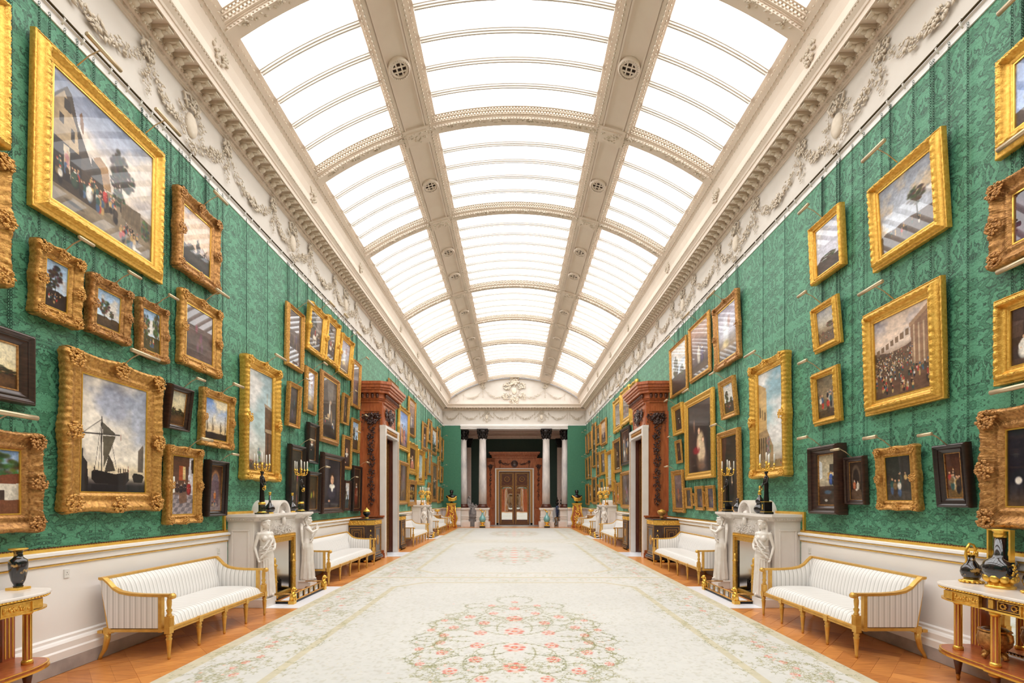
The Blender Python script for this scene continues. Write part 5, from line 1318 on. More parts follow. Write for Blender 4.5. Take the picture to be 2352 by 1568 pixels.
    def figure(s, x, y, h, robe, skin=(214, 168, 132), hat=None, white=True, al=1):
        A = s.asp; dk = [v*.62 for v in robe]
        s.ell(x, y-h*.30, h*.25*A, h*.36, dk, .25, al); s.ell(x-.03*h*A, y-h*.32, h*.2*A, h*.34, robe, .5, al); s.ell(x, y-h*.62, h*.18*A, h*.19, robe, .3, al); s.ell(x+h*.15*A, y-h*.52, h*.07*A, h*.17, dk, .4, al); s.ell(x-h*.16*A, y-h*.52, h*.06*A, h*.16, robe, .4, al)
        if white: s.ell(x, y-h*.77, h*.10*A, h*.045, (228, 220, 206), .4, al)
        s.ell(x, y-h*.90, h*.085*A, h*.085, hat or (60, 40, 30), .3, al); s.ell(x-.005*h, y-h*.875, h*.058*A, h*.078, skin, .35, al); s.ell(x+.02*h*A, y-h*.86, h*.03*A, h*.05, [v*.8 for v in skin], .8, al*.6)
        for k in (-1, 1): s.ell(x+k*h*.11*A, y-h*.44, h*.04*A, h*.03, skin, .4, al*.9)
CR = [(176, 60, 50), (70, 90, 120), (210, 200, 186), (60, 48, 40), (120, 96, 66), (186, 150, 96), (50, 80, 76), (36, 30, 30)]
def p_land(p, v=0, sky=(150, 176, 206), gr=(86, 74, 48), tr=(58, 56, 36), hz=.62, trees=None, cl=(226, 214, 200)):
    p.vgrad([(0, sky), (hz, [min(255, c+52) for c in sky]), (1, gr)]); p.clouds(hz+.05, cl, .45, .62, 2.6, .85, (128, 128, 140))
    p.ground(hz, gr, [c*.5 for c in gr], 7, .03)
    for x, y, rx, ry in (trees or [(.3, hz-.18, .16, .22), (.7, hz-.05, .12, .1)]): p.tree(x, y, rx, ry, tr, True, hz+.06)
    if v: p.crowd(9, .2, .8, hz+.1, .9, .10, .14, CR)
def p_clouds(p, mill=True):
    p.vgrad([(0, (96, 122, 178)), (.55, (168, 170, 190)), (1, (60, 56, 60))]); p.clouds(.75, (228, 196, 168), .42, .6, 2.2, .95, (122, 112, 122))
    p.ground(.68, (72, 66, 58), (34, 34, 34), 6, .06)
    p.tree(.55, .58, .07, .14, (44, 44, 38)); p.tree(.3, .66, .12, .06, (50, 48, 40), False); p.tree(.8, .74, .2, .06, (44, 42, 38), False)
    if mill: p.poly([(.76, .72), (.83, .72), (.81, .6), (.78, .6)], (60, 50, 46)); p.line(.7, .53, .9, .66, .008, (70, 60, 54)); p.line(.88, .53, .72, .66, .008, (70, 60, 54))
def p_village(p):
    p.vgrad([(0, (122, 134, 162)), (.45, (190, 184, 190)), (.62, (206, 190, 176)), (1, (120, 104, 84))]); p.clouds(.65, (224, 208, 192), .45, .62, 2.4, .9, (140, 134, 146), 1)
    p.ground(.63, (158, 140, 116), (92, 78, 62), 9, .03)
    p.poly([(0, .34), (.02, .2), (.12, .07), (.16, .1), (.22, .3), (.36, .55), (.56, .78), (.42, .86), (.0, .86)], (64, 52, 44))
    p.poly([(0, .26), (.10, .12), (.21, .34), (.24, .58), (.0, .62)], (166, 142, 110)); p.poly([(0, .5), (.25, .52), (.26, .78), (0, .8)], (44, 36, 34))
    p.poly([(.10, .17), (.15, .17), (.16, .26), (.10, .25)], (48, 40, 36)); p.poly([(.06, .3), (.10, .31), (.10, .38), (.06, .37)], (54, 44, 40)); p.poly([(.16, .36), (.19, .37), (.19, .46), (.16, .45)], (54, 44, 40))
    p.poly([(.10, .52), (.15, .52), (.16, .72), (.11, .72)], (196, 178, 150)); p.man(.13, .70, .15, [(226, 220, 210), (186, 130, 130)])
    p.poly([(.23, .2), (.25, .17), (.27, .26), (.27, .34), (.24, .3)], (120, 86, 62)); p.poly([(.36, .45), (.42, .40), (.5, .44), (.54, .62), (.44, .64)], (162, 124, 84)); p.poly([(.34, .46), (.43, .5), (.47, .66), (.36, .66)], (60, 50, 42))
    for x, y, rx, ry in ((.62, .36, .09, .14), (.7, .42, .08, .1), (.58, .5, .05, .06)): p.tree(x, y, rx, ry, (50, 42, 32), False)
    p.line(.64, .35, .64, .72, .008, (58, 46, 36)); p.tree(.62, .62, .06, .07, (60, 66, 44), False); p.tree(.92, .74, .05, .09, (76, 84, 62), False)
    p.poly([(.64, .64), (.86, .61), (.87, .8), (.65, .76)], (112, 94, 72))
    for k in range(12): p.line(.65+.018*k, .635-.002*k, .655+.018*k, .77, .002, (70, 58, 46))
    p.crowd(34, .05, .62, .72, .88, .11, .16, CR); p.crowd(9, .70, .84, .86, .93, .08, .1, CR); p.crowd(6, .62, .8, .93, .99, .12, .14, CR)
    p.figure(.33, .82, .15, (226, 222, 214), hat=(200, 60, 50)); p.figure(.20, .80, .16, (60, 76, 62)); p.ell(.83, .965, .06, .016, (226, 222, 214), .5); p.figure(.48, .74, .12, (190, 60, 56)); p.ell(.2, .93, .10, .02, (48, 40, 34), .6)
def p_ship(p):
    p.vgrad([(0, (150, 156, 176)), (.5, (178, 180, 192)), (.78, (226, 206, 172)), (.86, (214, 196, 170)), (.9, (96, 88, 84)), (1, (34, 30, 34))]); p.clouds(.8, (236, 224, 208), .44, .6, 2.0, .9, (116, 116, 132), 1)
    p.clouds(.55, (112, 112, 128), .55, .7, 1.6, .8)
    p.vgrad([(.89, (120, 108, 100)), (.93, (52, 46, 48)), (1, (40, 36, 40))], .895, 1)
    D = (34, 28, 28); B = (92, 84, 70)
    p.poly([(.0, .66), (.04, .62), (.05, .70), (.10, .74), (.12, .90), (.11, .99), (.0, .99)], D)
    p.line(.29, .34, .30, .82, .007, D); p.line(.02, .50, .56, .475, .005, D); p.poly([(.30, .38), (.50, .47), (.31, .49)], (88, 82, 72)); p.poly([(.31, .5), (.50, .49), (.44, .60), (.33, .78)], B); p.poly([(.40, .66), (.46, .72), (.50, .80), (.34, .82)], (70, 62, 54))
    for a, b in (((.29, .36), (.05, .49)), ((.29, .36), (.2, .82)), ((.3, .36), (.25, .82)), ((.45, .58), (.52, .78))): p.line(*a, *b, .003, (60, 54, 50))
    p.poly([(.16, .82), (.2, .80), (.5, .83), (.71, .80), (.72, .88), (.66, .925), (.22, .92), (.16, .88)], D)
    for x in (.2, .55, .58, .63, .66, .70): p.man(x, .82, .055, [(50, 40, 38), (80, 60, 50)])
    p.line(.70, .75, .71, .8, .003, (150, 60, 50)); p.poly([(.95, .53), (.955, .80), (.86, .80), (.86, .6)], (104, 92, 84)); p.poly([(.77, .84), (.8, .81), (.94, .82), (.97, .84), (.94, .90), (.8, .9)], (44, 36, 36)); p.poly([(.57, .47), (.585, .46), (.58, .53)], (150, 80, 66))
    p.blend(((p.Y > .925) & (np.abs(p.X-.44) < .28))*.5, c3(20, 18, 22))
def p_town(p):
    p.vgrad([(0, (124, 158, 206)), (.55, (210, 212, 214)), (1, (140, 90, 64))]); p.clouds(.55, (244, 236, 224), .5, .65, 2, .9)
    p.poly([(0, .5), (.08, .42), (.16, .5), (.22, .38), (.3, .5), (.36, .35), (.45, .5), (.55, .53), (.56, .75), (0, .75)], (142, 76, 52)); p.tree(.80, .28, .22, .22, (72, 82, 52), True, .5); p.poly([(.52, .52), (.98, .5), (1, .8), (.5, .76)], (214, 204, 188)); p.poly([(.72, .62), (.80, .62), (.8, .78), (.72, .78)], (70, 56, 50))
    p.poly([(.5, .44), (1, .36), (1, .52), (.52, .54)], (120, 70, 50)); p.ground(.76, (132, 84, 58), (96, 58, 42), 5, .02); p.figure(.45, .92, .2, (170, 54, 44), hat=(50, 40, 40)); p.ell(.2, .82, .2, .05, (226, 196, 150), .6)
def p_dusk(p, tilt=0):
    p.vgrad([(0, (176, 178, 168)), (.4, (222, 204, 160)), (.62, (216, 190, 130)), (1, (60, 42, 26))]); p.clouds(.6, (240, 224, 186), .45, .6, 2.4, .8, (150, 140, 124))
    p.ground(.66, (112, 76, 44), (58, 42, 28), 6, .05)
    for x, y, rx, ry in ((.12, .63, .14, .09), (.3, .6, .14, .12), (.5, .64, .14, .07), (.68, .6, .16, .10), (.9, .64, .14, .07)): p.tree(x, y, rx, ry, (56, 46, 26), False)
def p_harbour(p):
    p.vgrad([(0, (96, 136, 206)), (.5, (206, 204, 206)), (.78, (232, 200, 150)), (1, (40, 32, 30))]); p.clouds(.75, (244, 224, 186), .45, .6, 2, .95); p.ground(.82, (60, 46, 40), (30, 24, 24), 8, .02)
    for x in (.1, .32, .36, .66, .7, .9): p.line(x, .45+.1*math.sin(x*20), x, .85, .006, (60, 48, 42)); p.poly([(x, .55), (x+.07, .75), (x, .8)], (110, 92, 74), .7); p.ell(x, .86, .08, .03, (40, 30, 28), .4)
def p_venice(p, side=1, warm=False):
    p.vgrad([(0, (126, 166, 184) if warm else (150, 172, 180)), (.6, (176, 196, 196)), (.85, (200, 190, 176)), (1, (120, 96, 76))]); p.clouds(.8, (226, 220, 216), .52, .66, 2.2, .9)
    q = (lambda x: x) if side > 0 else (lambda x: 1-x)
    if not warm:
        p.poly([(q(.68), .30), (q(1), .34), (q(1), .98), (q(.72), .98)], (98, 72, 56)); p.poly([(q(.66), .30), (q(1), .33), (q(1), .36), (q(.66), .33)], (150, 130, 108)); p.line(q(.78), .2, q(.78), .31, .01, (170, 140, 110)); p.line(q(.95), .17, q(.95), .31, .01, (170, 140, 110)); p.poly([(q(.7), .56), (q(1), .56), (q(1), .60), (q(.7), .59)], (170, 146, 118)); p.poly([(q(.8), .6), (q(.86), .6), (q(.86), .92), (q(.8), .92)], (60, 46, 40))
        p.ground(.90, (132, 108, 82), (84, 66, 52), 6, .01); p.crowd(12, .05, .95, .91, .99, .04, .07, CR); p.tree(.45, .84, .06, .08, (110, 120, 120), False)
    else:
        p.poly([(q(.66), .18), (q(1), .1), (q(1), .9), (q(.64), .86)], (196, 160, 106)); p.poly([(q(.64), .6), (q(1), .62), (q(1), .98), (q(.4), .93), (q(.4), .78)], (160, 132, 96))
        for k in range(4): p.poly([(q(.98-.09*k), .68), (q(.94-.09*k), .68), (q(.94-.09*k), .9), (q(.98-.09*k), .92)], (70, 56, 46)); p.poly([(q(.94-.1*k), .36+.03*k), (q(.9-.1*k), .36+.03*k), (q(.9-.1*k), .46+.02*k), (q(.94-.1*k), .47+.02*k)], (90, 70, 52)) if k < 3 else None
        p.tree(.42, .78, .08, .10, (120, 112, 106), False); p.ground(.92, (176, 150, 100), (110, 88, 60), 6, .01); p.crowd(9, .2, .9, .92, .99, .03, .05, CR)
def p_interior(p, kind=0):
    p.vgrad([(0, (70, 44, 34)), (.5, (96, 70, 56)), (1, (150, 136, 140))])
    if kind == 0:
        p.poly([(.0, .0), (1, 0), (.8, .22), (.0, .14)], (84, 52, 38)); p.poly([(.32, .17), (.62, .18), (.62, .42), (.32, .42)], (160, 78, 44)); p.poly([(.5, .18), (.62, .18), (.6, .4), (.5, .4)], (206, 176, 120)); p.poly([(.8, .03), (1, 0), (1, 1), (.82, .9), (.72, .5)], (206, 200, 206)); p.poly([(.86, .06), (1, .04), (1, .3), (.88, .28)], (50, 40, 40)); p.poly([(.0, .36), (.14, .36), (.14, .62), (0, .64)], (226, 224, 214))
        p.poly([(0, .66), (1, .66), (1, 1), (0, 1)], (160, 146, 148))
        for i in range(7):
            for j in range(5):
                if (i+j) % 2: p.poly([(i*.16-.05*j, .66+.07*j), (i*.16+.15-.05*j, .66+.07*j), (i*.16+.12-.06*j, .73+.07*j), (i*.16-.06-.06*j, .73+.07*j)], (112, 104, 110))
        p.figure(.25, .62, .2, (60, 44, 44)); p.figure(.42, .64, .18, (44, 38, 44)); p.figure(.58, .62, .2, (52, 44, 48)); p.figure(.78, .66, .26, (150, 50, 50)); p.poly([(.32, .64), (.66, .6), (.7, .78), (.36, .82)], (120, 90, 76))
    elif kind == 1:
        p.ell(.5, .34, .36, .26, (150, 104, 70), .2); p.ell(.5, .36, .28, .21, (110, 96, 104), .2); p.poly([(.22, .34), (.78, .34), (.78, .9), (.22, .9)], (104, 84, 92)); p.figure(.5, .74, .2, (196, 120, 70)); p.ell(.5, .86, .24, .06, (170, 146, 130), .5); p.crowd(4, .3, .7, .84, .95, .1, .14, CR)
    elif kind == 2:
        p.vgrad([(0, (176, 160, 132)), (.5, (190, 176, 150)), (1, (70, 52, 44))]); p.poly([(0, .1), (.2, .16), (.2, .46), (0, .5)], (226, 226, 224)); p.poly([(.6, .2), (.85, .2), (.85, .36), (.6, .36)], (70, 60, 56)); p.poly([(.5, .36), (.78, .36), (.78, .52), (.5, .52)], (196, 156, 90)); p.figure(.68, .6, .28, (70, 90, 150)); p.figure(.85, .62, .26, (44, 40, 46)); p.ground(.62, (96, 74, 62), (50, 38, 34), 5, .01); p.ell(.5, .74, .25, .05, (70, 90, 110), .5); p.ell(.4, .9, .1, .03, (200, 190, 180), .4)
    elif kind == 3:
        p.vgrad([(0, (60, 44, 34)), (1, (34, 26, 24))]); p.ell(.5, .42, .36, .36, (92, 74, 60), .12); p.ell(.5, .46, .28, .3, (44, 34, 30), .2); p.figure(.36, .74, .28, (170, 96, 66)); p.figure(.62, .76, .26, (200, 186, 170), hat=(90, 80, 76)); p.poly([(.12, .74), (.88, .74), (.9, .98), (.1, .98)], (88, 64, 50)); p.ell(.5, .74, .1, .04, (210, 196, 180), .4)
    p.grain(.06)
def p_portrait(p, robe=(36, 28, 30), bg=(66, 48, 38), coll=True, x=.5, y=1.05, h=.9, dress=None):
    n = fbm(p.h, p.w, 2, p.rs); p.a = (c3(*bg)*(.55+.9*n[..., None])); k = h/.9; rb = dress or robe; A = p.asp
    p.ell(x, y, .42*k*A, .52*k, rb, .12); p.ell(x-.02, y-.38*k, .26*k*A, .16*k, [min(255, v*1.3+8) for v in rb], .3)
    if coll: p.ell(x, y-.50*k, .17*k*A, .06*k, (226, 218, 204), .3); p.ell(x, y-.44*k, .07*k*A, .07*k, (226, 218, 204), .5)
    p.ell(x, y-.66*k, .135*k*A, .13*k, (58, 38, 28), .25); p.ell(x, y-.63*k, .095*k*A, .105*k, (216, 168, 134), .25); p.ell(x+.03, y-.61*k, .04*k*A, .06*k, (178, 124, 96), .8, .5)
    for q in (-1, 1): p.ell(x+q*.035*k, y-.645*k, .014*k*A, .007*k, (60, 40, 34), .5)
    p.ell(x, y-.57*k, .025*k*A, .007*k, (160, 80, 70), .6); p.ell(x-.16*k, y-.2*k, .06*k*A, .03*k, (206, 158, 126), .4); p.grain(.05)
def p_full(p, robe=(34, 26, 28), bg=(56, 44, 34), light=(200, 170, 140)):
    n = fbm(p.h, p.w, 2, p.rs); p.a = c3(*bg)*(.5+1*n[..., None]); p.figure(.5, .92, .6, robe); p.ell(.5, .97, .5, .06, [v*.9 for v in bg], .6); p.poly([(0, .0), (.35, 0), (.2, .35), (0, .5)], (86, 44, 34), .7); p.ell(.62, .62, .06, .1, light, .6, .8)
def p_group(p, bg=(44, 32, 28), n=7, fl=(96, 76, 60), cols=CR, y0=.55, y1=.85, h0=.3, h1=.42):
    q = fbm(p.h, p.w, 3, p.rs); p.a = c3(*bg)*(.55+.9*q[..., None]); p.ground(.8, fl, [v*.6 for v in fl], 5, .02)
    for y in sorted(p.rs.uniform(y0, y1, n)): p.man(p.rs.uniform(.15, .85), y+.08, h0+(h1-h0)*(y-y0)/max(.01, y1-y0), cols)
    p.grain(.06)
def p_horse(p, sky=(150, 150, 158)):
    p.vgrad([(0, (120, 110, 106)), (.4, (96, 84, 78)), (.75, (66, 50, 40)), (1, (60, 44, 34))]); p.clouds(.5, (186, 176, 166), .45, .65, 2, .7); p.tree(.25, .25, .3, .25, (40, 34, 26), False)
    p.ell(.45, .68, .16, .08, (222, 208, 190), .35); p.ell(.62, .58, .05, .08, (222, 208, 190), .4); p.ell(.68, .54, .05, .03, (214, 198, 180), .4)
    for x in (.34, .4, .52, .58): p.line(x, .7, x+.01, .84, .014, (206, 190, 172))
    p.figure(.48, .64, .22, (150, 60, 50)); p.figure(.8, .84, .28, (60, 60, 76)); p.ell(.3, .9, .05, .02, (200, 180, 150), .4)
def p_hunt(p):
    p.vgrad([(0, (84, 72, 60)), (.5, (64, 50, 40)), (1, (44, 32, 26))]); n = fbm(p.h, p.w, 4, p.rs); p.a *= (.6+.8*n[..., None]); p.poly([(.3, .0), (.8, .0), (.7, .35), (.4, .4)], (120, 112, 104), .6)
    p.ell(.5, .5, .07, .16, (222, 210, 196), .5); p.ell(.56, .38, .04, .05, (206, 170, 140), .4); p.ell(.42, .62, .12, .05, (190, 160, 120), .5); p.ell(.62, .62, .05, .16, (150, 120, 90), .5); p.crowd(5, .2, .8, .75, .92, .12, .16, CR)
def p_crowd(p):
    p.vgrad([(0, (140, 140, 158)), (.35, (206, 188, 176)), (.5, (150, 120, 96)), (1, (60, 40, 34))]); p.clouds(.42, (222, 196, 176), .42, .6, 1.8, .95, (134, 130, 144)); p.ground(.42, (116, 86, 66), (74, 52, 42), 10, .05)
    for k in range(9): p.poly([(.05+.09*k, .44-.02*k), (.11+.09*k, .44-.02*k), (.11+.09*k, .37-.022*k), (.05+.09*k, .38-.022*k)], (122, 96, 74))
    p.poly([(.68, .22), (1, .06), (1, .72), (.70, .68)], (140, 104, 80)); 
    for x in (.74, .82, .9): p.line(x, .24, x, .66, .012, (190, 162, 132))
    p.poly([(.66, .2), (1, .04), (1, .10), (.66, .25)], (166, 130, 100)); p.crowd(150, .02, .72, .46, .7, .03, .06, CR+[(206, 180, 150)]*2); p.crowd(70, .02, .98, .7, .97, .07, .11, CR)
def p_battle(p):
    p.vgrad([(0, (150, 150, 160)), (.4, (196, 186, 170)), (.6, (150, 130, 104)), (1, (90, 72, 56))]); p.clouds(.5, (214, 196, 160), .45, .65, 2, .9); p.ground(.66, (122, 100, 76), (86, 68, 54), 7, .04); p.tree(.72, .5, .2, .08, (96, 76, 54), False); p.crowd(40, .05, .95, .68, .92, .04, .08, CR)
def p_bright(p):
    p.vgrad([(0, (90, 126, 196)), (.4, (150, 176, 214)), (1, (80, 56, 50))]); p.figure(.35, .95, .62, (206, 140, 80)); p.figure(.62, .96, .6, (190, 120, 110), white=False); p.ell(.25, .6, .08, .3, (210, 150, 120), .5); p.ell(.75, .85, .12, .1, (90, 60, 110), .5); p.clouds(.4, (236, 232, 230), .5, .65, 2, .8)
def p_lady(p):
    p.vgrad([(0, (64, 40, 34)), (1, (60, 46, 36))]); p.poly([(.3, 0), (.7, 0), (.5, .45), (.32, .7)], (126, 60, 42)); p.poly([(.02, .2), (.14, .24), (.14, .5), (.02, .5)], (84, 60, 50)); p.ground(.86, (92, 66, 50), (60, 44, 36), 4, .01); p.figure(.34, .94, .78, (30, 26, 30)); p.ell(.36, .7, .16, .26, (196, 160, 110), .4, .9); p.figure(.15, .88, .42, (222, 216, 206)); p.figure(.75, .95, .7, (90, 50, 40))
def p_writer(p):
    p.vgrad([(0, (34, 30, 40)), (.7, (26, 22, 34)), (1, (92, 70, 50))]); p.ell(.36, .2, .18, .08, (76, 60, 46), .7, .8); p.figure(.30, .88, .5, (40, 34, 36)); p.ell(.34, .56, .07, .045, (226, 218, 206), .4); p.ell(.14, .66, .05, .06, (226, 216, 204), .4); p.poly([(.30, .66), (.9, .66), (.9, .78), (.32, .78)], (84, 54, 46)); p.ell(.46, .82, .06, .02, (236, 226, 210), .4); p.line(.4, .78, .38, .92, .01, (70, 50, 40)); p.line(.56, .78, .58, .92, .01, (70, 50, 40))
def p_dark(p, c=(48, 36, 30), hi=(150, 110, 76)):
    n = fbm(p.h, p.w, 4, p.rs); p.a = c3(*c)*(.5+1.1*n[..., None])
    for k in range(5): p.ell(p.rs.uniform(.3, .7), p.rs.uniform(.35, .85), .06, .12, [v*p.rs.uniform(.7, 1.3) for v in hi], .6, .8)
def p_wing(p):
    p.vgrad([(0, (160, 150, 166)), (.5, (190, 190, 204)), (.75, (150, 130, 110)), (1, (70, 60, 56))]); p.ell(.45, .45, .22, .3, (226, 228, 232), .6, .9); p.ell(.42, .7, .22, .1, (222, 200, 150), .6); p.ell(.62, .3, .1, .14, (176, 140, 130), .6); p.grain(.08, 12)
def p_two(p):
    p.vgrad([(0, (190, 150, 130)), (.4, (120, 96, 92)), (1, (52, 42, 44))]); p.clouds(.6, (214, 186, 156), .45, .65, 2, .8); p.figure(.45, .78, .4, (190, 180, 166)); p.figure(.64, .8, .38, (70, 56, 90)); p.ground(.78, (96, 76, 56), (60, 46, 40), 4, .02)
def p_mother(p):
    n = fbm(p.h, p.w, 2, p.rs); p.a = c3(56, 38, 34)*(.55+.9*n[..., None]); p.ell(.56, .78, .24, .26, (110, 84, 66), .5); p.ell(.55, .62, .2, .24, (196, 168, 130), .35); p.ell(.50, .66, .10, .2, (222, 198, 162), .6); p.ell(.5, .40, .075, .065, (70, 44, 32), .3); p.ell(.49, .41, .055, .055, (226, 180, 146), .3)
    p.ell(.66, .72, .12, .14, (206, 176, 140), .5); p.ell(.66, .54, .055, .05, (120, 84, 50), .3); p.ell(.655, .55, .04, .04, (226, 180, 146), .3); p.ell(.36, .68, .2, .07, (130, 34, 40), .5); p.ell(.44, .6, .04, .10, (216, 170, 138), .5); p.ell(.6, .92, .2, .05, (120, 84, 60), .5); p.ell(.28, .32, .05, .12, (150, 110, 84), .5, .7)
# ---------------------------------------------------------------- carpet
def carpet():
    PY, PXH = 8.8, 3.27; res = 150; w, h = int(2*PXH*res), int(PY*res)
    rs = np.random.RandomState(4); p = Pic(w, h, (208, 205, 200), 4)
    n = fbm(h, w, 160, rs, o=2); n0 = fbm(h, w, 8, rs, o=2); p.a *= (.95+.05*n[..., None]+.05*n0[..., None])
    X = (p.X-.5)*2*PXH; Yv = (p.Y-.5)*PY; aX = np.abs(X); aY = np.abs(Yv)
    band = c3(200, 190, 164)*(.96+.08*n[..., None])
    def fill(m): p.a[m] = band[m]
    fill(aX > 3.12); fill(aY > 4.33)
    oct_ = np.maximum(np.maximum(aX-2.32, aY-3.85), (aX+aY-5.65)*.707); fill((oct_ < 0) & (oct_ > -.10))
    sp = (fbm(h, w, 330, rs, o=1) > .70) & (oct_ < -.1); p.a[sp] *= np.array([.955, .95, .93])
    a = p.a
    def dab(x, y, r, col, al=1.0, ry=None):
        ry = ry or r; px, py = (x/(2*PXH)+.5)*w, (y/PY+.5)*h; R1, R2 = r*res, ry*res
        x0, x1, y0, y1 = int(px-R1-1), int(px+R1+2), int(py-R2-1), int(py+R2+2)
        if x0 < 0 or y0 < 0 or x1 > w or y1 > h: return
        yy, xx = np.mgrid[y0:y1, x0:x1]; m = np.clip(1.6-1.6*np.hypot((xx-px)/max(R1, .7), (yy-py)/max(R2, .7)), 0, 1)[..., None]*al
        a[y0:y1, x0:x1] = a[y0:y1, x0:x1]*(1-m)+np.asarray(col)*m
    G1, G2, G3 = c3(140, 136, 92), c3(172, 166, 126), c3(116, 118, 80); RD, PK = c3(214, 96, 78), c3(238, 176, 158)
    def vine(x, y, ang, L, curl, wd=.011, col=G1, leaf=True, sym=False, dep=0):
        st = .018; n_ = int(L/st)
        for i in range(n_):
            ang += curl*st*(1+1.6*i/n_); x += math.cos(ang)*st; y += math.sin(ang)*st
            for q in ((1, -1) if sym else (1,)):
                dab(q*x, y, wd*(1.15-.6*i/n_), col)
                if leaf and i % 5 == 2:
                    for s in (-1, 1):
                        la = ang+s*.8
                        for k in range(3): dab(q*(x+math.cos(la)*(.018+.012*k)), y+math.sin(la)*(.018+.012*k), .0095-.0015*k, G2 if k else G1, .9)
            if dep and i in (n_//3, 2*n_//3): vine(x, y, ang+(.9 if curl > 0 else -.9), L*.42, -curl*1.6, wd*.8, col, leaf, sym, 0)
        return x, y
    def flower(x, y, r, sym=True):
        for q in ((1, -1) if sym and abs(x) > .05 else (1,)):
            for k in range(9): t = 2*pi*k/9; dab(q*(x+r*.62*math.cos(t)), y+r*.8*math.sin(t), r*.30, PK if k % 2 else RD, .85)
            dab(q*x, y, r*.4, RD); dab(q*x, y, r*.16, c3(240, 200, 150))
    r_ = random.Random(11)
    for sgn in (-1, 1):                                # central medallion: scrolling vines
        for k, (x, y, an, L, cu) in enumerate(((.05, .15, .2, 1.5, 1.6), (.1, .5, .6, 1.5, -1.3), (.1, 1.0, .3, 1.3, 1.7), (.05, 1.45, 1.0, 1.2, -1.7), (.5, .1, .1, 1.1, -2.0), (.6, .6, .4, 1.0, 2.2), (.45, 1.2, .8, 1.0, -2.4), (.15, 1.9, .7, .8, 2.0), (.9, .25, .5, .8, 2.6), (.8, .9, .2, .8, -2.6), (.2, .3, 1.3, 1.2, 1.2), (.3, .55, .1, .8, 3.2), (.55, .85, -.4, .7, 3.4), (.25, 1.1, .2, .7, -3.4), (1.0, .6, .9, .6, 3.0), (.6, 1.5, .4, .7, 3.0), (.1, 1.75, .2, .7, -3.6), (.95, .1, .1, .6, -3.2), (.45, .2, 1.2, .9, -2.6))):
            vine(x, y*sgn, an*sgn, L, cu*sgn, .0105, (G1, G3)[k % 2], True, True, 1)
        for x, y, r in ((0, .32, .15), (0, .95, .14), (0, 1.55, .10), (.42, .25, .10), (.78, .5, .08), (.4, .72, .09), (.85, .15, .07), (.62, 1.05, .09), (.3, 1.25, .08), (.35, 1.75, .07), (1.05, .38, .06), (.95, .85, .06), (0, 2.0, .07)): flower(x, y*sgn, r)
    for k in range(60): dab(r_.uniform(-1.2, 1.2), r_.uniform(-1.9, 1.9), .02, PK, .7)
    y = -4.2
    while y < 4.2:                                     # side borders
        for x0 in (2.45, 2.75, 3.02):
            vine(x0, y, r_.uniform(-.4, 3.2), r_.uniform(.55, .95), r_.choice((-1, 1))*r_.uniform(2.2, 5), .0075, (G1, G3, G2)[r_.randint(0, 2)], True, True, 1)
        for q in range(3):
            dab(r_.choice((-1, 1))*r_.uniform(2.5, 3.0), y+r_.uniform(-.1, .1), .02, PK, .8)
        if r_.random() < .55: flower(r_.uniform(2.5, 3.0), y, r_.uniform(.035, .06))
        y += .17
    x = -2.3
    while x < 2.4:                                     # end borders
        for sgn in (-1, 1): vine(x, sgn*4.1, r_.uniform(0, 6), .5, r_.choice((-1, 1))*5, .009, G2, True, False, 0); dab(x, sgn*4.12, .03, PK, .7)
        x += .13
    for k in range(900):                               # faint sprigs in the field
        x, y = r_.uniform(-2.2, 2.2), r_.uniform(-3.8, 3.8)
        if (x/1.5)**2+(y/2.4)**2 > 1 and abs(x)+abs(y) < 5.4:
            an = r_.uniform(0, 6)
            for q in range(4): dab(x+.015*q*math.cos(an), y+.015*q*math.sin(an), .008, c3(206, 194, 166), .5)
    ctr = [5.55-8.8, 5.55, 14.35, 23.15]
    L = np.power(np.clip(p.a, 0, 1), 2.2)
    vs, fs, cs = [], [], []
    for y0, y1, dx, dy in ((1.15, 3.9, .12, .12), (3.9, 5.6, .0085, .0095), (5.6, 8.6, .0125, .0165), (8.6, 12.5, .02, .032), (12.5, 18.75, .045, .07), (18.75, 27.5, .08, .14)):
        nx, ny = int(2*PXH/dx), int((y1-y0)/dy); xs = np.linspace(-PXH, PXH, nx+1); ys = np.linspace(y0, y1, ny+1)
        GX, GY = np.meshgrid(xs, ys); base = sum(len(v) for v in vs)
        loc = (GY-1.15) % 8.8-4.4
        px = np.clip(((GX/(2*PXH)+.5)*w).astype(int), 0, w-1); py = np.clip(((loc/8.8+.5)*h).astype(int), 0, h-1)
        kx, ky = max(1, int(dx*res)), max(1, int(dy*res)); Lb = L
        for ax, kk in ((1, kx), (0, ky)):                # average the pile over each mesh cell
            if kk > 1: Lb = sum(np.roll(Lb, q-kk//2, ax) for q in range(kk))/kk
        vs.append(np.stack([GX.ravel(), GY.ravel(), np.full(GX.size, .012)], 1)); cs.append(Lb[py, px].reshape(-1, 3))
        i = np.arange(nx*ny); r, c = i//nx, i % nx; a0 = base+r*(nx+1)+c; fs.append(np.stack([a0, a0+1, a0+nx+2, a0+nx+1], 1))
    return grid_mesh('pile', np.concatenate(vs), np.concatenate(fs), np.concatenate(cs), 'carpet')
def grid_mesh(name, v, f, c, m):
    me = bpy.data.meshes.new(name); me.vertices.add(len(v)); me.vertices.foreach_set('co', v.astype(np.float32).ravel())
    me.loops.add(f.size); me.loops.foreach_set('vertex_index', f.astype(np.int32).ravel())
    me.polygons.add(len(f)); me.polygons.foreach_set('loop_start', np.arange(0, f.size, 4, dtype=np.int32))
    me.update(calc_edges=True)
    if c is not None:
        at = me.color_attributes.new('Col', 'FLOAT_COLOR', 'POINT'); cc = np.ones((len(v), 4), np.float32); cc[:, :3] = c; at.data.foreach_set('color', cc.ravel())
    me.materials.append(MAT[m]); o = bpy.data.objects.new(name, me); C.objects.link(o); return o
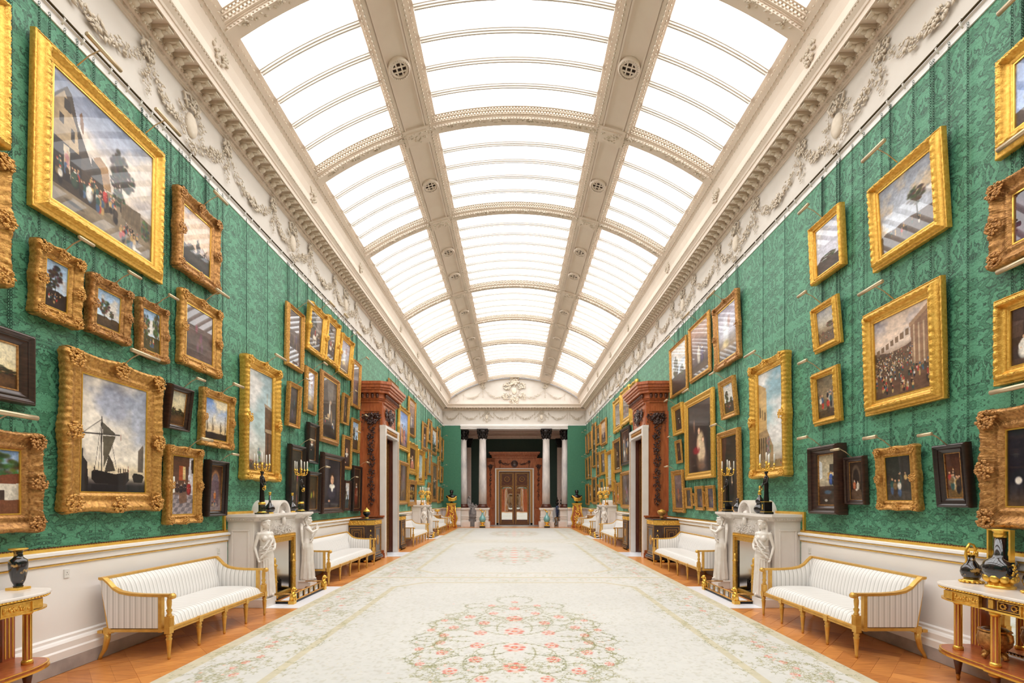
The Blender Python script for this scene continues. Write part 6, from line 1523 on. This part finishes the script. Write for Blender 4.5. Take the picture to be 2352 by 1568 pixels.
t = thing('carpet', 'long cream carpet with flowering vine medallions running down the gallery', 'carpet')
o = carpet(); o.parent = t
m = MB(); m.box(-3.27, 3.27, 1.15, 27.5, 0, .011); m.build('backing', 'candle', t)
# ---------------------------------------------------------------- picture frames
STY = {  # profile: (fraction of face width from the outer edge, height fraction), carving amplitude per point, period, scallop, material, sight material
 'gilt':    ([(0, 0), (0, .72), (.06, .80), (.14, .92), (.24, 1.0), (.34, .94), (.40, .76), (.70, .56), (.78, .68), (.86, .66), (.90, .56), (1, .40)], [0, 0, .03, .12, .14, .10, 0, 0, .06, .06, 0, 0], .05, 0),
 'step':    ([(0, 0), (0, .42), (.03, .50), (.08, .50), (.10, .42), (.34, .74), (.38, .90), (.47, 1.0), (.58, .95), (.62, .80), (.66, .74), (.70, .60), (.90, .48), (.94, .52), (1, .40)], [0, .04, .06, .06, 0, 0, .10, .16, .12, .06, 0, 0, 0, 0, 0], .045, 0),
 'rococo':  ([(0, 0), (-.02, .5), (.04, .85), (.16, 1.0), (.30, .88), (.48, .60), (.66, .52), (.78, .66), (.88, .60), (1, .4)], [0, .06, .16, .22, .18, .10, .04, .09, .03, 0], .045, 1),
 'plain':   ([(0, 0), (0, .85), (.10, 1.0), (.26, .96), (.36, .72), (.74, .60), (.84, .70), (1, .45)], [0]*8, .05, 0),
 'black':   ([(0, 0), (0, .75), (.10, .92), (.26, 1.0), (.34, .84), (.50, .74), (.56, .80), (.78, .55), (.9, .55), (1, .42)], [0]*10, .05, 0),
}
def frame_obj(name, W, Hh, fw, t, style, seg, mt, seed):
    prof, amp, per, sc = STY[style]; P = len(prof); rr = np.random.RandomState(seed)
    V, Fc = [], []
    base = 0
    for side in range(4):
        L = W if side % 2 == 0 else Hh; n = max(2, int(L/seg)); n = min(n, 480); s = np.linspace(0, 1, n+1)
        for k in range(P):
            q, hh = prof[k]; a = q*fw; d = np.minimum(s, 1-s)*L
            along = a+(L-2*a)*s-L/2; h = np.full(n+1, hh*t); out = np.zeros(n+1)
            if amp[k] and n > 6:
                ph = 2*pi*s*round(L/per); loc_ = 1.0
                if sc: loc_ = .28+.9*np.exp(-(d/(fw*1.3))**2)+.9*np.exp(-(((s-.5)*L)/(fw*1.1))**2)
                h = h+amp[k]*t*loc_*(.45*np.sin(ph+k*2.2)*np.cos(ph*.5+k*1.7)+.22*np.sin(ph*1.9+k*3.1)+.35*(rr.rand(n+1)-.5))
            if sc and k < 5 and n > 6:
                cr = np.exp(-(d/(fw*.9))**2); cn = np.exp(-(((s-.5)*L)/(fw*.75))**2)
                out = fw*.15*(cr*.8+cn)*(1-.18*k)+fw*.02*np.sin(2*pi*s*round(L/.07))*(1-.2*k); h = h+t*.14*(cr+cn)*np.sin(k*.8)
                out *= np.clip(d/(fw*.25), 0, 1)*1.0+.35*(d < fw*.25)
            y = h; off = (Hh if side % 2 == 0 else W)/2-a+out
            if side == 0: x, z = along, -off
            elif side == 1: x, z = off, along
            elif side == 2: x, z = -along, off
            else: x, z = -off, -along
            V.append(np.stack([x+0*s, y+0*s, z+0*s], 1))
        i = np.arange(n); 
        for k in range(P-1):
            a0 = base+k*(n+1)+i; b0 = a0+(n+1); Fc.append(np.stack([a0, a0+1, b0+1, b0], 1))
        base += P*(n+1)
    v = np.concatenate(V); v[:, 2] += Hh/2
    me_o = grid_mesh(name, v, np.concatenate(Fc), None, mt)
    if style in ('none',): me_o.data.polygons.foreach_set('use_smooth', [True]*len(me_o.data.polygons))
    return me_o
TXTD = []
def painting(side, xn, xt, xf, yt, yb, ref, t, fw, style, mt, fn, lamp, lab, grp=None):
    """corner pixels of the frame face -> a real frame on the wall; ref n/f: which vertical edge the heights were read at"""
    sg = 1 if side == 'R' else -1
    Xb = WX-t
    dep = lambda x, X: F*X/abs(x-VX)
    Yn, Yf_ = dep(xn, Xb), dep(xf, Xb)
    if ref == 'n': Yr = Yn; Xtop = abs(xt-VX)*Yr/F
    else: Yr = Yf_; Xtop = abs(xt-VX)*Yr/F
    lean = max(0.0, min(.42, Xb-Xtop))
    if ref == 'n' and abs(xt-xn) < 3: lean = max(lean, .03)
    zt = H+(VY-yt)*Yr/F; zb = H+(VY-yb)*Yr/F
    W = Yf_-Yn; Hh = math.hypot(zt-zb, lean); Yc = (Yn+Yf_)/2; ang = math.atan2(lean, zt-zb)
    loc, rz = at_wall(side, Yc, .012)
    T = thing('painting', lab, 'painting', (loc[0], loc[1], zb), rz, grp); T.rotation_euler = (0, 0, rz)
    tilt = Matrix.Rotation(-ang, 4, 'X')
    def add(o): o.parent = T; o.matrix_local = tilt @ o.matrix_local; return o
    wpx = abs(xn-xf); hpx = abs(yb-yt); pxm = F/Yn
    seg = max(.006, 2.6/pxm)
    fo = add(frame_obj('frame', W, Hh, fw, t, style, seg, mt, int(xn*7) % 999))
    if style == 'rococo' and wpx > 24:                # carved shells at corners and centres
        rr = random.Random(int(xn)); sp = [(sx*(W/2-fw*.42), Hh/2+sz*(Hh/2-fw*.42), 0) for sx in (-1, 1) for sz in (-1, 1)]+[(0, Hh-fw*.35, 1), (0, fw*.35, 1), (-W/2+fw*.35, Hh/2, 1), (W/2-fw*.35, Hh/2, 1)]
        for cx, cz, ctr in sp:
            m = MB(); k_ = 60 if wpx > 60 else 22
            for k in range(k_):
                a = rr.uniform(0, 2*pi); q = fw*.48*math.sqrt(rr.random()); s_ = fw*rr.uniform(.04, .085)
                m.ell((cx+q*math.cos(a), t*(.98+.14*(1-q/fw)), cz+q*math.sin(a)), (s_*1.4, s_*.9, s_), 6, 4)
            m.ell((cx, t*1.0, cz), (fw*.13, fw*.10, fw*.17), 8, 6)
            add(m.build('carved_ornament', mt, T, fix=False))
    m = MB(); b = .012 if W > .6 else .007
    bx, bz = W/2-fw+.0, fw
    sightm = 'gilt_bright' if 'gilt' in mt else 'gilt_brown'
    ring(m, -bx, bx, bz, Hh-bz, t*.2, t*.44, b)
    add(m.build('sight_edge', sightm, T))
    if style in ('black', 'plain', 'step') and wpx > 40:
        m = MB(); f2 = fw*.52; bb = .006
        ring(m, -W/2+f2, W/2-f2, f2, Hh-f2, t*.6, t*.80, bb)
        add(m.build('inner_fillet', 'ebony' if style == 'black' else 'gilt_bright', T))
    # canvas
    cw, ch = W-2*fw, Hh-2*fw; q = 1.25 if wpx > 70 else 1.1
    nx = int(np.clip(wpx*(cw/W)/q, 6, 240)); nz = int(np.clip(hpx*(ch/Hh)/q, 8, 340))
    ow = int(np.clip(nz*cw/ch, nx, 260)) if wpx < 45 else nx
    P = Pic(nx+1, nz+1, (60, 50, 44), int(xn*13+yb) % 9999); name, args, glaze = fn; P.asp = ch/cw; name(P, **args)
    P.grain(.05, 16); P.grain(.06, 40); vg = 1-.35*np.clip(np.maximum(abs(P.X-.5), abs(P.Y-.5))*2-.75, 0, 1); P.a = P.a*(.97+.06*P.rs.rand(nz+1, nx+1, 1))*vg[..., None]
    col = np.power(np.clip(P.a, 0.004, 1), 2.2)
    u = np.linspace(0, 1, nx+1); z = np.linspace(0, 1, nz+1); U, Z = np.meshgrid(u, z)
    v = np.stack([(.5-U).ravel()*cw, np.full(U.size, t*.34), (Hh-fw-Z*ch).ravel()], 1)
    i = np.arange(nx*nz); r, c = i//nx, i % nx; a0 = r*(nx+1)+c
    f = np.stack([a0, a0+nx+1, a0+nx+2, a0+1], 1)
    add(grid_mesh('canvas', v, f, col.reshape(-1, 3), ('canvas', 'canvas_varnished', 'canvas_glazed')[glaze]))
    if wpx > 60 and style != 'black':
        m = MB(); m.box(-.05, .05, t*.6, t*.72, fw*.3, fw*.3+.018); add(m.build('name_plate', 'gilt_bright', T))
    if wpx > 40:
        m = MB(); m.box(-W/2+.03, W/2-.03, 0, t*.3, .03, Hh-.03); add(m.build('backboard', 'mahogany_dark', T))
    # lamp
    for k in range(lamp):
        far = W < .55; lx = 0 if lamp == 1 else (-.27*W if k == 0 else .27*W)
        ln = min(.38, max(.15, W*.33)); 
        topy, topz = lean+t*.8, (zt-zb)
        ox, up = (.26 if W > .5 else .22), (.12 if W > .5 else .10)
        m = MB(); m.tube([(lx, topy, topz-.02), (lx, topy+ox*.45, topz+up*.62), (lx, topy+ox*.82, topz+up*1.02), (lx, topy+ox, topz+up*.92)], .0055, 6)
        ar = m.build('lamp_arm', 'lamp_metal', T)
        m = MB(); c = Vector((lx, topy+ox+.006, topz+up*.86)); rad = .021 if W > .5 else .017
        m.lathe([(rad*.6, -ln/2-.003), (rad, -ln/2), (rad, ln/2), (rad*.6, ln/2+.003)], n=14, M=Matrix.Translation(c) @ Matrix.Rotation(pi/2, 4, 'Y'))
        m.build('lamp_shade', 'lamp_metal', ar)
    # chains up to the rail
    if yt > 40 and zt < ZR-.1:
        for s in (-1, 1):
            x = s*(W/2-min(.22*W, .2)); z1 = ZR-zb-.06; z0 = zt-zb-.15
            m = MB()
            if Yn < 7.2:
                k = 0; z = z0
                while z < z1:
                    a = (0, pi/2)[k % 2]; c, s2 = math.cos(a)*.009, math.sin(a)*.009; hz = .0155
                    m.tube([(x-c, .012-s2, z-hz*.5), (x, .012, z-hz), (x+c, .012+s2, z-hz*.5), (x+c, .012+s2, z+hz*.5), (x, .012, z+hz), (x-c, .012-s2, z+hz*.5), (x-c, .012-s2, z-hz*.5)], .0024, 3, cap=False); z += .026; k += 1
            else: m.tube([(x, .012, z0), (x, .012, z1)], .0045 if Yn < 12 else .006, 5)
            m.build('chain', 'chain', T, fix=False)
    return T
# ---------------------------------------------------------------- the hang: measured corner pixels of every frame
G, GO, GB, EB, EBB = 'gilt', 'gilt_old', 'gilt_brown', 'ebony', 'ebony_brown'
D = dict
ROWS = [
('L', -260, -260, 30, 13, 346, 'f', .12, .12, 'gilt', G, (p_land, D(gr=(96, 70, 50)), 0), 0, 'large gilt frame cut by the upper left edge, top of its column'),
('L', -260, -260, 29, 368, 660, 'f', .12, .15, 'rococo', GO, (p_dark, D(), 0), 0, 'carved rococo frame cut by the left edge, second from top'),
('L', 87, 85, 383, 60, 470, 'n', .115, .17, 'step', G, (p_village, D(), 1), 2, 'largest left-wall painting, a village feast with peasants before a gabled inn'),
('L', 410, 414, 505, 424, 608, 'n', .11, .14, 'rococo', GB, (p_clouds, D(), 1), 1, 'windmill landscape with towering clouds in carved brownish gilt frame'),
('L', 84, 82, 188, 545, 715, 'n', .10, .11, 'rococo', GO, (p_land, D(v=1, gr=(70, 52, 40), tr=(56, 46, 36), trees=[(.45, .3, .3, .2), (.2, .5, .25, .15)], cl=(196, 186, 180)), 0), 1, 'leafy landscape with riders, left one of the three small frames under the village feast'),
('L', 208, 206, 299, 624, 757, 'n', .09, .10, 'rococo', GB, (p_land, D(v=0, gr=(112, 88, 62), tr=(80, 70, 52), trees=[(.35, .45, .2, .2), (.65, .58, .1, .1)], hz=.7, cl=(220, 206, 190)), 0), 1, 'cattle landscape, middle one of the three small frames under the village feast'),
('L', 324, 321, 387, 681, 811, 'n', .09, .08, 'rococo', GB, (p_land, D(v=1, gr=(108, 96, 50), tr=(76, 76, 50), trees=[(.2, .4, .2, .25), (.8, .35, .2, .3)], hz=.62), 0), 1, 'wooded landscape, right one of the three small frames under the village feast'),
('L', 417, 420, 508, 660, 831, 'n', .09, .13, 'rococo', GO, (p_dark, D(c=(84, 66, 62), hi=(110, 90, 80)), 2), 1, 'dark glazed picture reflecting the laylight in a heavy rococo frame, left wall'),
('L', -150, -141, 84, 774, 933, 'f', .10, .11, 'black', EBB, (p_dusk, D(), 1), 0, 'evening landscape in a wide black frame tilting forward at the left edge'),
('L', -200, -200, 101, 1000, 1218, 'f', .11, .15, 'rococo', GB, (p_town, D(), 1), 1, 'sunny town square with red brick houses, lower left edge of the picture'),
('L', 151, 149, 371, 795, 1175, 'n', .10, .19, 'rococo', GO, (p_ship, D(), 1), 1, 'big marine painting of a moored sailing ship under grey clouds'),
('L', 385, 397, 436, 878, 981, 'n', .10, .065, 'black', EBB, (p_dusk, D(), 1), 1, 'small black-framed dusk landscape tilting steeply beside the ship painting'),
('L', 465, 467, 536, 888, 1020, 'n', .09, .10, 'rococo', GO, (p_harbour, D(), 1), 1, 'harbour with masts and blue sky in a square gilt frame'),
('L', 386, 390, 463, 1021, 1204, 'n', .09, .11, 'rococo', GO, (p_interior, D(kind=0), 1), 1, 'checkered-floor Dutch interior in gilt frame right of the ship painting'),
('L', 478, 484, 522, 1054, 1186, 'n', .11, .075, 'black', EB, (p_interior, D(kind=1), 1), 1, 'upright black-framed arched interior just left of the near left fireplace'),
('L', 568, 571, 644, 812, 1099, 'n', .15, .15, 'rococo', G, (p_venice, D(side=1), 1), 1, 'tall view of a palace by the water above the near left fireplace'),
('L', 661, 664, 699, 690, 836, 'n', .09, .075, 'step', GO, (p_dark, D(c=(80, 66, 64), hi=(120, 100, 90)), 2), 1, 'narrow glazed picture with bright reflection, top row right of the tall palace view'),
('L', 708, 717, 745, 690, 799, 'n', .11, .11, 'rococo', G, (p_horse, D(), 1), 1, 'white horse scene, first of three matching gilt frames in the left top row'),
('L', 749, 757, 776, 721, 825, 'n', .11, .11, 'rococo', G, (p_horse, D(), 1), 1, 'white horse scene, second of three matching gilt frames in the left top row'),
('L', 779, 788, 806, 762, 853, 'n', .11, .11, 'rococo', G, (p_wing, D(), 1), 1, 'pale horse scene, third of three matching gilt frames in the left top row'),
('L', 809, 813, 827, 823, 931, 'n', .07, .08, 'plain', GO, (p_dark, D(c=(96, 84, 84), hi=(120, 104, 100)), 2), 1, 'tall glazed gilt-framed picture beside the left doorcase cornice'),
('L', 662, 668, 688.5, 874, 976, 'n', .09, .07, 'plain', GO, (p_dark, D(c=(70, 62, 60), hi=(96, 90, 90)), 1), 1, 'small dark river picture in plain gilt frame, right of the palace view'),
('L', 703.5, 707, 728, 838, 945, 'n', .08, .08, 'step', GO, (p_wing, D(), 2), 1, 'upright gilt picture with a pale figure, above the small tall black frame'),
('L', 738, 741, 780, 846, 1012, 'n', .08, .12, 'step', GB, (p_hunt, D(), 1), 1, 'large brown mythological scene with nude figure in gilt frame, left wall'),
('L', 787, 791, 801, 901, 971, 'n', .08, .055, 'plain', GO, (p_dark, D(hi=(220, 190, 150)), 1), 1, 'very narrow gilt picture right of the nude figure scene'),
('L', 788, 789.5, 808, 997, 1076, 'n', .07, .075, 'step', GO, (p_portrait, D(), 1), 1, 'small gilt portrait over the big black-framed portrait, left wall'),
('L', 808, 810, 826, 958, 1036, 'n', .07, .075, 'plain', GO, (p_land, D(gr=(96, 76, 60)), 1), 1, 'small landscape in plain gilt frame touching the left doorcase'),
('L', 708, 711.5, 731, 968, 1062, 'n', .09, .075, 'black', EB, (p_portrait, D(x=.5, h=.5, y=.8), 1), 1, 'small tall black-framed portrait at mid height, left wall'),
('L', 666, 670, 700, 1018, 1179, 'n', .10, .09, 'black', EB, (p_dark, D(c=(50, 46, 40), hi=(160, 120, 80)), 1), 1, 'tall black-framed dark picture behind the left mantel candelabrum'),
('L', 708, 711, 736, 1081, 1179, 'n', .10, .08, 'black', EB, (p_dark, D(c=(60, 44, 26), hi=(180, 130, 60)), 1), 1, 'small black-framed golden brown picture under the tall black portrait'),
('L', 742, 745, 790, 1037, 1180, 'n', .11, .12, 'black', EBB, (p_portrait, D(robe=(40, 36, 44), bg=(52, 42, 48)), 1), 0, 'large black-framed portrait of a person in black, bottom row left wall'),
('L', 790.5, 792, 805, 1102, 1173, 'n', .07, .06, 'black', EBB, (p_land, D(gr=(60, 90, 96)), 1), 1, 'little black-framed greenish picture squeezed in the bottom row, left wall'),
('L', 811, 813, 830, 1068, 1174, 'n', .08, .07, 'black', EB, (p_full, D(robe=(120, 60, 44), light=(230, 200, 160)), 1), 1, 'black-framed full-length figure next to the left doorcase base'),
('L', 892, 892, 914, 867, 905, 'n', .06, .08, 'plain', GB, (p_dark, D(c=(110, 110, 116)), 1), 1, 'picture hanging half hidden above the left doorcase cornice'),
('L', 917, 919, 940, 928, 1029, 'n', .10, .16, 'rococo', G, (p_bright, D(), 1), 1, 'bright blue and red history painting just beyond the left doorcase'),
('L', 939, 939, 955, 908, 997, 'n', .08, .10, 'step', GO, (p_two, D(), 1), 1, 'tall gilt figure painting near the rail beyond the left doorcase'),
('L', 916, 919, 938, 1055, 1159, 'n', .12, .15, 'step', GO, (p_dark, D(c=(66, 54, 50), hi=(120, 96, 76)), 1), 1, 'large dark painting tilted forward, lower row beyond the left doorcase'),
('L', 940, 940, 958, 1013, 1086, 'n', .10, .22, 'rococo', G, (p_portrait, D(dress=(170, 110, 90)), 1), 1, 'portrait in a thick openwork gilt frame beyond the left doorcase'),
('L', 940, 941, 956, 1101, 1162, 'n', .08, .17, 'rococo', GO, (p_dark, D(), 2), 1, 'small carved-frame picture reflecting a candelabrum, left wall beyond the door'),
('L', 961, 961, 975, 1030, 1112, 'n', .15, .20, 'rococo', G, (p_venice, D(side=-1), 1), 1, 'tall pale blue view over the far left fireplace'),
('L', 971, 971, 982, 966, 1032, 'n', .08, .18, 'step', GO, (p_portrait, D(), 1), 1, 'upright gilt portrait, first of the far upper left row'),
('L', 984, 984, 991.5, 961, 1014, 'n', .08, .14, 'plain', GO, (p_portrait, D(), 1), 1, 'slim gilt portrait near the rail, second of the far upper left row'),
('L', 992, 992, 1003.5, 977, 1041, 'n', .08, .16, 'step', GB, (p_land, D(gr=(60, 50, 36)), 1), 1, 'broad dark landscape in the far upper left row'),
('L', 1004.4, 1004.4, 1011, 979, 1035, 'n', .08, .16, 'plain', GO, (p_portrait, D(), 1), 1, 'slim gilt picture right of the broad dark landscape, far left'),
('L', 1012, 1012, 1019, 1001, 1057, 'n', .08, .16, 'step', GO, (p_portrait, D(), 1), 1, 'last upper gilt picture against the left corner of the end wall'),
('L', 973.5, 973.5, 981, 1050, 1099, 'n', .08, .14, 'plain', GO, (p_portrait, D(), 1), 1, 'slim gilt picture right of the pale blue view, far left'),
('L', 984, 984, 991, 1031, 1090, 'n', .07, .10, 'plain', GO, (p_dark, D(c=(110, 110, 110)), 2), 1, 'slim glazed picture under the second far upper left portrait'),
('L', 993, 993, 1005, 1060, 1153, 'n', .09, .17, 'step', GB, (p_full, D(bg=(90, 70, 60)), 1), 1, 'tall full-length portrait, centre of the far left lower hang'),
('L', 1006, 1006, 1010.5, 1047, 1100, 'n', .07, .12, 'plain', GO, (p_portrait, D(), 1), 0, 'very slim gilt picture behind the tall far left full-length portrait'),
('L', 1012, 1012, 1017.5, 1070, 1108, 'n', .07, .12, 'plain', GO, (p_portrait, D(), 1), 1, 'small gilt picture at mid height by the left corner'),
('L', 1006, 1006, 1012, 1117, 1155, 'n', .07, .13, 'plain', GO, (p_dark, D(), 2), 1, 'small gilt picture low down by the left corner, left of a pair'),
('L', 1013, 1013, 1018, 1120, 1151, 'n', .07, .12, 'plain', GO, (p_portrait, D(), 1), 1, 'smallest gilt picture low down by the left corner, right of a pair'),
('L', 984, 984, 991, 1107, 1159, 'n', .08, .14, 'step', GO, (p_dark, D(), 2), 1, 'low gilt picture behind the far left mantel candelabra'),
('R', 2600, 2592, 2272, 145, 370, 'f', .12, .15, 'step', G, (p_land, D(v=0, gr=(90, 74, 70), sky=(110, 136, 190), hz=.75), 2), 1, 'cloudy blue landscape cut by the upper right edge'),
('R', 2600, 2593, 2270, 434, 622, 'f', .12, .15, 'rococo', GB, (p_dark, D(c=(74, 46, 62), hi=(180, 120, 90)), 2), 1, 'purplish dark group portrait at the right edge, second from top'),
('R', 2600, 2593, 2268.7, 693, 888, 'f', .12, .13, 'step', G, (p_lady, D(), 1), 1, 'family portrait with lady and child in white at the right edge'),
('R', 2600, 2600, 2248, 948, 1209, 'f', .12, .18, 'rococo', GB, (p_writer, D(), 1), 1, 'dark room with a writing figure in a bulky rococo frame at the right edge'),
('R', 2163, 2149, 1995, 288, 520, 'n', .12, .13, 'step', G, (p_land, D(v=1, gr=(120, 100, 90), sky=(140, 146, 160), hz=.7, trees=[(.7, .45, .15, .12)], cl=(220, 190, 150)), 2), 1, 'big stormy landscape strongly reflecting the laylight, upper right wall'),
('R', 2156, 2148, 1978, 631, 914, 'n', .12, .15, 'step', G, (p_crowd, D(), 1), 1, 'huge crowd scene before classical columns in a broad gilt frame'),
('R', 1932, 1925, 1861, 463, 606, 'n', .10, .08, 'gilt', G, (p_land, D(gr=(90, 76, 70), sky=(160, 160, 176), trees=[(.5, .7, .3, .06)], hz=.72), 2), 1, 'pale glazed landscape, top of the narrow column left of the crowd scene'),
('R', 1925, 1915, 1866, 673, 785, 'n', .09, .09, 'step', G, (p_battle, D(), 1), 1, 'cavalry skirmish, middle of the narrow column left of the crowd scene'),
('R', 1925, 1917, 1865, 835, 965, 'n', .09, .09, 'step', G, (p_group, D(bg=(110, 96, 76), n=9, fl=(110, 84, 60)), 1), 1, 'colourful group of figures, bottom of the narrow gilt column on the right'),
('R', 1922, 1919, 1855, 1016, 1182, 'n', .16, .12, 'black', EBB, (p_interior, D(kind=2), 1), 1, 'interior with figure at a virginal in a deep dark box frame'),
('R', 1986, 1982, 1940, 1045, 1159, 'n', .07, .065, 'black', EBB, (p_interior, D(kind=3), 1), 1, 'small dark niche picture beside the deep box frame'),
('R', 2108, 2099, 2016, 1019, 1171, 'n', .08, .10, 'rococo', GO, (p_group, D(n=6, bg=(48, 44, 40), fl=(90, 80, 70)), 1), 1, 'card players with a red-cloaked figure in a squarish carved gilt frame'),
('R', 2228, 2215, 2151, 1013, 1165, 'n', .08, .09, 'black', EB, (p_group, D(n=8, bg=(70, 40, 26), fl=(130, 96, 50)), 1), 1, 'warm tavern scene in a black frame, lower right wall'),
('R', 1801, 1797, 1723, 804, 1091, 'n', .15, .15, 'rococo', G, (p_venice, D(side=-1, warm=True), 1), 1, 'tall sunny palace view above the near right fireplace'),
('R', 1696, 1690, 1641, 661, 819, 'n', .09, .14, 'rococo', GB, (p_wing, D(), 1), 1, 'ornate-framed airy mythological scene at the rail, right wall'),
('R', 1630, 1626, 1583, 710, 851, 'n', .07, .09, 'step', GO, (p_two, D(), 1), 1, 'two standing figures, middle of the three pictures at the rail, right wall'),
('R', 1577, 1576, 1539, 768, 892, 'n', .07, .07, 'gilt', GO, (p_land, D(gr=(80, 66, 56)), 1), 1, 'cloudy picture over the right doorcase, left of three at the rail'),
('R', 1690, 1681, 1657, 860, 952, 'n', .09, .10, 'plain', GO, (p_land, D(gr=(96, 80, 60), v=1), 1), 1, 'small tilted landscape above the full-length man, right wall'),
('R', 1637, 1634, 1573, 888, 1096, 'n', .09, .16, 'gilt', G, (p_mother, D(), 1), 1, 'large painting of a lady in pale dress with arched inner corners, right wall'),
('R', 1568, 1563, 1546, 922, 993, 'n', .10, .12, 'plain', G, (p_full, D(), 1), 1, 'small tilted gilt picture near the right doorcase, upper of two'),
('R', 1567, 1562, 1554, 1008, 1062, 'n', .05, .07, 'plain', GO, (p_dark, D(), 1), 1, 'tiny tilted gilt picture near the right doorcase, lower of two'),
('R', 1570, 1565, 1546, 1078, 1177, 'n', .08, .11, 'rococo', GO, (p_dark, D(c=(96, 84, 84)), 2), 1, 'glazed upright picture in carved frame by the base of the right doorcase'),
('R', 1697, 1692, 1650, 980, 1178, 'n', .10, .11, 'gilt', GO, (p_full, D(), 1), 1, 'full-length man in black behind the right mantel candelabrum'),
('R', 1589, 1588.5, 1575, 1119, 1168, 'n', .05, .055, 'gilt', GO, (p_dark, D(), 1), 0, 'leftmost miniature of the row of five under the lady in pale dress'),
('R', 1596.6, 1596, 1589.5, 1132, 1161, 'n', .04, .045, 'plain', GO, (p_dark, D(), 1), 0, 'second and very small miniature from the left in the row of five'),
('R', 1615.6, 1614, 1598, 1115, 1172, 'n', .06, .06, 'plain', GO, (p_dark, D(c=(70, 64, 64)), 1), 0, 'centre miniature of the row of five, plain moulded frame'),
('R', 1622, 1621.5, 1615.8, 1128, 1163, 'n', .04, .045, 'plain', GO, (p_dark, D(), 1), 0, 'fourth and very small miniature from the left in the row of five'),
('R', 1641, 1640, 1623, 1114, 1173, 'n', .06, .06, 'rococo', GO, (p_dark, D(c=(80, 70, 80)), 1), 0, 'rightmost miniature of the row of five, carved frame'),
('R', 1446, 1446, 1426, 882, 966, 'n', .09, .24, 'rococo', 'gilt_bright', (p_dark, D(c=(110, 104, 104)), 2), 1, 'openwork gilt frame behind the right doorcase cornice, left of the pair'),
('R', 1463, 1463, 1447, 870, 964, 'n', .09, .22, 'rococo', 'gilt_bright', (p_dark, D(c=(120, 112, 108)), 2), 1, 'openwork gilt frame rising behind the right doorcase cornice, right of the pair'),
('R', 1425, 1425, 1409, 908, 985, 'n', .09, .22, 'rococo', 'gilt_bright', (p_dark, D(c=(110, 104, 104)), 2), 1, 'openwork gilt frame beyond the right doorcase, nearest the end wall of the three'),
('R', 1446, 1446, 1426, 975, 1064, 'n', .08, .13, 'black', EB, (p_group, D(n=5, h0=.5, h1=.6, bg=(60, 36, 26)), 1), 1, 'dark framed religious scene beyond the right doorcase'),
('R', 1425, 1425, 1408, 1003, 1083, 'n', .08, .12, 'gilt', GO, (p_full, D(), 1), 1, 'gilt-framed dark figure picture beyond the black framed religious scene'),
('R', 1448.5, 1448, 1425, 1078, 1169, 'n', .10, .15, 'step', GO, (p_dark, D(c=(84, 70, 66), hi=(150, 140, 130)), 1), 1, 'large dark painting low beside the right doorway'),
('R', 1414, 1414, 1407.5, 1102, 1160, 'n', .07, .13, 'step', GO, (p_portrait, D(), 1), 1, 'slim gilt picture right of the far right candelabra, left of two'),
('R', 1422.5, 1422.5, 1415, 1107, 1157, 'n', .07, .13, 'step', GO, (p_portrait, D(dress=(150, 60, 50)), 2), 1, 'slim gilt picture right of the far right candelabra, right of two'),
('R', 1406, 1406, 1391, 1029, 1128, 'n', .15, .18, 'step', G, (p_venice, D(side=1), 1), 1, 'tall pale blue view over the far right fireplace'),
('R', 1392, 1392, 1379, 957, 1018, 'n', .08, .14, 'step', GO, (p_two, D(), 1), 1, 'upper gilt figure picture at the rail, nearest of the far right upper group'),
('R', 1377.5, 1377.5, 1369, 974, 1020, 'n', .07, .12, 'plain', GO, (p_portrait, D(), 1), 1, 'gilt portrait second in the far right upper group'),
('R', 1368.5, 1368.5, 1360, 968, 1072, 'n', .07, .12, 'step', GO, (p_full, D(), 1), 1, 'very tall slim gilt full-length, far right wall'),
('R', 1358.5, 1358.5, 1351.5, 989, 1030, 'n', .07, .12, 'plain', GO, (p_dark, D(c=(110, 76, 50)), 1), 1, 'gilt picture left of the very tall full-length, upper row'),
('R', 1351, 1351, 1345, 994, 1040, 'n', .07, .11, 'step', GB, (p_dark, D(c=(60, 56, 60)), 2), 1, 'last upper gilt picture against the right corner of the end wall'),
('R', 1350.5, 1350.5, 1345, 1050, 1100, 'n', .06, .11, 'plain', GO, (p_dark, D(), 1), 1, 'last mid-height gilt picture against the right corner'),
('R', 1357.5, 1357.5, 1351.5, 1046, 1099, 'n', .06, .11, 'plain', GO, (p_dark, D(), 1), 1, 'second mid-height gilt picture from the right corner'),
('R', 1377, 1377, 1369, 1036, 1094, 'n', .07, .12, 'step', GO, (p_portrait, D(), 1), 1, 'mid-height gilt portrait next to the oval-mounted one, far right'),
('R', 1390, 1390, 1378.5, 1032, 1088, 'n', .08, .12, 'rococo', G, (p_full, D(light=(230, 226, 216)), 1), 1, 'gilt picture with white oval figure left of the far right blue view'),
('R', 1352, 1352, 1345, 1110, 1160, 'n', .07, .11, 'step', GO, (p_dark, D(), 1), 1, 'low gilt picture against the right corner'),
('R', 1358, 1358, 1353, 1113, 1153, 'n', .06, .10, 'plain', GO, (p_portrait, D(), 1), 0, 'second low gilt picture from the right corner'),
('R', 1369, 1369, 1359.5, 1094, 1158, 'n', .08, .13, 'step', GO, (p_full, D(), 1), 1, 'low gilt full-length picture under the very tall one, far right'),
('R', 1376, 1376, 1370, 1111, 1154, 'n', .06, .10, 'plain', GO, (p_portrait, D(), 1), 0, 'slim low gilt picture left of the far right mantel'),
('R', 1387, 1387, 1377, 1099, 1145, 'n', .07, .12, 'rococo', G, (p_portrait, D(), 2), 1, 'low carved gilt picture partly behind the far right candelabra'),
]
for r in ROWS: painting(*r)
